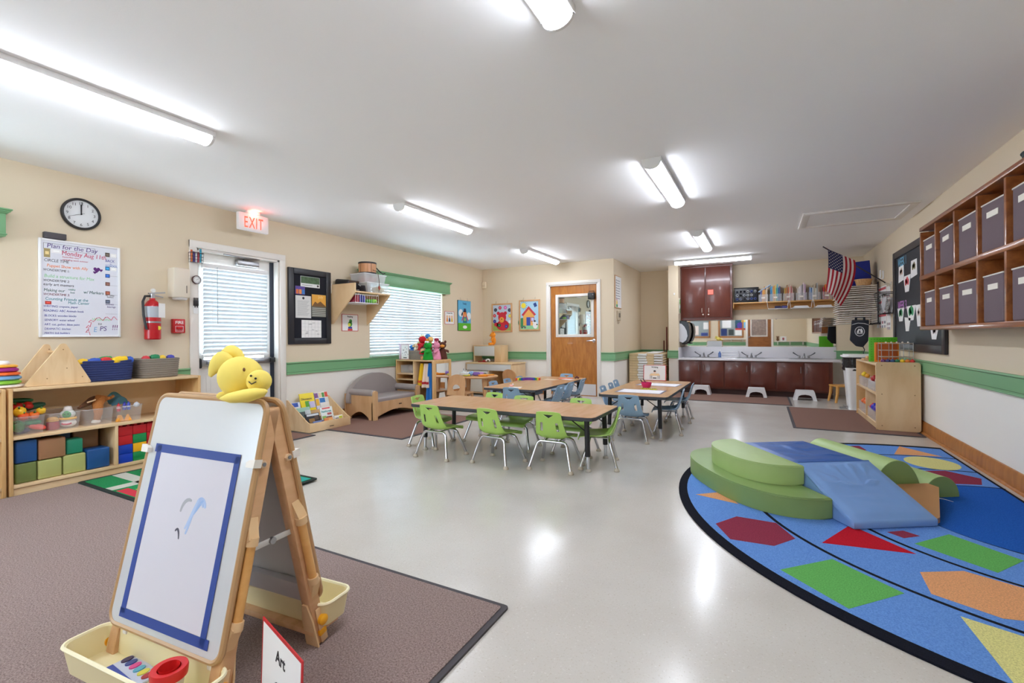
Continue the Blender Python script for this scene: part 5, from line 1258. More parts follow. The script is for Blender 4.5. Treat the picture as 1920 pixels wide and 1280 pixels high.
mb = MB(); mb.disc((w * .78, h * .18), .05, .0150, .0160, PAPER, ry=.065); mb.disc((w * .72, h * .28), .03, .0160, .0166, PAPER); mb.disc((w * .76, h * .31), .018, .0166, .017, INK); mb.disc((w * .86, h * .2), .014, .016, .0166, INK); mb.build('painted_dog', t)
mb = MB(); mb.box((w * .1, h * .08, .0146), (w * .19, h * .14, .0154), P(90, 90, 90)); mb.box((w * .24, h * .08, .0146), (w * .33, h * .14, .0154), P(120, 100, 100)); mb.build('painted_boxes', t)
# side wall: chart and plates
t = thing('wall_chart', 'narrow chart with a yellow figure on the side wall by the wooden door', 'chart', WSD(7.99, 1.57, .001)); w, h = .40, .58
mb = MB(); mb.box((0, 0, 0), (w, h, .012), BEECH, .002); mb.box((.015, .015, .006), (w - .015, h - .015, .0135), PAPER); mb.build('board', t)
mb = MB()
for k in range(8): mb.box((.05, h - .10 - k * .045, .0135), (.08, h - .075 - k * .045, .0142), P(90, 90, 100)); mb.box((.1, h - .095 - k * .045, .0135), (.30 - .02 * (k % 3), h - .085 - k * .045, .0142), P(120, 120, 130))
mb.build('list', t)
mb = MB(); mb.disc((.09, .10), .04, .0136, .0144, P(236, 200, 50)); mb.box((.05, .02, .0136), (.14, .07, .0144), P(60, 150, 80)); mb.disc((.09, .15), .02, .0144, .0148, P(220, 80, 60)); mb.build('drawn_figure', t)
for y, z, w, h, nm, lab in ((8.12, 1.36, .20, .17, 'thermostat', 'clear covered thermostat below the chart on the side wall'), (8.16, 1.30, .07, .045, 'wall_plate', 'small cream plate under the thermostat')):
    t = thing(nm, lab, nm.replace('_', ' '), WSD(y, z, .001)); mb = MB(); mb.box((0, 0, 0), (w, h, .02), P(206, 192, 168, .3), .006); mb.build('cover', t)
    mb = MB(); mb.box((w * .3, h * .3, .02), (w * .7, h * .75, .028), P(120, 110, 98) if w > .1 else P(196, 184, 160), .004); mb.build('control', t)
# ---------------------------------------------------------------- tables and moulded chairs
def act_table(label, x0, x1, y0, y1, h=.46):
    cx, cy, a, b = (x0 + x1) / 2, (y0 + y1) / 2, (x1 - x0) / 2, (y1 - y0) / 2
    root = thing('activity_table', label, 'table', T(cx, cy, .0005))
    out = rrect(-a, a, -b, b, .05, 2)
    mb = MB(); mb.prism(out, h - .028, h - .002, EDGE); mb.prism([(p[0] * .996, p[1] * .992) for p in out], h - .0025, h, TABLE); mb.build('tabletop', root)
    for s in (-1, 1):
        mb = MB(); mb.box((-a + .12, s * (b - .1) - .01, h - .05), (a - .12, s * (b - .1) + .01, h - .029), BLACKP); mb.build('apron', root)
    for sx in (-1, 1):
        for sy in (-1, 1):
            x, y = sx * (a - .10), sy * (b - .13)
            mb = MB(); mb.cyl((x, y, h - .03), (x + sx * .008, y + sy * .004, .12), .021, BLACKP, 14); lg = mb.build('leg', root)
            mb = MB(); mb.cyl((x + sx * .008, y + sy * .004, .125), (x + sx * .011, y + sy * .005, .022), .0145, CHROME, 12); mb.build('chrome_insert', lg)
            mb = MB(); mb.lathe([(0, 0), (.024, 0), (.026, .008), (.018, .022), (0, .024)], P(176, 168, 156, .5), 14, Matrix.Translation((x + sx * .011, y + sy * .005, .0))); mb.build('glide', lg)
            mb = MB(); mb.cyl((x, y, h - .14), (x - sx * .16, y, h - .03), .005, BLACKP, 8); mb.build('brace', lg)
    return root
act_table('long wooden topped table ringed by lime green chairs', -2.955, -1.14, 3.40, 4.12, .45)
act_table('wooden topped table with a rainbow toy ringed by blue chairs', -3.03, -2.30, 4.82, 6.60)
act_table('wooden topped table with white place mats and the writing sign', -1.565, -.845, 4.80, 6.60)

def chair_meshes(col, suffix):
    m = mat('chair_shell_' + suffix, col, .38, var=.03, vscale=9)
    us = [-1, -.86, -.66, -.46, -.225, 0, .225, .46, .66, .86, 1]
    rows = [(.160, .228, .128, 0), (.158, .243, .135, 0), (.146, .254, .140, 0), (.10, .257, .142, .004), (.04, .252, .142, .010), (-.02, .248, .140, .016), (-.07, .250, .138, .020), (-.105, .262, .136, .020), (-.124, .288, .132, .018), (-.134, .318, .127, .014), (-.141, .342, .122, .011), (-.148, .366, .118, .009), (-.155, .392, .114, .008), (-.160, .412, .111, .007), (-.164, .428, .109, .006), (-.168, .443, .107, .006), (-.172, .458, .105, .006), (-.177, .474, .102, .006), (-.180, .482, .098, .006)]
    bm = bmesh.new(); V = []
    for r, (y, z, hw, fl_) in enumerate(rows):
        a, b = rows[max(0, r - 1)], rows[min(len(rows) - 1, r + 1)]
        n = Vector((0, -(b[1] - a[1]), (b[0] - a[0]))); n.normalize(); n = -n if n.z < 0 or (abs(n.z) < .3 and n.y < 0) else n
        line = []
        for u in us:
            k = abs(u)
            off = n * (fl_ * 1.3 * max(0, (k - .3) / .7) ** 2)
            zz = z - (.010 * k ** 3 if r >= len(rows) - 2 else 0) 
            line.append(bm.verts.new(Vector((u * hw, y, zz)) + off))
        V.append(line)
    skip = set()
    for r in (9, 10, 11):
        for c in (2, 7): skip.add((r, c))
    fs = []
    def face(*v): fs.append(bm.faces.new(v))
    top, mid, bot = 16, 15, 14
    for r in range(len(rows) - 1):
        for c in range(len(us) - 1):
            if (r, c) in skip: continue
            A, B, C_, D_ = V[r][c], V[r][c + 1], V[r + 1][c + 1], V[r + 1][c]   # A,B lower row
            if r == mid:
                if c in (4, 5): continue
                if c == 3: face(A, B, D_); continue
                if c == 6: face(A, B, C_); continue
            if r == bot:
                if c == 4: face(A, B, D_); continue
                if c == 5: face(A, B, C_); continue
            face(A, B, C_, D_)
    for f in fs: f.smooth = True
    bmesh.ops.recalc_face_normals(bm, faces=fs)
    bmesh.ops.solidify(bm, geom=fs, thickness=.007)
    bmesh.ops.recalc_face_normals(bm, faces=bm.faces[:])
    me = bpy.data.meshes.new('shell'); bm.to_mesh(me); bm.free(); me.materials.append(m)
    for p in me.polygons: p.use_smooth = True
    me.set_sharp_from_angle(angle=R(50))
    return me
GLIDE = P(186, 174, 156, .5)
def chair_proto(col, suffix, label, M, grp):
    root = thing('child_chair', label, 'chair', M, grp)
    o = bpy.data.objects.new('seat_shell', chair_meshes(col, suffix)); COL.objects.link(o); o.parent = root
    for sx in (-1, 1):
        for sy in (-1, 1):
            yy, zb = (-.088, .229) if sy < 0 else (.075, .232)
            fy = -.142 if sy < 0 else .142
            pts = [(0, yy, zb), (sx * .088, yy, zb)] + [(sx * (.088 + .044 * math.sin(a)), yy + (fy - yy) * .16 * (1 - math.cos(a)), zb - .044 * (1 - math.cos(a)) * 1.15) for a in (.35, .7, 1.0, 1.25)] + [(sx * .153, yy + (fy - yy) * .60, .105), (sx * .177, fy, .020)]
            mb = MB(); mb.tube(pts, .0122, CHROME, 10); lg = mb.build('leg', root, 60)
            mb = MB(); mb.lathe([(0, 0), (.022, 0), (.024, .006), (.018, .018), (.013, .026), (0, .026)], GLIDE, 14, Matrix.Translation((sx * .178, fy, .0))); mb.build('glide', lg)
    mb = MB()
    for sx in (-1, 1): mb.cyl((sx * .062, -.088, .236), (sx * .062, .075, .239), .006, CHROME, 8)
    mb.build('seat_rail', root) if False else mb.bm.free()
    for sx in (-1, 1):
        mb = MB(); mb.cyl((sx * .062, -.092, .237), (sx * .062, .078, .240), .0065, CHROME, 8); mb.build('seat_rail', root)
    return root
GRN_C, BLU_C = (166, 204, 98), (142, 172, 198)
G = 'lime green chairs around the near table'
specs = [(-2.59, 3.41, -2, 'lime green chair with its back to the view, left of the row of three'), (-2.005, 3.45, -7, 'lime green chair with its back to the view, middle of the row of three'), (-1.505, 3.525, 2, 'lime green chair with its back to the view, right of the row of three'),
         (-1.215, 3.766, 106, 'lime green chair seen from the side at the right end of the near table'), (-2.965, 3.742, -85, 'lime green chair at the left end of the near table beside the sofa'),
         (-2.545, 4.115, 176, 'lime green chair at the far side of the near table, nearest the sofa'), (-2.11, 4.00, 184, 'lime green chair tucked deepest under the far side of the near table'), (-1.535, 4.06, 182, 'lime green chair at the far side of the near table, close to the place mats')]
def place(specs, col, suf, G):
    p0 = None
    for x, y, rz, lab in specs:
        M = T(x, y, .0005, R(rz))
        if p0 is None: p0 = chair_proto(col, suf, lab, M, G)
        else: dup(p0, M, lab, G)
place(specs, GRN_C, 'lime', G)
place([(-2.62, 4.955, 2, 'blue chair at the near end of the rainbow toy table'), (-2.35, 5.30, 86, 'blue chair nearest on the right side of the rainbow toy table'), (-2.375, 5.70, 88, 'blue chair in the middle of the right side of the rainbow toy table'), (-2.40, 6.22, 92, 'blue chair farthest on the right side of the rainbow toy table'),
       (-2.76, 6.77, 182, 'blue chair at the far end of the rainbow toy table'), (-3.05, 5.39, -90, 'blue chair nearest on the left side of the rainbow toy table'), (-3.06, 5.80, -88, 'blue chair in the middle of the left side of the rainbow toy table'), (-3.07, 6.20, -90, 'blue chair farthest on the left side of the rainbow toy table'),
       (-1.20, 4.835, 0, 'blue chair with its back to the view at the place mat table'), (-.945, 5.40, 98, 'blue chair nearest on the right side of the place mat table'), (-.945, 6.20, 92, 'blue chair farther along the right side of the place mat table'),
       (-1.53, 5.40, -90, 'blue chair nearest on the left side of the place mat table'), (-1.55, 5.80, -88, 'blue chair in the middle of the left side of the place mat table'), (-1.60, 6.20, -90, 'blue chair farthest on the left side of the place mat table')], BLU_C, 'blue', 'blue chairs around the two far tables')

# things on the tables
def placemat(label, c, rz, w=.50, d=.34):
    t = thing('place_mat', label, 'place mat', T(c[0], c[1], .4608, rz))
    mb = MB(); mb.box((-w / 2, -d / 2, 0), (w / 2, d / 2, .0015), P(110, 106, 130, .4)); mb.build('mat', t)
    mb = MB(); mb.box((-w / 2 + .03, -d / 2 + .02, .0016), (w / 2 - .02, d / 2 - .025, .0024), P(246, 245, 250, .5)); mb.build('paper_sheet', t)
placemat('white drawing sheet on a mat at the near end of the place mat table', (-1.20, 5.215), 0)
placemat('white drawing sheet on a mat at the far end of the place mat table', (-1.16, 6.02), -.05)
t = thing('pencil_bowl', 'pink bowl of dark pencils on the place mat table', 'bowl', T(-1.235, 5.66, .4605))
PINK = P(214, 44, 116, .35)
mb = MB(); mb.lathe([(0, 0), (.042, 0), (.054, .02), (.064, .062), (.060, .062), (.050, .02), (0, .006)], PINK, 24); mb.build('bowl', t)
for k, (a, b) in enumerate((((-.03, .01, .02), (-.075, .02, .088)), ((.02, 0, .015), (-.045, .03, .098)), ((.03, -.01, .02), (-.03, -.02, .092)))):
    mb = MB(); mb.cyl(a, b, .0055, P(*((60, 40, 50), (40, 36, 44), (120, 40, 60))[k]), 8)
    tag(mb.build('pencil', M=T(-1.235, 5.66, .4605)), 'dark pencil leaning in the pink bowl, %s' % ('left', 'middle', 'nearest')[k], 'pencil', 'pencils in the pink bowl')
t = thing('number_strip', 'yellow green strip of counting pieces beside the near drawing sheet', 'strip', T(-1.16, 5.435, .4605))
mb = MB(); mb.box((-.09, -.012, 0), (.09, .012, .008), P(206, 206, 70)); mb.build('strip', t)
mb = MB()
for k in range(7): mb.box((-.08 + .024 * k, -.009, .008), (-.066 + .024 * k, .009, .014), P(150, 160, 60))
mb.build('pieces', t)
def art_write(t, w, h):
    mb = MB(); mb.prism([(w * .26, h * .32), (w * .74, h * .32), (w * .68, h * .46), (w * .34, h * .46)], .0035, .0042, P(236, 206, 160)); mb.build('drawn_table', t)
    mb = MB()
    for x in (.3, .36, .64, .70): mb.box((w * x, h * .12, .0035), (w * (x + .018), h * .32, .0042), INK)
    mb.box((w * .42, h * .14, .0035), (w * .58, h * .2, .0042), INK); mb.build('drawn_legs', t)
    mb = MB(); mb.disc((w * .5, h * .57), w * .06, .0035, .0042, P(240, 200, 170)); mb.disc((w * .5, h * .61), w * .055, .0042, .0046, INK, ry=h * .05); mb.build('drawn_child', t)
area_sign('red edged writing area sign standing at the far end of the place mat table', 'Writing', Matrix.Translation((-1.46, 6.50, .463)) @ Matrix.Rotation(R(6), 4, 'Z') @ Matrix.Rotation(R(80), 4, 'X'), .30, .215, art_write)
t = thing('rainbow_toy', 'rainbow arched toy lying flat on the table with blue chairs', 'toy', T(-2.93, 5.88, .4605, R(35)))
for k, col in enumerate(((116, 60, 160), (40, 90, 190), (50, 160, 80), (240, 206, 60), (230, 70, 50))):
    r0 = .05 + .026 * k; pts = arc(0, 0, r0 + .024, 0, 180, 14) + list(reversed(arc(0, 0, r0, 0, 180, 14)))
    mb = MB(); mb.prism(pts, 0, .03 + .004 * (k % 2), P(*col, .4)); mb.build('arch', t)
for lab, x, y, rz, col, w, d in (('loose paper at the near end of the rainbow toy table', -2.66, 4.98, .3, (236, 226, 214), .16, .11), ('pale paper in the middle of the rainbow toy table', -2.68, 6.1, -.2, (214, 190, 160), .2, .14), ('red printed paper at the far right of the rainbow toy table', -2.55, 6.35, .1, (226, 110, 90), .2, .1), ('white paper beside the red printed paper', -2.46, 6.22, -.3, (240, 230, 230), .16, .1)):
    mb = MB(); mb.box((-w / 2, -d / 2, 0), (w / 2, d / 2, .003), P(*col, .6)); tag(mb.build('paper_sheet', M=T(x, y, .4605, rz)), lab, 'paper')
t = thing('toy_figure', 'small pink and white toy on the near end of the rainbow toy table', 'toy', T(-2.74, 5.03, .4605))
mb = MB(); mb.ell((0, 0, .014), (.03, .02, .014), P(236, 170, 160), 12); mb.ell((.02, .01, .03), .012, P(240, 230, 226), 10); mb.build('body', t)
t = thing('toy_car', 'small dark red toy car on the far right of the rainbow toy table', 'toy', T(-2.40, 6.42, .4605, .3))
mb = MB(); mb.box((-.035, -.016, .006), (.035, .016, .022), P(110, 36, 44, .3), .004); mb.box((-.018, -.014, .022), (.016, .014, .034), P(60, 40, 50, .2), .004); mb.build('body', t)
for sx in (-1, 1):
    for sy in (-1, 1):
        mb = MB(); mb.cyl((sx * .022, sy * .012, .008), (sx * .022, sy * .019, .008), .008, BLACKP, 12); mb.build('wheel', t)

# ---------------------------------------------------------------- the sink wall
YC = 9.30
cab = thing('sink_cabinet', 'long maroon base cabinet under the white sink counter', 'cabinet', T(-1.425, YC, .0005))
CW = 2.44
mb = MB(); mb.box((0, .02, .095), (CW, .645, .615), MAROON); mb.build('carcass', cab)
mb = MB(); mb.box((.0, .07, 0), (CW, .63, .095), P(60, 28, 24, .5)); mb.build('toe_kick', cab)
xs = [.012, .405, .80, 1.21, 1.62, 2.03, 2.40]
for k in range(6):
    mb = MB(); mb.box((xs[k] + .012, 0, .125), (xs[k + 1] - .012, .02, .592), MAROON, .004); dd = mb.build('door', cab)
    hx = xs[k + 1] - .045 if k % 2 == 0 else xs[k] + .045
    mb = MB(); mb.tube([(hx, -.0, .53), (hx, -.022, .525), (hx, -.024, .47), (hx, -.022, .425), (hx, -.0, .42)], .005, STEEL, 8); mb.build('handle', dd)
CT = mat('counter_white', (224, 222, 226), .25)
ct = thing('countertop', 'white counter with a tall backsplash over the maroon cabinet', 'counter', T(-1.425, YC, .617))
mb = MB(); mb.box((0, -.03, 0), (2.54, .655, .036), CT, .004); mb.build('worktop', ct)
mb = MB(); mb.box((0, .638, .036), (2.56, .655, .24), CT, .003); mb.box((0, -.01, .036), (.014, .638, .235), CT, .003); mb.build('backsplash', ct)
for k, x in enumerate((-1.02, -.195, .64)):
    t = thing('sink', 'steel sink with a two handled faucet, %s of the three' % ('left', 'middle', 'right')[k], 'sink', T(x, 9.62, .6535), 'sinks in the white counter')
    mb = MB(); mb.prism(rrect(-.24, .24, -.21, .21, .05), 0, .006, STEEL); mb.prism(rrect(-.215, .215, -.185, .13, .05), .005, .0066, P(120, 120, 124, .3)); mb.build('basin', t)
    mb = MB(); mb.lathe([(0, .006), (.024, .006), (.02, .03), (.015, .05), (0, .05)], STEEL, 14, Matrix.Translation((0, .16, 0))); mb.tube([(0, .16, .03), (0, .15, .075), (0, .10, .085), (0, .06, .06)], .011, STEEL, 10); mb.build('spout', t)
    for s in (-1, 1):
        mb = MB(); mb.cyl((s * .075, .16, .006), (s * .07, .16, .05), .017, STEEL, 12); mb.tube([(s * .07, .16, .045), (s * .10, .16, .055), (s * .15, .15, .09), (s * .168, .148, .108)], .009, P(96, 98, 104, .3), 8, radii=[.007, .007, .010, .011]); mb.build('handle', t)
t = thing('soap_bottle', 'clear blue soap bottle beside the left sink', 'bottle', T(-.74, 9.80, .6535))
mb = MB(); mb.lathe([(0, 0), (.026, 0), (.028, .01), (.028, .08), (.012, .10), (.012, .115), (0, .115)], clear('blue_soap', (90, 130, 200), .6, .1), 16); mb.build('bottle', t)
mb = MB(); mb.cyl((0, 0, .115), (0, 0, .145), .006, WHITEP, 8); mb.box((-.008, -.035, .143), (.008, .01, .152), WHITEP, .003); mb.build('pump', t)
t = thing('paper_tray', 'white wire tray on the counter between the left and middle sinks', 'tray', T(-.56, 9.82, .6535))
mb = MB(); mb.box((-.145, -.08, 0), (.145, .08, .004), PAPER); mb.box((-.145, .076, 0), (.145, .08, .13), clear('tray_back', (240, 240, 244), .5, .3)); mb.build('tray_base', t)
mb = MB()
for z in (.012, .06, .115): mb.tube([(-.145, -.08, z), (.145, -.08, z), (.145, .08, z), (-.145, .08, z)], .004, WHITEP, 6, closed=True)
for x in (-.145, .145):
    for y in (-.08, .08): mb.cyl((x, y, 0), (x, y, .115), .003, WHITEP, 6)
mb.build('wire_frame', t)

mb = MB(); mb.box((-1.40, .857, .001), (1.135, 1.372, .007), MIRROR); t = thing('wall_mirror', 'wide frameless mirror above the white sink counter', 'mirror', WB(0, 0, .0)); mb.build('glass', t)
mb = MB()
for x in (-.8, .2, .95): mb.box((x, 1.362, .007), (x + .03, 1.38, .010), CHROME)
mb.build('clips', t)

wc = thing('wall_cabinet', 'maroon double door wall cabinet hung left of the book shelf', 'cabinet', T(-1.425, 9.625, 1.375))
WW = .918
mb = MB(); mb.box((0, .02, 0), (WW, .332, 1.045), MAROON); mb.build('carcass', wc)
mb = MB(); mb.box((-.004, .006, 1.02), (WW + .012, .02, 1.05), MAROON, .004); mb.build('cornice', wc)
for k, (a, b) in enumerate(((.025, .44), (.462, .885))):
    mb = MB(); mb.box((a, 0, .05), (b, .02, 1.01), MAROON, .004); dd = mb.build('door', wc)
    hx = b - .05 if k == 0 else a + .05
    mb = MB(); mb.tube([(hx, 0, .225), (hx, -.024, .22), (hx, -.024, .15), (hx, 0, .145)], .005, P(214, 206, 190, .3), 8); mb.build('handle', dd)
    hx2 = hx + (.018 if k == 0 else -.006)
    mb = MB(); mb.lathe([(0, 0), (.014, 0), (.012, .012), (0, .014)], P(232, 226, 214, .4), 14, Matrix.Translation((hx2, 0, .105)) @ Matrix.Rotation(PI / 2, 4, 'X')); mb.build('latch_knob', dd)
t = thing('warning_card', 'small red printed card on the right door of the maroon wall cabinet', 'card', WB(-.93, 1.86, .0, 9.6235))
mb = MB(); mb.box((0, 0, .0), (.10, .095, .002), P(236, 90, 70, .5)); mb.build('card', t)
mb = MB()
for k in range(3):
    for q in range(4): mb.box((.012 + q * .021, .014 + k * .026, .002), (.028 + q * .021, .030 + k * .026, .0026), P(250, 160, 140))
mb.build('print', t)

ws = thing('book_shelf', 'long pine wall shelf carrying bins of books above the mirror', 'shelf', T(-.495, 9.70, 1.595))
mb = MB(); mb.box((0, 0, .075), (1.66, .255, .095), PINE, .003); mb.build('board', ws)
mb = MB(); mb.box((0, .004, -.01), (1.66, .02, .075), PINE, .003) if False else mb.box((0, .235, -.03), (1.66, .255, .075), PINE, .003); mb.build('cleat', ws)
mb = MB(); mb.box((-.004, -.002, -.01), (.012, .25, .10), PINE, .002); mb.build('end_block', ws)
ZS = 1.6915
t = thing('crate', 'black plastic crate with round holes at the left end of the book shelf', 'crate', T(-.275, 9.83, ZS))
CRT = P(30, 30, 34, .4)
mb = MB()
for a, b in (((-.20, -.115, 0), (.20, -.105, .27)), ((-.20, .105, 0), (.20, .115, .27)), ((-.20, -.115, 0), (-.19, .115, .27)), ((.19, -.115, 0), (.20, .115, .27)), ((-.20, -.115, 0), (.20, .115, .01))): mb.box(a, b, CRT, .002)
mb.tube([(p[0], p[1], .268) for p in rrect(-.203, .203, -.118, .118, .02)], .008, CRT, 6, closed=True); mb.build('tub', t)
for r_ in range(3):
    for c in range(6):
        mb = MB(); mb.lathe([(0, .0), (.020, 0), (.022, .003), (.016, .004)], P(*random.choice(((200, 204, 214), (170, 176, 196), (60, 62, 74), (96, 116, 190), (220, 222, 226), (54, 54, 60)))), 14, Matrix.Translation((-.15 + c * .06, -.115, .065 + r_ * .068)) @ Matrix.Rotation(PI / 2, 4, 'X')); mb.build('hole', t)
BC = [(226, 226, 220), (236, 150, 60), (70, 130, 190), (196, 150, 110), (230, 200, 90), (120, 160, 120), (214, 90, 80), (236, 236, 238), (150, 120, 160), (200, 170, 140), (90, 120, 160), (170, 60, 60)]
nb = 0
binx = [(-.075, .090, ((66, 90, 150), (110, 100, 120), (236, 170, 80), (224, 150, 70), (200, 170, 120), (236, 214, 190))), (.100, .305, ((80, 150, 200), (90, 170, 214), (236, 190, 140), (230, 150, 60), (236, 214, 120), (96, 170, 150), (90, 180, 190), (60, 90, 150), (90, 100, 150))),
        (.315, .500, ((180, 150, 80), (214, 140, 70), (170, 120, 80), (220, 120, 90), (226, 200, 180), (190, 110, 110), (214, 170, 160))), (.512, .695, ((196, 180, 160), (226, 220, 216), (236, 226, 226), (200, 190, 196), (150, 140, 140), (236, 214, 220), (180, 150, 180))),
        (.705, .895, ((150, 170, 200), (96, 130, 180), (226, 226, 222), (200, 186, 160), (226, 220, 210), (176, 180, 176), (190, 160, 140))), (.905, 1.06, ((190, 60, 60), (236, 130, 50), (220, 70, 60), (240, 170, 80)))]
nmz = ('first', 'second', 'third', 'fourth', 'fifth', 'last')
for bi, (a, b, cols) in enumerate(binx):
    t = thing('book_bin', 'clear book bin on the long wall shelf, %s from the black crate' % nmz[bi], 'bin', T((a + b) / 2, 9.82, ZS), 'clear bins of books on the wall shelf')
    w = b - a; mb = MB()
    mb.box((-w / 2 + .004, -.10, 0), (w / 2 - .004, .10, .004), FROST)
    for q in (((-w / 2 + .004, -.10), (w / 2 - .004, -.097)), ((-w / 2 + .004, -.10), (-w / 2 + .007, .10)), ((w / 2 - .007, -.10), (w / 2 - .004, .10))): mb.box((q[0][0], q[0][1], 0), (q[1][0], q[1][1], .135 if q[0][1] == q[1][1] - .003 else .16), FROST)
    mb.build('tub', t)
    mb = MB(); mb.box((-.03, -.104, .055), (.03, -.1005, .085), P(236, 226, 214)); mb.build('label_card', t)
    n = len(cols); lean = random.uniform(-.14, .2)
    for k, col in enumerate(cols):
        hh = random.uniform(.20, .31); th = min(.018, w / n * .62); x = a + .022 + (w - .044) * (k + .5) / n
        mb = MB(); mb.box((-th / 2, -.085, 0), (th / 2, .075, hh), P(*col, .5), .0015); mb.box((-th / 2 + .002, -.083, hh - .003), (th / 2 - .002, .07, hh + .0006), PAPER)
        nb += 1
        tag(mb.build('book', M=T(x, 9.82, ZS + .006) @ Matrix.Rotation(lean * (.4 if abs(k - n / 2) > 2 else .25), 4, 'Y')), 'thin book, %s in the %s clear bin of the wall shelf' % (('first', 'second', 'third', 'fourth', 'fifth', 'sixth', 'seventh', 'eighth', 'ninth')[k] + ' from the left', nmz[bi]), 'book', 'books in the clear bins of the wall shelf')
mb = MB(); mb.box((-.004, -.09, 0), (.004, .08, .28), P(206, 220, 236, .4)); mb.box((.008, -.09, 0), (.016, .08, .28), P(180, 200, 226, .4)); tag(mb.build('folder', M=T(-.115, 9.82, 1.855) @ Matrix.Rotation(R(58), 4, 'Y')), 'pale blue folder slanting out of the black crate', 'folder')
for k, (a, b, m_) in enumerate(((.065, .405, (70, 70, 130)), (.42, .765, (240, 240, 240)), (.78, 1.11, (240, 240, 238)))):
    t = thing('wire_basket', 'white wire basket hung under the book shelf, %s of three' % ('left', 'middle', 'right')[k], 'basket', T((a + b) / 2, 9.70, 1.555), 'wire baskets under the book shelf')
    w = b - a; mb = MB()
    mb.tube([(-w / 2, -.012, .135), (-w / 2 + .02, -.012, .0), (w / 2 - .02, -.012, 0), (w / 2, -.012, .135)], .005, WHITEP, 8)
    mb.tube([(-w / 2 + .02, -.012, 0), (-w / 2 + .02, .20, 0), (w / 2 - .02, .20, 0), (w / 2 - .02, -.012, 0)], .003, WHITEP, 6)
    for s in (-1, 1): mb.tube([(s * w / 2, -.012, .1395), (s * w / 2, .16, .1395)], .003, WHITEP, 6)
    for q in range(7): x = -w / 2 + .04 + (w - .08) * q / 6; mb.tube([(x, -.012, 0), (x, .20, 0)], .002, WHITEP, 5)
    mb.build('wire_frame', t)
    if k == 0:
        t = thing('pouch', 'dark blue pouches in the left wire basket under the book shelf', 'pouch', T(.25, 9.77, 1.5595)); mb = MB(); mb.box((-.06, -.06, 0), (.04, .06, .045), P(44, 44, 84, .7), .01); mb.box((.045, -.06, 0), (.14, .06, .05), P(96, 92, 160, .7), .012); mb.build('cloth', t)
    else:
        mb = MB()
        for q in range(5): mb.rbox((random.uniform(-.01, .01), 0, .003 + q * .0075), (.25 - .012 * q, .15, .007), P(240, 240, 242, .6), (0, 0, random.uniform(-.05, .05)))
        tag(mb.build('paper_stack', M=T((a + b) / 2, 9.79, 1.5595)), 'stack of white paper in the %s wire basket under the book shelf' % ('middle' if k == 1 else 'right'), 'paper')

t = thing('towel_dispenser', 'black and white roll towel dispenser on the pier beside the mirror', 'dispenser', T(-1.429, 9.64, .93))
mb = MB(); pf = [(0, .02), (.06, .0), (.13, .03), (.165, .12), (.18, .22), (.175, .32), (.15, .395), (.08, .43), (0, .435)]
mb.prism(pf, -.15, .15, P(40, 44, 52, .3), Matrix(((1, 0, 0, 0), (0, 0, 1, 0), (0, 1, 0, 0), (0, 0, 0, 1)))); mb.build('shell', t, 45)
mb = MB(); pw = [(0, .03), (.06, .012), (.12, .06), (.145, .14), (.13, .24), (.09, .32), (.04, .375), (0, .385)]
mb.prism(pw, -.156, -.149, P(206, 208, 214, .3), Matrix(((1, 0, 0, 0), (0, 0, 1, 0), (0, 1, 0, 0), (0, 0, 0, 1)))); mb.build('side_cover', t, 45)
mb = MB(); mb.box((.04, -.12, -.02), (.13, .12, .005), BLACKP, .004); mb.build('chute', t)
t = thing('wall_hook_rack', 'small hook with green tags on the pier beside the wall cabinet', 'hook rack', T(-1.4285, 9.45, 1.50))
mb = MB(); mb.box((0, -.05, .0), (.012, .05, .30), P(214, 206, 190, .5), .003); mb.tube([(.012, 0, .28), (.03, -.02, .27), (.035, -.02, .29)], .004, STEEL, 6); mb.build('plate', t)
for k, (z, col) in enumerate(((.19, (110, 160, 90)), (.09, (190, 200, 190)), (.02, (90, 130, 80)))):
    mb = MB(); mb.box((.012, -.04, z), (.02, .04, z + .08), P(*col)); mb.build('tag', t)
t = thing('wall_hook', 'small white hook on the front of the pier', 'hook', WB(-1.50, 1.86, .001, 9.35))
mb = MB(); mb.box((-.012, 0, 0), (.012, .04, .006), WHITEP, .002); mb.tube([(0, .01, .006), (0, 0, .025), (0, .012, .034)], .005, WHITEP, 6); mb.build('hook', t)

# step stools
ST = P(236, 236, 238, .35)
for k, (x, y) in enumerate(((-1.00, 9.12), (-.11, 9.09), (.60, 9.06))):
    t = thing('step_stool', 'white plastic step stool, %s of the three at the sinks' % ('left', 'middle', 'right')[k], 'step stool', T(x, y, .009 if x < .3 else .0005), 'step stools at the sinks')
    w, d, h = .165, .115, .155
    mb = MB()
    pf = [(-w, 0), (-w + .055, 0), (-w + .065, .05)] + [(.10 * math.cos(a) * -1, .05 + .045 * math.sin(a)) for a in (0, .5, 1.0, 1.57, 2.14, 2.64, 3.14)] + [(w - .055, 0), (w, 0), (w - .035, h - .012), (w - .045, h), (-w + .045, h), (-w + .035, h - .012)]
    mb.prism(pf, -d * .92, -d * .92 + .012, ST, Matrix(((1, 0, 0, 0), (0, -.0, 1, 0), (0, 1, 0, 0), (0, 0, 0, 1)))); mb.prism(pf, d * .92 - .012, d * .92, ST, Matrix(((1, 0, 0, 0), (0, 0, 1, 0), (0, 1, 0, 0), (0, 0, 0, 1)))); 
    for s in (-1, 1): mb.prism([(s * w, 0), (s * (w - .012), 0), (s * (w - .05), h - .006), (s * (w - .038), h - .006)], -d * .9, d * .9, ST, Matrix(((1, 0, 0, 0), (0, 0, 1, 0), (0, 1, 0, 0), (0, 0, 0, 1))))
    mb.build('body', t)
    mb = MB(); mb.prism(rrect(-w + .04, w - .04, -d * .94, d * .94, .02), h - .012, h + .002, ST); mb.build('step_top', t)
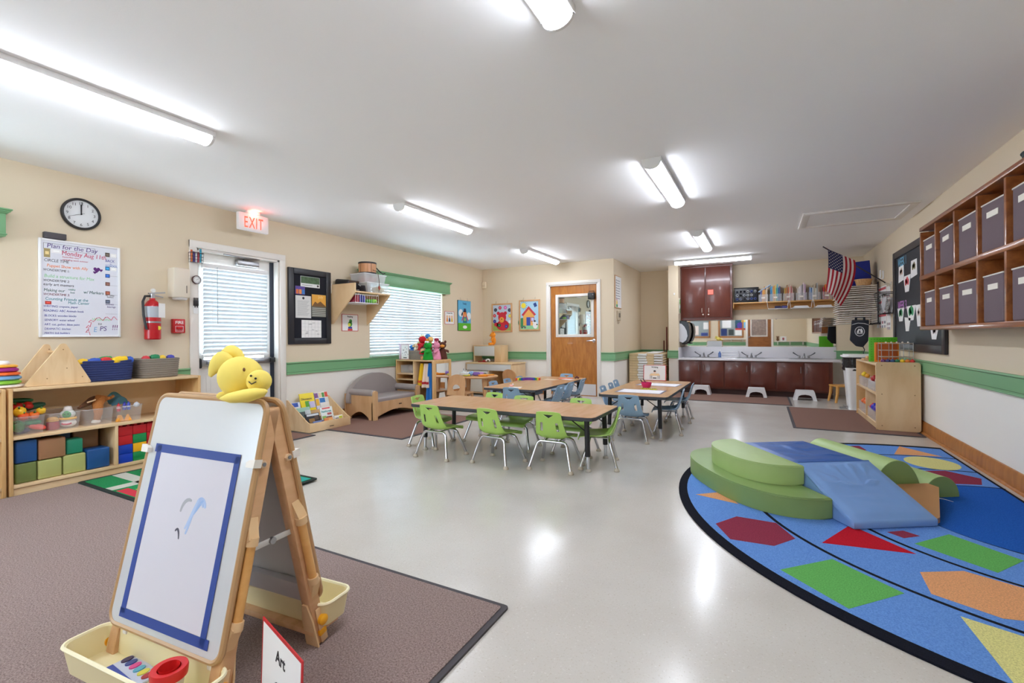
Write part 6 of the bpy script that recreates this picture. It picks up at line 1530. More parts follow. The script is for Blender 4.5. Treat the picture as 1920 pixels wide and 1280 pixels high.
wood_chair('small honey coloured wooden chair beside the trash bin', T(1.10, 9.0, .0005, R(104)), wood('honey', (222, 168, 92), (206, 146, 70), (2, 2, .6), 5., .4), .27, False)
# trash bin
t = thing('trash_bin', 'tall white trash bin with a black liner behind the right shelf', 'trash bin', T(1.21, 8.24, .0005))
mb = MB(); i0 = mb.mi(WHITEP)
mb.prism(rrect(-.14, .14, -.14, .14, .04), 0, .02, WHITEP)
A = [mb.bm.verts.new((p[0], p[1], .02)) for p in rrect(-.135, .135, -.135, .135, .04)]; B = [mb.bm.verts.new((p[0], p[1], .60)) for p in rrect(-.175, .175, -.175, .175, .05)]
for q in range(len(A)): mb.bm.faces.new((A[q], A[(q + 1) % len(A)], B[(q + 1) % len(A)], B[q]))
mb.build('body', t)
LINER = mat('bin_liner', (26, 26, 30), .25, bump=.8, bscale=26)
mb = MB(); mb.grid(lambda u, v: Vector(((.183 + .010 * math.sin(u * 60) + .006 * math.sin(v * 20 + u * 25)) * math.cos(2 * PI * u) * 1.05, (.183 + .010 * math.sin(u * 60)) * math.sin(2 * PI * u) * 1.05, .56 + .19 * v)), 60, 8, LINER, 0, True); mb.build('liner', t, 80)
mb = MB(); mb.prism(rrect(-.205, .205, -.20, .20, .06), .752, .775, WHITEP); mb.prism(rrect(-.18, .18, -.18, .18, .06), .775, .79, WHITEP); mb.build('lid', t)
mb = MB(); mb.box((-.19, -.04, .03), (-.14, .04, .045), STEEL, .004); mb.tube([(-.15, -.05, .012), (-.23, -.04, .014), (-.23, .04, .014), (-.15, .05, .012)], .006, STEEL, 8); mb.build('pedal', t)
# stacked cots
COT = mat('cot_mesh', (224, 198, 156), .7, var=.04, vscale=20); COTE = P(232, 230, 228, .4)
nm14 = ['lowest', '2nd from the floor', '3rd from the floor', '4th from the floor', '5th from the floor', '6th from the floor', '7th from the floor', '8th from the floor', '8th from the top', '7th from the top', '6th from the top', '5th from the top', '4th from the top', '3rd from the top', '2nd from the top', 'topmost']
for k in range(16):
    z = .0005 + k * .0468
    t = thing('nap_cot', 'stackable nap cot in the alcove stack, %s' % nm14[k], 'cot', T(-2.235, 8.78, z) @ Matrix.Rotation(R(0 + (k * 37 % 5 - 2) * .15), 4, 'Z'), 'nap cots stacked in the alcove')
    mb = MB(); mb.box((.0, .0, .001), (.46, 1.02, .0458), COT, .004); mb.box((.464, .012, .006), (.57, 1.0, .044), COT, .003); mb.build('bed', t)
    j = (k * 53 % 7 - 3) * .004
    mb = MB(); mb.box((.17 + j, -.030, .004), (.33 + j, .0, .043), COTE, .008); mb.build('end_rail', t)
    mb = MB(); mb.prism([(.465, -.025), (.60, .0), (.60, .12), (.465, .08)], .006, .036, COTE); mb.build('corner_foot', t)
mb = MB(); mb.box((-.13, -.38, 0), (.10, .40, .012), P(238, 234, 230, .8), .005); mb.box((-.10, -.36, .012), (.12, .30, .02), P(232, 228, 226, .8), .005)
tag(mb.build('folded_sheet', M=T(-1.82, 9.18, .7505, .05)), 'white folded sheet lying on top of the cot stack', 'sheet')
for k, (x, z1, col) in enumerate(((-1.735, 1.255, (120, 50, 40)), (-1.78, .98, (110, 60, 40)))):
    t = thing('broom', 'dark broom standing in the alcove corner, %s one' % ('taller' if k == 0 else 'shorter'), 'broom', T(x, 9.86 if k == 0 else 9.80, .0005))
    mb = MB(); mb.cyl((0, 0, .1), (0, .0, z1), .014, P(*col, .4), 10); mb.build('stick', t)
    mb = MB(); mb.box((-.06, -.03, 0), (.06, .03, .62 if k == 0 else .5), P(34, 26, 26, .8), .01); mb.build('dark_head', t)
# ---------------------------------------------------------------- the big seating rug
rug = thing('seating_rug', 'big half round blue rug with coloured shapes beside the right wall', 'rug', T(1.45, 3.72, .0005))
def half(r, n=64, x0=0.): return [(-r * math.sin(PI * k / n) + x0, r * math.cos(PI * k / n)) for k in range(n + 1)]
RBLUE = carpet('rug_blue', (120, 168, 238), (92, 138, 216), 170., .6); RDARK = carpet('rug_dark_blue', (42, 106, 200), (28, 84, 176), 170., .6)
RBLACK = carpet('rug_black', (30, 32, 44), (18, 20, 30), 260., .5)
mb = MB(); mb.prism(half(2.0), 0, .009, RBLACK); mb.build('border', rug)
mb = MB(); mb.prism(half(1.925, 64, -.02), .001, .0102, RBLUE)
for r in (1.545, 1.10, .675): mb.prism([(x * (r + .010), y * (r + .010)) for x, y in half(1.)] + [(x * (r - .010), y * (r - .010)) for x, y in reversed(half(1.))], .001, .0105, RBLACK)
mb.prism(half(.665, 48, -.02), .001, .0107, RDARK)
RC = {k: carpet('rug_' + k, v, tuple(int(q * .84) for q in v), 170., .6) for k, v in dict(maroon=(160, 62, 86), red=(214, 30, 50), green=(116, 200, 106), orange=(254, 184, 130), yellow=(246, 240, 160)).items()}
for col, pts in (('maroon', [(-.243, 2.854), (-.144, 3.024), (.058, 3.02), (.141, 2.833), (.042, 2.687), (-.158, 2.672)]), ('red', [(.258, 2.839), (.42, 3.175), (.645, 2.903)]), ('green', [(.062, 2.428), (.282, 2.655), (.503, 2.439), (.286, 2.203)]),
                 ('green', [(.67, 3.043), (.861, 3.267), (1.067, 3.047), (.912, 2.841)]), ('orange', [(.61, 2.689), (.784, 2.791), (.97, 2.71), (.88, 2.42), (.782, 2.393), (.599, 2.486)]), ('yellow', [(.647, 2.337), (.92, 2.24), (.665, 1.95)]),
                 ('orange', [(-.403, 3.321), (-.245, 3.46), (-.143, 3.252)]), ('orange', [(1.131, 5.624), (1.015, 5.228), (1.356, 5.309)]), ('yellow', [(1.215 + .165 * math.cos(a) + .06 * math.sin(a), 5.01 - .07 * math.cos(a) + .205 * math.sin(a)) for a in [2 * PI * k / 32 for k in range(32)]]),
                 ('maroon', [(1.063, 4.686), (1.239, 4.772), (1.401, 4.627), (1.348, 4.443), (1.143, 4.373), (1.0, 4.50)]), ('maroon', [(.60, 5.35), (.80, 5.48), (.83, 5.30), (.68, 5.18)]), ('red', [(.92, 4.78), (.78, 4.95), (1.0, 5.0)]), ('maroon', [(.58, 3.155), (.66, 3.215), (.72, 3.17), (.64, 3.10)])):
    mb.prism([(p[0] - 1.45, p[1] - 3.72) for p in pts], .001, .0112, RC[col])
mb.build('pile', rug)

# ---------------------------------------------------------------- soft play climber
SB = leather('soft_blue', (124, 162, 218)); SD = leather('soft_dark_blue', (46, 92, 164)); SGn = leather('soft_green', (132, 160, 94)); SGl = leather('soft_light_green', (166, 192, 124)); ST_ = leather('soft_tan', (186, 136, 88))
CM = T(.175, 3.49, .012, math.atan2(.543, .84))
def soft(name, label, mb, M=CM):
    t = thing(name, label, 'soft play block', M); o = mb.build('cover', t, 40); return t
FOLD = {3.: [(.1, .9, .55, .62, .035, .008), (.2, .75, .7, .45, .03, .007), (.35, .95, .5, .3, .03, .006), (.55, .6, .95, .5, .025, .007), (.6, .8, .9, .85, .03, .006), (.05, .5, .4, .2, .03, .006), (.5, .25, .95, .2, .03, .007)],
        9.: [(.05, .62, .5, .52, .022, .010), (.5, .52, .8, .6, .022, .010), (.56, .62, .66, .98, .025, .010), (.42, .66, .36, .98, .03, .008), (.72, .7, .86, .95, .03, .008), (.15, .8, .3, .6, .03, .006), (.1, .35, .75, .30, .04, .005)]}
def creases(u, v, L):
    h = 0.
    for x0, y0, x1, y1, w, a in L:
        dx, dy = x1 - x0, y1 - y0; t = ((u - x0) * dx + (v - y0) * dy) / (dx * dx + dy * dy); tc = min(1, max(0, t))
        d = math.hypot(u - x0 - dx * tc, v - y0 - dy * tc) + .02 * math.sin(7 * t)
        h += a * math.exp(-(d / w) ** 2) * (.35 + .65 * math.sin(PI * tc))
    return h
def wrinkle(fn, nu, nv, m, amp, seed):
    from mathutils import noise
    mb = MB(); mb.grid(lambda u, v: fn(u, v) + Vector((0, 0, min(1, 12 * u * (1 - u)) * min(1, 12 * v * (1 - v)) * (amp * .35 * noise.noise(Vector((u * 2.2 + seed, v * 4., seed))) + creases(u, v, FOLD[seed])))), nu, nv, m); return mb
mb = MB(); mb.box((.003, 0, 0), (.50, .60, .236), SD, .018, None, 3); t = soft('soft_platform', 'blue foam platform with a dark blue wrinkled top at the middle of the climber', mb)
wrinkle(lambda u, v: Vector((.010 + .482 * u, .010 + .58 * v, .2375 + .008 * min(1, 14 * u * (1 - u)) * min(1, 14 * v * (1 - v)))), 60, 70, SD, .015, 3.).build('top_cover', t, 80)
mb = MB(); rp = [(0, .0), (-.46, .0), (-.46, .040), (-.004, .246), (0, .244)]
mb.prism(rp, .003, .50, SB, Matrix(((0, 0, 1, 0), (1, 0, 0, -.004), (0, 1, 0, 0), (0, 0, 0, 1))))
bmesh.ops.bevel(mb.bm, geom=mb.bm.edges[:], offset=.009, segments=2, profile=.5, affect='EDGES')
t = soft('soft_ramp', 'light blue foam ramp at the front of the climber', mb)
wrinkle(lambda u, v: Vector((.012 + .479 * u, -.455 + .44 * v, .0425 + .1985 * v + .010 * min(1, 14 * u * (1 - u)) * min(1, 14 * v * (1 - v)))), 60, 70, SB, .020, 9.).build('top_cover', t, 80)
def superhalf(cy, ax, by, n=2.5, k=44):
    P_ = []
    for i in range(k + 1):
        a = -PI / 2 + PI * i / k; c, s = math.cos(a), math.sin(a)
        P_.append((-ax * abs(c) ** (2 / n), cy + by * (abs(s) ** (2 / n)) * (1 if s > 0 else -1)))
    return P_
def cushion(poly, h, m, x1=-.002):
    mb = MB(); pl = [(min(p[0], x1), p[1]) for p in poly]
    mb.prism(pl, 0, h, m)
    es = [e for e in mb.bm.edges if abs(e.verts[0].co.z - e.verts[1].co.z) < 1e-6]
    bmesh.ops.bevel(mb.bm, geom=es, offset=.012, segments=3, profile=.5, affect='EDGES'); return mb, pl
mb, pl = cushion(superhalf(.31, .42, .625), .122, SGn); t = soft('soft_step', 'wide low green foam step curving round the left of the climber', mb)
mb = MB(); mb.tube([(p[0] * .999, p[1], .111) for p in pl], .0025, SGn, 6); mb.build('piping', t)
mb, pl = cushion(superhalf(.30, .315, .385), .124, SGl); t = soft('soft_step', 'smaller green foam step stacked on the wide green step', mb, CM @ Matrix.Translation((0, 0, .123)))
mb = MB(); mb.tube([(p[0] * .999, p[1], .113) for p in pl], .0025, SGl, 6); mb.build('piping', t)
MX = Matrix(((1, 0, 0, 0), (0, 0, 1, 0), (0, 1, 0, 0), (0, 0, 0, 1)))
def hump(label, cx, ax, h, y0, y1):
    mb = MB(); mb.prism(arc(cx, 0, ax, 0, 180, 24, h), y0, y1, SGl, MX)
    t = soft('soft_arch', label, mb)
    for y in (y0, y1):
        mb = MB(); mb.prism(arc(cx, 0, ax * .985, 0, 180, 24, h * .985), y - .0015, y + .0015, SGn, MX); mb.build('end_panel', t)
hump('taller green rounded foam hump on the right of the blue platform', .675, .168, .245, -.03, .64)
hump('lower green rounded foam hump at the far right of the climber', .975, .125, .135, -.04, .52)
mb = MB(); q = [(.506, -.44), (.56, -.415), (.86, -.13), (.86, -.055), (.506, -.055)]; zt = [.028, .03, .098, .10, .10]
i0 = mb.mi(ST_); A = [mb.bm.verts.new((p[0], p[1], 0)) for p in q]; B = [mb.bm.verts.new((p[0], p[1], z)) for p, z in zip(q, zt)]
mb.bm.faces.new(list(reversed(A))); mb.bm.faces.new((B[0], B[1], B[2])); mb.bm.faces.new((B[0], B[2], B[3], B[4]))
for k in range(5): mb.bm.faces.new((A[k], A[(k + 1) % 5], B[(k + 1) % 5], B[k]))
t = soft('soft_wedge', 'tan foam wedge tucked beside the blue ramp', mb)
mb = MB(); mb.grid(lambda u, v: Vector((.845 + .11 * u, -.115 + .012 * v + .02 * math.sin(5 * u), .004 + .012 * math.sin(PI * u))), 8, 3, WHITEP, .002); mb.build('strap', t)

# ---------------------------------------------------------------- the right wall
sr_ = shelf_unit('toy_shelf', 'birch toy shelf with clear bins standing against the right wall', 'shelf unit', MRt(7.785, 1.11, .0085), 1.255, .385, .735, [.405, .065], [(.62, .065, .385)], True)
mb = MB(); mb.prism(rrect(-.002, .387, .0, .757, .03), 1.256, 1.276, wood('birch_end', (230, 200, 158), (216, 180, 134), (3, 3, 1), 2.), Matrix(((0, 0, 1, 0), (1, 0, 0, 0), (0, 1, 0, 0), (0, 0, 0, 1)))); mb.build('end_panel', sr_)
mb = MB()
for y in (.05, .335):
    for z in (.05, .40, .72): mb.cyl((1.2755, y, z), (1.2775, y, z), .006, P(150, 112, 76), 10)
mb.build('screw_caps', sr_)
def toy_bin(label, y0, y1, z, h, balls):
    cy, w = (y0 + y1) / 2, (y1 - y0)
    t = thing('clear_bin', label, 'bin', T(1.27, cy, z), 'clear bins in the right toy shelf')
    mb = MB()
    for a, b in (((-.14, -w / 2, 0), (.14, w / 2, .003)), ((-.14, -w / 2, 0), (-.137, w / 2, h)), ((.137, -w / 2, 0), (.14, w / 2, h)), ((-.14, -w / 2, 0), (.14, -w / 2 + .003, h)), ((-.14, w / 2 - .003, 0), (.14, w / 2, h))): mb.box(a, b, FROST)
    mb.build('tub', t)
    mb = MB(); mb.tube([(p[0], p[1], h) for p in rrect(-.143, .143, -w / 2 - .003, w / 2 + .003, .015, 3)], .004, CLEARP, 6, closed=True); mb.build('rim', t)
    if balls:
        mb = MB()
        for q in range(3): mb.box((-.1425, -w / 2 + w * (q + 1) / 4 - .008, .01), (-.1405, -w / 2 + w * (q + 1) / 4 + .008, h - .01), CLEARP)
        mb.build('ribs', t)
ZB = .4145
toy_bin('clear ribbed bin on the middle shelf of the right toy shelf, nearer end', 6.60, 7.10, ZB, .11, True); toy_bin('clear ribbed bin on the middle shelf of the right toy shelf, farther end', 7.20, 7.70, ZB, .11, True)
toy_bin('clear bin of orange toys low in the right toy shelf', 7.20, 7.72, .0745, .12, False); toy_bin('clear bin of red and blue toys low in the right toy shelf', 6.60, 7.12, .0745, .12, False)
for lab, c, r, col, cap in (('yellow ball toy on the farther ribbed bin', (1.16, 7.52, .555), .030, (246, 210, 50), 0), ('orange peg toy beside the yellow ball toy', (1.17, 7.38, .545), .026, (240, 170, 60), 1), ('dark red toy lying in the nearer ribbed bin', (1.17, 6.95, .545), .036, (170, 40, 44), 1), ('pale toy lying in the nearer ribbed bin', (1.17, 6.75, .54), .03, (214, 190, 180), 1),
                 ('orange pile toy at the far end of the low bin', (1.17, 7.58, .20), .036, (236, 106, 50), 1), ('orange toy in the middle of the low bin', (1.17, 7.42, .205), .036, (240, 120, 50), 0), ('coral toy at the near end of the orange bin', (1.17, 7.28, .19), .034, (230, 90, 60), 1), ('red toy in the low bin of red and blue toys', (1.17, 7.04, .20), .034, (200, 30, 60), 0), ('blue toy in the low bin of red and blue toys', (1.17, 6.93, .205), .042, (44, 50, 190), 0), ('purple blue toy nearest in the low bin', (1.17, 6.80, .205), .042, (70, 50, 170), 1)):
    t = thing('small_toy', lab, 'toy', T(*c)); mb = MB(); mb.lathe(sphere_profile(r, 10, -r), P(*col, .35), 16, None, 6, .06 if cap else .03); mb.build('body', t, 60)
    mb = MB(); mb.cyl((0, 0, r * .9), (0, 0, r * 1.2), r * .35, P(*[min(255, v + 20) for v in col], .35), 10); mb.build('stud', t)
ZT = .7445
t = thing('peg_board', 'bright green peg board standing on the right toy shelf', 'peg board', T(1.135, 7.06, ZT))
LG = P(96, 196, 40, .4)
mb = MB(); mb.box((0, 0, 0), (.275, .022, .295), LG, .004); mb.build('board', t)
mb = MB()
for a in range(9):
    for b in range(9): mb.cyl((.025 + a * .028, .001, .03 + b * .03), (.025 + a * .028, -.002, .03 + b * .03), .005, P(60, 140, 24, .5), 6)
o = mb.build('peg_holes', t); o['kind'] = 'stuff'
t = thing('peg_board', 'orange board standing in front of the green peg board', 'peg board', T(1.175, 6.97, ZT)); mb = MB(); mb.box((0, 0, 0), (.23, .02, .235), P(240, 140, 40, .4), .004); mb.build('board', t)
mb = MB(); mb.box((.015, -.003, .02), (.215, .0, .215), P(196, 96, 40, .4)); mb.build('panel', t)
t = thing('wire_rack_toy', 'silver wire rack with beads in front of the orange board', 'rack', T(1.20, 6.74, ZT))
mb = MB()
for z in (.07, .145, .225):
    mb.tube([(p[0], p[1], z) for p in rrect(0, .285, 0, .17, .02, 3)], .004, P(190, 176, 156, .35), 6, closed=True)
    for q in range(6): mb.tube([(.02 + q * .049, 0, z), (.02 + q * .049, .17, z)], .002, P(190, 176, 156, .35), 5)
for x in (.0, .1, .2, .285):
    mb.tube([(x, 0, 0), (x, 0, .235)], .0035, STEEL, 6); mb.tube([(x, .17, 0), (x, .17, .235)], .0035, STEEL, 6)
mb.build('wire_frame', t)
mb = MB()
for q in range(5): mb.ell((.05 + q * .05, .05, .236), .010, P(240, 230, 210, .3), 8)
mb.build('beads', t)
for k, (y, col) in enumerate(((1.185, (110, 50, 110)), (1.228, (70, 70, 130)), (1.27, (60, 90, 140)), (1.312, (30, 130, 80)), (1.355, (246, 206, 40)), (1.40, (240, 140, 50)), (1.442, (214, 44, 40)))):
    mb = MB(); mb.lathe(sphere_profile(.024, 8, 0, .8), P(*col, .35), 14, None, 5, .08); mb.cyl((0, 0, .034), (0, 0, .043), .008, P(*col, .35), 8)
    tag(mb.build('bead_toy', M=T(y, 6.58, ZT + .012)), '%s knobby bead in the row on the near end of the right toy shelf' % ('purple', 'indigo', 'slate blue', 'green', 'yellow', 'orange', 'red')[k], 'bead')
t = thing('wooden_tray', 'small wooden tray carrying the row of coloured beads', 'tray', T(1.145, 6.545, ZT)); mb = MB(); mb.box((0, 0, 0), (.335, .09, .010), BIRCH, .002); mb.build('tray', t)
t = thing('wooden_toy', 'tan wooden toy at the far corner of the right toy shelf', 'toy', T(1.19, 7.5, ZT)); mb = MB(); mb.box((-.05, -.09, 0), (.07, .09, .02), MAPLE, .005); mb.build('base', t)
mb = MB(); mb.ell((0, 0, .035), (.025, .05, .02), MAPLE, 12); mb.build('knob', t)

# chalk board and its pennants
cb = thing('chalkboard', 'large black chalkboard with WEEK headings on the right wall', 'chalkboard', WR(7.74, .878, .001))
w, h = 1.965, 1.25
CBF = P(72, 68, 70, .4); CBK = mat('chalk_black', (30, 34, 42), .6)
mb = MB()
for a, b, c, d in ((0, .085, 0, h), (w - .085, w, 0, h), (.085, w - .085, 0, .085), (.085, w - .085, h - .085, h)): mb.box((a, c, 0), (b, d, .03), P(52, 48, 50, .35), .008)
mb.build('frame', cb)
mb = MB(); mb.box((.07, .07, 0), (w - .07, h - .07, .014), CBK); mb.build('surface', cb)
text('WEEK 1', .15, P(120, 190, 226), cb, .20, 1.045, .015, sx=.78, bold=.001)
text('WEEK 3', .15, P(204, 130, 214), cb, .19, .505, .015, sx=.78, bold=.001)
def pennant(label, y0, y1, z0, z1, kind, col):
    t = thing('paper_pennant', label, 'paper', WR(y0, z0, .0165)); w, h = y0 - y1, z1 - z0
    pl = {'sq': [(0, 0), (w, .02), (w * .96, h), (.02, h)], 'tri': [(w * .25, 0), (w * .75, 0), (w, h), (0, h)], 'cup': [(w * .2, 0), (w * .7, 0), (w, h * .9), (0, h)]}[kind]
    mb = MB(); mb.prism(pl, 0, .002, PAPER); mb.build('sheet', t)
    if col:
        mb = MB()
        for q in range(4): mb.disc((w * (.35 + .1 * q), h * (.6 + .06 * (q % 3))), w * .13, .002, .0026, P(*col), 10)
        mb.build('painting', t)
pennant('square paper with a faint drawing under the WEEK 1 heading', 7.50, 7.24, 1.72, 1.92, 'sq', (220, 190, 170)); pennant('square paper with a green and brown drawing right of the WEEK 1 heading', 6.95, 6.69, 1.72, 1.92, 'sq', (150, 140, 100))
pennant('paper with a red painting below the two squares on the chalkboard', 7.27, 6.95, 1.58, 1.775, 'tri', (220, 80, 90)); pennant('green painted paper pennant at the left under the WEEK 3 heading', 7.56, 7.24, 1.235, 1.40, 'tri', (50, 150, 90))
pennant('green painted paper pennant right under the WEEK 3 heading', 7.14, 6.75, 1.235, 1.405, 'tri', (50, 160, 100)); pennant('plain white paper pennant below the two green pennants', 7.23, 6.96, 1.11, 1.28, 'cup', None)
pennant('white paper partly hidden behind the cubby on the chalkboard', 6.76, 6.50, 1.16, 1.40, 'tri', (230, 210, 200)); pennant('white cup shaped paper below the cubby on the chalkboard', 6.25, 5.98, 1.02, 1.16, 'cup', (230, 220, 220))

# cubbies with fabric bins
CX0, CX1 = 1.312, 1.528
cu = thing('wall_cubby', 'brown wooden wall cubby with two rows of fabric bins', 'cubby', Matrix())
ye = [5.70, 5.275, 4.825, 4.385, 3.955, 3.53, 3.10]; zl = (1.112, 1.60, 2.062)
for y in ye:
    mb = MB(); mb.box((CX0, y - .016, zl[0] + .035), (CX1, y + .016, zl[2] - .03), CUBBY, .003); mb.build('divider', cu)
for k, z in enumerate(zl):
    mb = MB(); mb.box((CX0 - .004, 3.084, z - (.0 if k == 0 else .02)), (CX1, 5.716, z + (.036 if k == 0 else .02 if k == 1 else -.0) + (0.014 if k == 2 else 0)), CUBBY, .004); mb.build('shelf', cu)
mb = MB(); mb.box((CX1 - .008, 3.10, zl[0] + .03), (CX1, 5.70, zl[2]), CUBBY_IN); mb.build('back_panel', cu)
FAB = mat('bin_fabric', (116, 100, 106), .9, bump=.25, bscale=240, var=.05, vscale=5)
cn = ('1st', '2nd', '3rd', '4th', '5th')
for k in range(5):
    for r_ in range(2):
        ya, yb = ye[k] - .055, ye[k + 1] + .055; z0 = (zl[0] + .0365, zl[1] + .0205)[r_]; hh = (.315, .325)[r_]
        if k == 0 and r_ == 0: z0 += .0
        t = thing('fabric_bin', 'grey brown fabric bin in the %s cubby row, %s column from the chalkboard' % (('lower', 'upper')[r_], cn[k]), 'fabric bin', T(CX0 + .012, (ya + yb) / 2, z0) @ Matrix.Rotation(R(((k * 7 + r_ * 3) % 5 - 2) * .9), 4, 'Z'), 'fabric bins in the wall cubby')
        hw = (ya - yb) / 2
        mb = MB(); mb.box((0, -hw, 0), (.185, hw, hh), FAB, .012, None, 3); mb.build('body', t)
        mb = MB(); mb.box((-.002, -hw - .001, hh - .008), (.186, hw + .001, hh + .002), P(226, 220, 210, .7), .002); mb.build('trim', t)
        mb = MB(); mb.box((-.0035, -hw * .52, hh * .68), (.001, hw * .45, hh * .80), P(240, 234, 220, .6)); mb.build('label_card', t)
t = thing('plush_toy', 'dark grey soft thing on top of the wall cubby at the right edge', 'soft toy', T(1.40, 3.80, 2.0775)); DKP = plush((66, 76, 76))
mb = MB(); mb.ell((0, 0, .035), (.06, .09, .035), DKP); mb.ell((-.02, .06, .06), (.03, .04, .02), DKP); mb.build('body', t)
mb = MB(); mb.ell((-.03, -.05, .062), (.02, .03, .012), plush((100, 110, 110)), 10); mb.build('patch', t)

# flag
BZ = 1.745
fl_ = thing('flag', 'small American flag hanging from a black pole on the right wall', 'flag', Matrix())
A0, A1 = Vector((1.50, 6.55, 1.592)), Vector((.625, 6.55, 2.112))
KF = 7.95 / 6.55
def K(p): return Vector((p.x * KF, 7.95 + (p.y - 6.55) * KF, 1.075 + (p.z - 1.075) * KF))
B0 = Vector((1.50, 7.95, BZ))
mb = MB(); mb.cyl(B0, K(A1), .008, P(40, 34, 34, .4), 10); mb.build('pole', fl_)
mb = MB(); mb.cyl((XR - .001, 7.95, BZ - .02), (1.46, 7.95, BZ + .025), .014, P(206, 196, 180, .4), 12); mb.box((XR - .012, 7.915, BZ - .06), (XR - .001, 7.985, BZ + .04), P(206, 196, 180, .4), .004); mb.build('bracket', fl_)
FR, FW, FB = mat('flag_red', (190, 34, 52), .7), mat('flag_white', (236, 226, 222), .7), mat('flag_blue', (44, 46, 92), .7)
d_ = (A0 - A1).normalized()
def fpos(s, t):
    H = A1 + d_ * (.055 + .30 * s) - Vector((0, 0, .008))
    E_ = Vector((.648, 6.55, 1.60)).lerp(Vector((.795, 6.55, 1.405)), s)
    C1 = Vector((.690 + .28 * s, 6.55, 1.84 - .13 * s))
    p = H * (1 - t) ** 2 + C1 * 2 * t * (1 - t) + E_ * t * t
    return K(p + Vector((0, -.010 + .045 * math.sin(s * 6.0 + 1.0 + 1.5 * t) * t - .02 * t, 0)))
ns, nt2 = 26, 40
def flagpart(name, pred, m):
    mb = MB(); vs = {}; fs = []; i0 = mb.mi(m)
    def V(a, b):
        if (a, b) not in vs: vs[(a, b)] = mb.bm.verts.new(fpos(a / ns, b / nt2))
        return vs[(a, b)]
    for a in range(ns):
        for b in range(nt2):
            if pred(a, b): fs.append(mb.bm.faces.new((V(a, b), V(a + 1, b), V(a + 1, b + 1), V(a, b + 1))))
    bmesh.ops.solidify(mb.bm, geom=fs, thickness=.0015)
    mb.build(name, fl_, 80)
can = lambda a, b: a < 14 and b < 18
flagpart('canton', can, FB)
for k in range(13): flagpart('stripe', lambda a, b, k=k: a // 2 == k and not can(a, b), FR if k % 2 == 0 else FW)
mb = MB()
for r_ in range(9):
    for c in range(6 if r_ % 2 == 0 else 5):
        s, t = (14 / 26) * (r_ + .8) / 9.6, .45 * ((c + (.5 if r_ % 2 == 0 else 1.)) / 6.)
        o = fpos(s, t); u = (fpos(s, t + .01) - o).normalized(); v = (fpos(s + .01, t) - o).normalized()
        n = u.cross(v); n = -n if n.y > 0 else n
        vs = [mb.bm.verts.new(o + n * .004 + (u * math.cos(q * PI / 5) + v * math.sin(q * PI / 5)) * (.0102 if q % 2 == 0 else .0042)) for q in range(10)]
        f = mb.bm.faces.new(vs); f.material_index = mb.mi(FW)
bmesh.ops.solidify(mb.bm, geom=mb.bm.faces[:], thickness=.0008)
mb.build('stars', fl_)

# drying rack in the corner and what is on it
dr = thing('drying_rack', 'tall stack of wire drying shelves on the right wall in the far corner', 'drying rack', Matrix())
WIRE = P(236, 230, 222, .4); WIRD = P(150, 136, 120, .5)  # darker wires stand in for the shadow gaps between the shelves
for k in range(20):
    z = 1.262 + k * .0285; mb = MB(); j = (k * 29 % 7 - 3) * .004
    mb.tube([(1.50, 8.62, z), (1.02 + j, 8.62 + j, z - .012 + j), (1.02 + j, 9.16, z - .012 + j), (1.50, 9.16, z)], .0065, WIRE, 6)
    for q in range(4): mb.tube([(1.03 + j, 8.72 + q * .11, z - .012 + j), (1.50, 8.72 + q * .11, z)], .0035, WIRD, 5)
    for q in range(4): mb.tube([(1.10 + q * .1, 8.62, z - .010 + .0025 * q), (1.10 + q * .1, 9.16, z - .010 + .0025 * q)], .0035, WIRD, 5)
    mb.build('wire_shelf', dr)
for y in (8.615, 9.165):
    mb = MB(); mb.box((1.49, y - .008, 1.235), (1.506, y + .008, 1.85), BLACKP, .002); mb.build('upright', dr)
mb = MB(); mb.box((1.40, 8.60, 1.225), (1.528, 8.63, 1.24), BLACKP, .002); mb.box((1.40, 9.15, 1.225), (1.528, 9.18, 1.24), BLACKP, .002); mb.box((1.49, 8.60, 1.23), (1.528, 9.18, 1.25), BLACKP); mb.build('wall_arm', dr)
ZR = 1.8135
t = thing('tray_bin', 'blue plastic bin tilted on top of the drying rack', 'bin', T(1.285, 8.93, ZR + .015) @ Matrix.Rotation(R(-4), 4, 'Y'))
DBL = P(24, 44, 150, .4)
mb = MB(); mb.box((-.14, -.14, .0), (.16, .14, .012), DBL)
for a, b in (((-.15, -.15, .09), (.17, -.14, .36)), ((-.15, .14, .0), (.17, .15, .36)), ((-.15, -.15, .0), (-.14, .15, .36)), ((.16, -.15, .0), (.17, .15, .36)), ((-.15, -.15, .0), (.17, -.14, .09))): mb.box(a, b, DBL, .003)
mb.build('tub', t)
t = thing('woven_basket', 'tan woven basket in front of the blue bin on the drying rack', 'basket', T(1.335, 8.68, ZR))
WEV = wood('woven', (214, 172, 120), (186, 140, 90), (14, 14, 1), 6.)
mb = MB(); mb.lathe([(0, 0), (.085, 0), (.108, .085), (.100, .085), (.078, .008), (0, .008)], WEV, 30, None, 30, .012); mb.build('body', t, 25)
mb = MB(); mb.lathe([(.098, .075), (.112, .076), (.113, .092), (.098, .092)], WEV, 30); mb.build('rim', t)
mb = MB(); mb.box((-.03, -.006, 0), (.03, .006, .15), P(70, 160, 110, .5), .002); tag(mb.build('folder', M=T(1.16, 8.68, ZR) @ Matrix.Rotation(R(3), 4, 'Y')), 'green folder standing at the left end on the drying rack', 'folder')
t = thing('tote_bag', 'black tote bag with a round white crest hanging under the drying rack', 'bag', T(1.27, 8.54, .93))
BAGM = mat('bag_black', (34, 38, 48), .8, bump=.3, bscale=90)
mb = MB(); bp = [(-.125, .06), (-.05, -.03), (.03, -.045), (.095, .05), (.105, .36), (-.10, .36)]
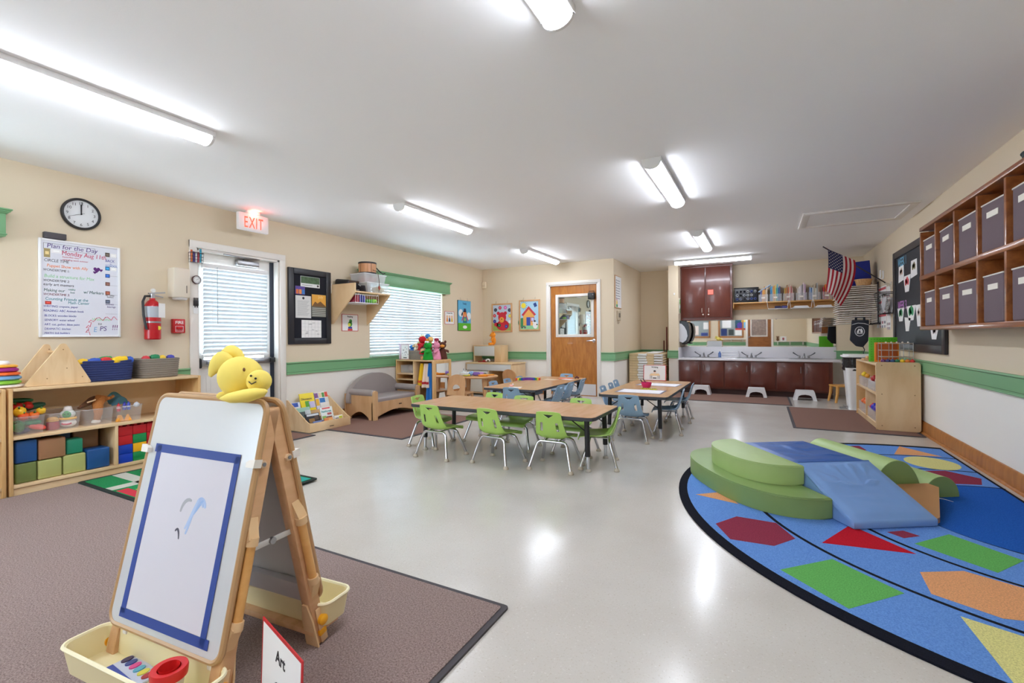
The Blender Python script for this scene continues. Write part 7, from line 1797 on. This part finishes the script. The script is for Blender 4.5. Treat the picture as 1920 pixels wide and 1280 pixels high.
mb.prism(bp, -.03, .03, BAGM, MX); bmesh.ops.bevel(mb.bm, geom=mb.bm.edges[:], offset=.012, segments=2, profile=.5, affect='EDGES'); mb.build('body', t)
mb = MB()
for x in (-.05, .05): mb.box((x - .014, -.012, .35), (x + .014, .012, .40), BAGM, .004)
mb.box((-.064, -.012, .39), (.064, .012, .405), BAGM, .004); mb.build('handle', t)
mb = MB(); mb.tube([(-.105, -.031, .29), (-.03, -.033, .315), (.05, -.033, .305), (.098, -.031, .285)], .004, P(214, 214, 218), 6); mb.build('piping', t)
LM = Matrix.Translation((-.01, -.031, .19)) @ Matrix.Rotation(PI / 2, 4, 'X')
mb = MB(); mb.disc((0, 0), .060, 0, .0015, P(226, 226, 230), 28, .072, LM); mb.disc((0, 0), .053, .0012, .002, P(40, 44, 54), 28, .064, LM)
mb.build('crest_ring', t)
mb = MB(); mb.prism([(-.036, -.02), (-.03, .01), (-.012, .04), (.008, .03), (.02, .045), (.036, .012), (.036, -.02)], .002, .0028, P(232, 232, 236), LM); mb.prism([(-.012, -.018), (-.006, .018), (.004, .018), (.012, -.018)], .0028, .0034, P(40, 44, 54), LM); mb.box((-.036, -.034, .002), (.036, -.026, .0028), P(232, 232, 236), 0, LM); mb.build('crest_figure', t)
mb = MB(); mb.tube([(.03, 0, -.03), (.05, -.01, -.08), (.035, -.012, -.14), (.045, -.01, -.18)], .006, BAGM, 6); mb.build('strap', t)

def wall_sheet(label, y0, z0, w, h, red, rows, off=.001):
    t = thing('wall_poster', label, 'poster', WR(y0, z0, off)); mb = MB(); mb.box((0, 0, 0), (w, h, .003), PAPER); mb.build('sheet', t)
    if red:
        mb = MB()
        for k in range(red): mb.box((w * .04, h * (.97 - .32 * k), .003), (w * .96, h * (.91 - .32 * k), .0036), P(200, 80, 90))
        mb.build('red_heading', t)
    mb = MB()
    for k in range(rows):
        for q in range(4): mb.box((w * (.06 + .235 * q), h * (.74 - .32 * (k // 2) - .10 * (k % 2)), .003), (w * (.2 + .235 * q), h * (.80 - .32 * (k // 2) - .10 * (k % 2)), .0036), P(*((170, 90, 100), (120, 120, 130), (150, 140, 140))[(k + q) % 3]))
    mb.build('print', t)
wall_sheet('white chart with red headings on the right wall in the far corner', 8.86, 1.17, .62, .60, 3, 6); wall_sheet('narrow white sheet beside the red headed chart', 8.21, 1.14, .20, .60, 0, 6)
t = thing('file_holder', 'black wire file holder on the right wall beside the chalkboard', 'file holder', WR(8.06, 1.335, .001))
mb = MB()
for q in range(2):
    z = .09 + .085 * q; y1 = .28 + .02 * q
    for k in range(9): mb.tube([(.0 + .035 * k, .02, z - .05), (.0 + .035 * k, y1, z)], .0016, BLACKP, 4)
    for k in range(6): mb.tube([(0, .02 + (y1 - .02) * k / 5, z - .05 + .05 * k / 5), (.28, .02 + (y1 - .02) * k / 5, z - .05 + .05 * k / 5)], .0016, BLACKP, 4)
    mb.tube([(0, y1, .0), (0, y1, z), (.28, y1, z), (.28, y1, 0)], .006, BLACKP, 6)
    mb.tube([(0, .02, .0), (0, .02, z - .05), (.28, .02, z - .05), (.28, .02, 0)], .005, BLACKP, 6)
mb.build('wire_pockets', t)
for q in range(2):
    mb = MB(); mb.box((.02, .025, .0), (.26, .25, .003), P(206, 206, 210)); tag(mb.build('file_sheet', M=WR(8.06, 1.335, .03 + .085 * q) @ Matrix.Rotation(R(-8), 4, 'X')), 'pale sheet in the %s pocket of the black file holder' % ('back', 'front')[q], 'paper')
for k, (y, z) in enumerate(((8.60, 1.90), (8.41, 1.87))):
    t = thing('wall_hook', 'white adhesive hook on the right wall above the chart, %s one' % ('farther', 'nearer')[k], 'hook', WR(y, z, .001)); mb = MB(); mb.box((-.03, 0, 0), (.03, .12, .012), WHITEP, .004); mb.tube([(0, .02, .012), (0, .0, .03), (0, .02, .042)], .006, WHITEP, 6); mb.build('hook', t)
# ---------------------------------------------------------------- the easel at the lower left
EM = T(-1.606, .899, .0228, .084)
ea = thing('easel', 'wooden two sided easel with white boards standing on the brown carpet', 'easel', EM)
HZ_, SP = .825, .205
Ls = math.hypot(HZ_, SP - .02); dy, dz = -(SP - .02) / Ls, -HZ_ / Ls
def side(front):
    """Frame on one slope: x along the hinge, y up the slope, z outward; origin at the apex."""
    M = Matrix(((1, 0, 0, 0), (0, -dy, dz, -.02), (0, -dz, -dy * -1 if False else -dy, HZ_), (0, 0, 0, 1)))
    M = Matrix(((1, 0, 0, 0), (0, -dy, dz, -.02), (0, -dz, -dy, HZ_), (0, 0, 0, 1)))
    return M if front else Matrix.Rotation(PI, 4, 'Z') @ M
LEGW = wood('easel_wood', (222, 178, 136), (206, 160, 116), (4, .6, 4), 5., .45)
TANP = P(186, 148, 104, .4); TANL = P(226, 190, 144, .45); YKN = P(244, 176, 36, .35); BOARDW = mat('easel_board', (204, 207, 211), .2); CRM = P(238, 226, 180, .4)
for front in (True, False):
    S = side(front)
    for x in (-.243, .243):
        mb = MB(); mb.box((x - .020, -Ls, -.040), (x + .020, .012, .004), LEGW, .004, S); lg = mb.build('leg', ea)
        s = 1 if x > 0 else -1
        mb = MB(); mb.prism([(x - .028, -Ls), (x + .028, -Ls), (x + .024, -Ls + .10), (x + .010, -Ls + .16), (x - .010, -Ls + .16), (x - .024, -Ls + .10)], -.046, -.040, TANL, S); mb.box((x + s * .020, -Ls + .0, -.026), (x + s * .026, -Ls + .13, .002), TANL, .003, S); mb.build('foot_bracket', lg)
        mb = MB(); mb.ell((x + s * .030, -Ls + .085, -.010), (.009, .019, .016), YKN, 12) if False else mb.lathe([(0, 0), (.018, 0), (.018, .012), (.012, .016), (0, .016)], YKN, 16, S @ Matrix.Translation((x + s * .026, -Ls + .085, -.010)) @ Matrix.Rotation(s * PI / 2, 4, 'Y')); mb.box((x + s * .012, -Ls + .03, -.03), (x + s * .03, -Ls + .05, .0), YKN, .003, S); mb.build('knob', lg)
        # dowel in two plastic holders
        xo = x + s * .030
        mb = MB(); mb.cyl(S @ Vector((xo, -.375, -.014)), S @ Vector((xo, -.60, -.014)), .0135, wood('dowel_wood', (232, 180, 112), (220, 164, 94), (4, .6, 4), 5.) if front and x < 0 else bpy.data.materials['dowel_wood'], 14); mb.build('dowel', lg)
        for y, e in ((-.375, .035), (-.60, -.035)):
            mb = MB(); mb.cyl(S @ Vector((xo, y + .012, -.014)), S @ Vector((xo, y - .012, -.014)), .0185, TANL, 14); mb.prism([(x - s * .005, y + e * 1.5), (x + s * .021, y + e * 1.9), (xo + s * .012, y + e * .2), (xo - s * .012, y - e * .3)], -.028, .0045, TANL, S); mb.build('dowel_holder', lg)
        mb = MB(); c = S @ Vector((x + s * .0205, -.155, -.008)); c2 = S @ Vector((x + s * .030, -.155, -.008)); mb.cyl(c, c2, .012, P(226, 196, 160), 6); mb.cyl(c2, S @ Vector((x + s * .033, -.155, -.008)), .006, STEEL, 12); mb.build('bolt', lg)
        mb = MB(); mb.prism([(x + s * .0, -.165), (x + s * .034, -.165), (x + s * .036, -.140), (x + s * .012, -.143), (x + s * .0, -.150)], .004, .030, P(238, 234, 226, .4), S); mb.build('paper_clip', lg)
    mb = MB(); o = rrect(-.262, .262, -.690, .026, .035, 5); mb.prism(o, .006, .016, BOARDW, S); bd = mb.build('board', ea)
    mb = MB(); rim = rrect(-.266, .266, -.694, .030, .038, 6); mb.tube([S @ Vector((p[0], p[1], .010)) for p in rim], .0095, TANP, 8, closed=True); mb.build('rim', bd)
    if not front:
        mb = MB(); mb.box((-.20, -.70, -.02), (.20, -.63, .004), P(196, 196, 204, .4), .003, S); mb.build('cross_rail', ea)
    # tray
    Rz = Matrix() if front else Matrix.Rotation(PI, 4, 'Z')
    tr = thing('dummy', 'x y z w', 'x') if False else None
    x0, x1, y0, y1, zb, zt = -.292, .292, -.302, -.168, .052, .132
    mb = MB(); i0 = mb.mi(CRM)
    A = [Rz @ Vector((p[0], p[1], zb)) for p in rrect(x0 + .012, x1 - .012, y0 + .012, y1 - .008, .03)]; B = [Rz @ Vector((p[0], p[1], zt)) for p in rrect(x0, x1, y0, y1, .035)]
    Ai = [Rz @ Vector((p[0], p[1], zb + .006)) for p in rrect(x0 + .018, x1 - .018, y0 + .018, y1 - .014, .028)]; Bi = [Rz @ Vector((p[0], p[1], zt - .001)) for p in rrect(x0 + .007, x1 - .007, y0 + .007, y1 - .007, .03)]
    ring = [[mb.bm.verts.new(v) for v in q] for q in (Ai, A, B, Bi)]
    mb.bm.faces.new(ring[1]); mb.bm.faces.new(ring[0])
    for q1, q2 in ((ring[1], ring[2]), (ring[2], ring[3]), (ring[3], ring[0])):
        for k in range(len(q1)): mb.bm.faces.new((q1[k], q1[(k + 1) % len(q1)], q2[(k + 1) % len(q1)], q2[k]))
    ty = mb.build('paint_tray', ea, 45)
    mb = MB(); mb.tube([Rz @ Vector((p[0], p[1], zt)) for p in rrect(x0, x1, y0, y1, .035)], .0055, P(246, 238, 200, .4), 6, closed=True); mb.build('tray_lip', ty)
    mb = MB()
    for x in (-.195, .215): mb.box((x - .010, y1 - .012, zt - .012), (x + .010, y1 + .006, zt + .03), P(238, 238, 236, .35), .004, Rz)
    mb.build('tray_hook', ty)
    mb = MB(); mb.box((x0 + .03, y0 + .04, zb - .022), (x1 - .03, y1 + .02, zb - .001), LEGW if not front else P(206, 206, 204, .4), .003, Rz); mb.build('tray_support', ea)
mb = MB(); mb.box((-.236, -.03, HZ_ - .05), (.236, .03, HZ_ - .012), LEGW, .004); mb.build('top_bar', ea)
for x in (-.243, .243):
    mb = MB(); mb.rbox((x + .002, 0, .42), (.004, .22, .018), P(206, 206, 204, .35), (.0, 0, 0), .001); mb.cyl((x, 0, .42), (x + .012, 0, .42), .011, STEEL, 12); mb.build('brace', ea)
S = side(True)
mb = MB(); mb.box((-.195, -.640, .0166), (.185, -.145, .0174), mat('easel_paper', (214, 212, 222), .6), 0, S); pp = mb.build('painting_paper', None, M=EM); tag(pp, 'white paper with a grey and blue smear taped to the easel board', 'paper')
mb = MB(); BT = P(34, 66, 150, .6)
for a, b, c, d in ((-.222, .200, -.160, -.133), (-.214, .214, -.668, -.641), (-.212, -.188, -.655, -.138), (.176, .200, -.664, -.140)): mb.box((a, c, .0175), (b, d, .0183), BT, 0, S)
mb.rbox((.196, -.655, .0186), (.05, .034, .0006), BT, (0, 0, .1)) if False else None
mb.build('blue_tape', pp)
def stroke(pts, r, m):
    mb = MB(); n = 36
    for q in range(n + 1):
        w = bern(q / n, len(pts) - 1); x, y = sum(p[0] * k for p, k in zip(pts, w)), sum(p[1] * k for p, k in zip(pts, w))
        mb.disc((x, y), r * .5 * (.55 + .45 * math.sin(PI * (.1 + .85 * q / n))), .0174, .0177 + .000004 * q, m, 12, None, S)
    mb.build('paint_smear', pp)
def bern(t, n): return [math.comb(n, k) * t ** k * (1 - t) ** (n - k) for k in range(n + 1)]
stroke([(.02, -.385), (.035, -.34), (.03, -.30), (.06, -.275), (.075, -.30)], .012, P(166, 190, 228, .6)); stroke([(.012, -.372), (.03, -.335), (.04, -.30), (.05, -.285)], .010, P(176, 198, 232, .6)); stroke([(.035, -.33), (.05, -.305), (.07, -.285)], .012, P(150, 182, 228, .6)); stroke([(.045, -.30), (.05, -.27), (.08, -.28), (.085, -.30)], .014, P(166, 190, 230, .6))
stroke([(-.025, -.325), (-.02, -.295), (.0, -.285), (.015, -.29)], .012, P(170, 172, 182, .6)); stroke([(-.03, -.385), (-.02, -.372), (-.012, -.385), (-.008, -.405)], .008, P(74, 72, 88, .6))

t = thing('paint_set', 'watercolour paint set in a clear case lying in the easel tray', 'paint set', EM @ T(-.075, -.224, .0585, -.12))
mb = MB(); mb.box((-.085, -.045, 0), (.085, .045, .008), P(206, 214, 236, .3), .003); mb.box((-.080, -.044, .008), (.082, -.014, .0095), P(56, 80, 170, .4)); mb.build('case', t)
for k, col in enumerate(((60, 40, 90), (50, 70, 150), (220, 70, 150), (90, 170, 200), (220, 214, 90), (170, 40, 60))):
    mb = MB(); mb.disc((-.068 + k * .027, .018), .011, .008, .011, P(*col, .3), 16, .016); mb.build('paint_well', t)
mb = MB()
for q in range(8): mb.box((-.075 + q * .02, -.040, .0095), (-.064 + q * .02, -.030, .0102), P(220, 226, 240))
mb.build('case_print', t)
t = thing('paint_brush', 'white handled brush beside the paint set in the easel tray', 'brush', EM @ T(.0, -.262, .0600, .1)); mb = MB(); mb.cyl((-.09, 0, .003), (.07, 0, .003), .004, P(236, 236, 240), 8); mb.build('handle', t)
mb = MB(); mb.cyl((.07, 0, .003), (.10, 0, .003), .0042, P(90, 170, 90), 8, .002); mb.build('bristles', t)
t = thing('paint_cup', 'no spill paint cup with a red lid standing in the easel tray', 'cup', EM @ T(.150, -.245, .0585)); 
mb = MB(); mb.lathe([(0, 0), (.03, 0), (.036, .085), (.034, .085), (.028, .004), (0, .004)], clear('cup_white', (240, 240, 240), .8, .3), 28); mb.build('cup', t)
mb = MB(); mb.lathe([(.036, .07), (.043, .072), (.045, .092), (.043, .098), (.028, .096), (.022, .055), (.019, .055), (.025, .10)], P(216, 40, 40, .3), 32); mb.build('lid', t)

# yellow plush on top of the easel
YP = mat('plush_yellow', (244, 222, 112), .95, var=.05, vscale=25, bump=.15, bscale=500)
t = thing('plush_duck', 'floppy yellow plush animal lying on top of the easel', 'soft toy', EM @ T(.145, -.01, HZ_ + .034))
mb = MB(); mb.ell((-.022, 0, .070), (.074, .062, .067), YP, 24); mb.ell((.068, -.004, .060), (.036, .036, .036), YP, 20); mb.build('body', t, 80)
for k, (p0, p1, p2, w_) in enumerate((((-.045, -.02, .112), (-.10, -.03, .150), (-.140, -.04, .072), .030), ((-.03, .03, .118), (-.075, .03, .165), (-.135, .02, .142), .024))):
    mb = MB()
    mb.tube([Vector(p0) * (1 - u) ** 2 + Vector(p1) * 2 * u * (1 - u) + Vector(p2) * u * u for u in [q / 8 for q in range(9)]], w_, YP, 12, radii=[w_ * v for v in (.5, .7, .9, 1., 1.05, 1., .85, .6, .25)])
    for v in mb.bm.verts: v.co.y = v.co.y * .55
    mb.build('ear', t, 80)
mb = MB(); mb.tube([(-.03, -.052, .004), (.03, -.062, .016), (.085, -.062, .030), (.125, -.05, .048), (.142, -.04, .060)], .03, YP, 12, radii=[.012, .030, .036, .028, .010])
for v in mb.bm.verts: v.co.z = .012 + (v.co.z - .012) * .55
mb.build('paw', t, 80)
mb = MB(); mb.ell((-.06, -.03, .012), (.025, .02, .014), YP, 12); mb.build('tail', t, 80)
for k, (x, z) in enumerate(((.088, .084), (.103, .076))):
    mb = MB(); mb.ell((x - .012, -.038 + .004 * k, z - .004), .0035, BLACKP, 8); mb.build('eye', t)
mb = MB(); mb.tube([(.070, -.041, .062), (.082, -.041, .055), (.094, -.034, .062)], .0016, INK, 5); mb.build('mouth', t)
mb = MB(); mb.ell((.040, -.034, .098), (.004, .004, .006), P(120, 80, 40), 8); mb.build('nose', t)

# art sign standing on the carpet
def art_art(t, w, h):
    mb = MB(); mb.box((w * .20, .02, .0035), (w * .225, h * .45, .0042), P(200, 120, 60)); mb.box((w * .14, h * .2, .0035), (w * .28, h * .33, .0042), P(196, 60, 70)); mb.build('drawn_easel', t)
    mb = MB()
    for rr in (w * .12,): mb.tube([(w * .46 + rr * math.cos(a), h * .45 + rr * 1.1 * math.sin(a), .0038) for a in [2 * PI * k / 20 for k in range(20)]], .0012, INK, 5, closed=True)
    mb.tube([(w * .42, h * .42, .0038), (w * .46, h * .40, .0038), (w * .5, h * .42, .0038)], .0012, INK, 5); mb.build('drawn_face', t)
    mb = MB(); mb.prism([(w * .62, h * .06), (w * .78, h * .06), (w * .80, h * .45), (w * .68, h * .40)], .0035, .0042, P(236, 216, 50)); mb.build('drawn_yellow_shape', t)
    mb = MB(); mb.disc((w * .82, h * .34), w * .09, .0035, .004, P(40, 90, 170), 16, h * .16); mb.build('drawn_blue_shape', t)
an = math.atan2(-.068, .256)
t = area_sign('red edged art area sign standing on the carpet in front of the easel', None, Matrix.Translation((-1.234, .798, .0125)) @ Matrix.Rotation(an, 4, 'Z') @ Matrix.Rotation(R(88), 4, 'X'), .265, .288, art_art)
text('Art', .044, INK, t, .1325, .215, .0036, 'lettering', 'CENTER', bold=.001)
mb = MB(); mb.box((.05, -.0005, -.07), (.21, .006, .0), CLEARP); mb.build('stand', t)
# ---------------------------------------------------------------- camera, sky, output look
YAW, ROLL, F, HY = .4961, -.0072, 870., 631.55
s_, c_, sr, cr = math.sin(YAW), math.cos(YAW), math.sin(ROLL), math.cos(ROLL)
fw = Vector((-s_, c_, 0)); rt = Vector((c_ * cr, s_ * cr, sr)); up = Vector((-c_ * sr, -s_ * sr, cr))
cam = bpy.data.cameras.new('camera'); co = bpy.data.objects.new('camera', cam); COL.objects.link(co)
co.matrix_world = Matrix(((rt.x, up.x, -fw.x, 0), (rt.y, up.y, -fw.y, 0), (rt.z, up.z, -fw.z, 1.075), (0, 0, 0, 1)))
cam.sensor_width = 36.; cam.sensor_fit = 'HORIZONTAL'; cam.lens = F / 1920 * 36.
cam.shift_y = -(640 - HY) / 1920.
cam.clip_start = .02
SC.camera = co
w = bpy.data.worlds.new('sky'); SC.world = w; w.use_nodes = True
bg = w.node_tree.nodes['Background']; bg.inputs['Color'].default_value = lin((214, 234, 250)); bg.inputs['Strength'].default_value = SKY
SC.view_settings.view_transform = 'Standard'; SC.view_settings.look = 'None'; SC.view_settings.gamma = 1.
SC.view_settings.exposure = EXPO
SC.view_settings.use_curve_mapping = False
SC.cycles.use_denoising = True
SC.cycles.max_bounces = 10; SC.cycles.diffuse_bounces = 6; SC.cycles.transparent_max_bounces = 16
SC.cycles.sample_clamp_indirect = 8.
SC.cycles.caustics_reflective = False; SC.cycles.caustics_refractive = False
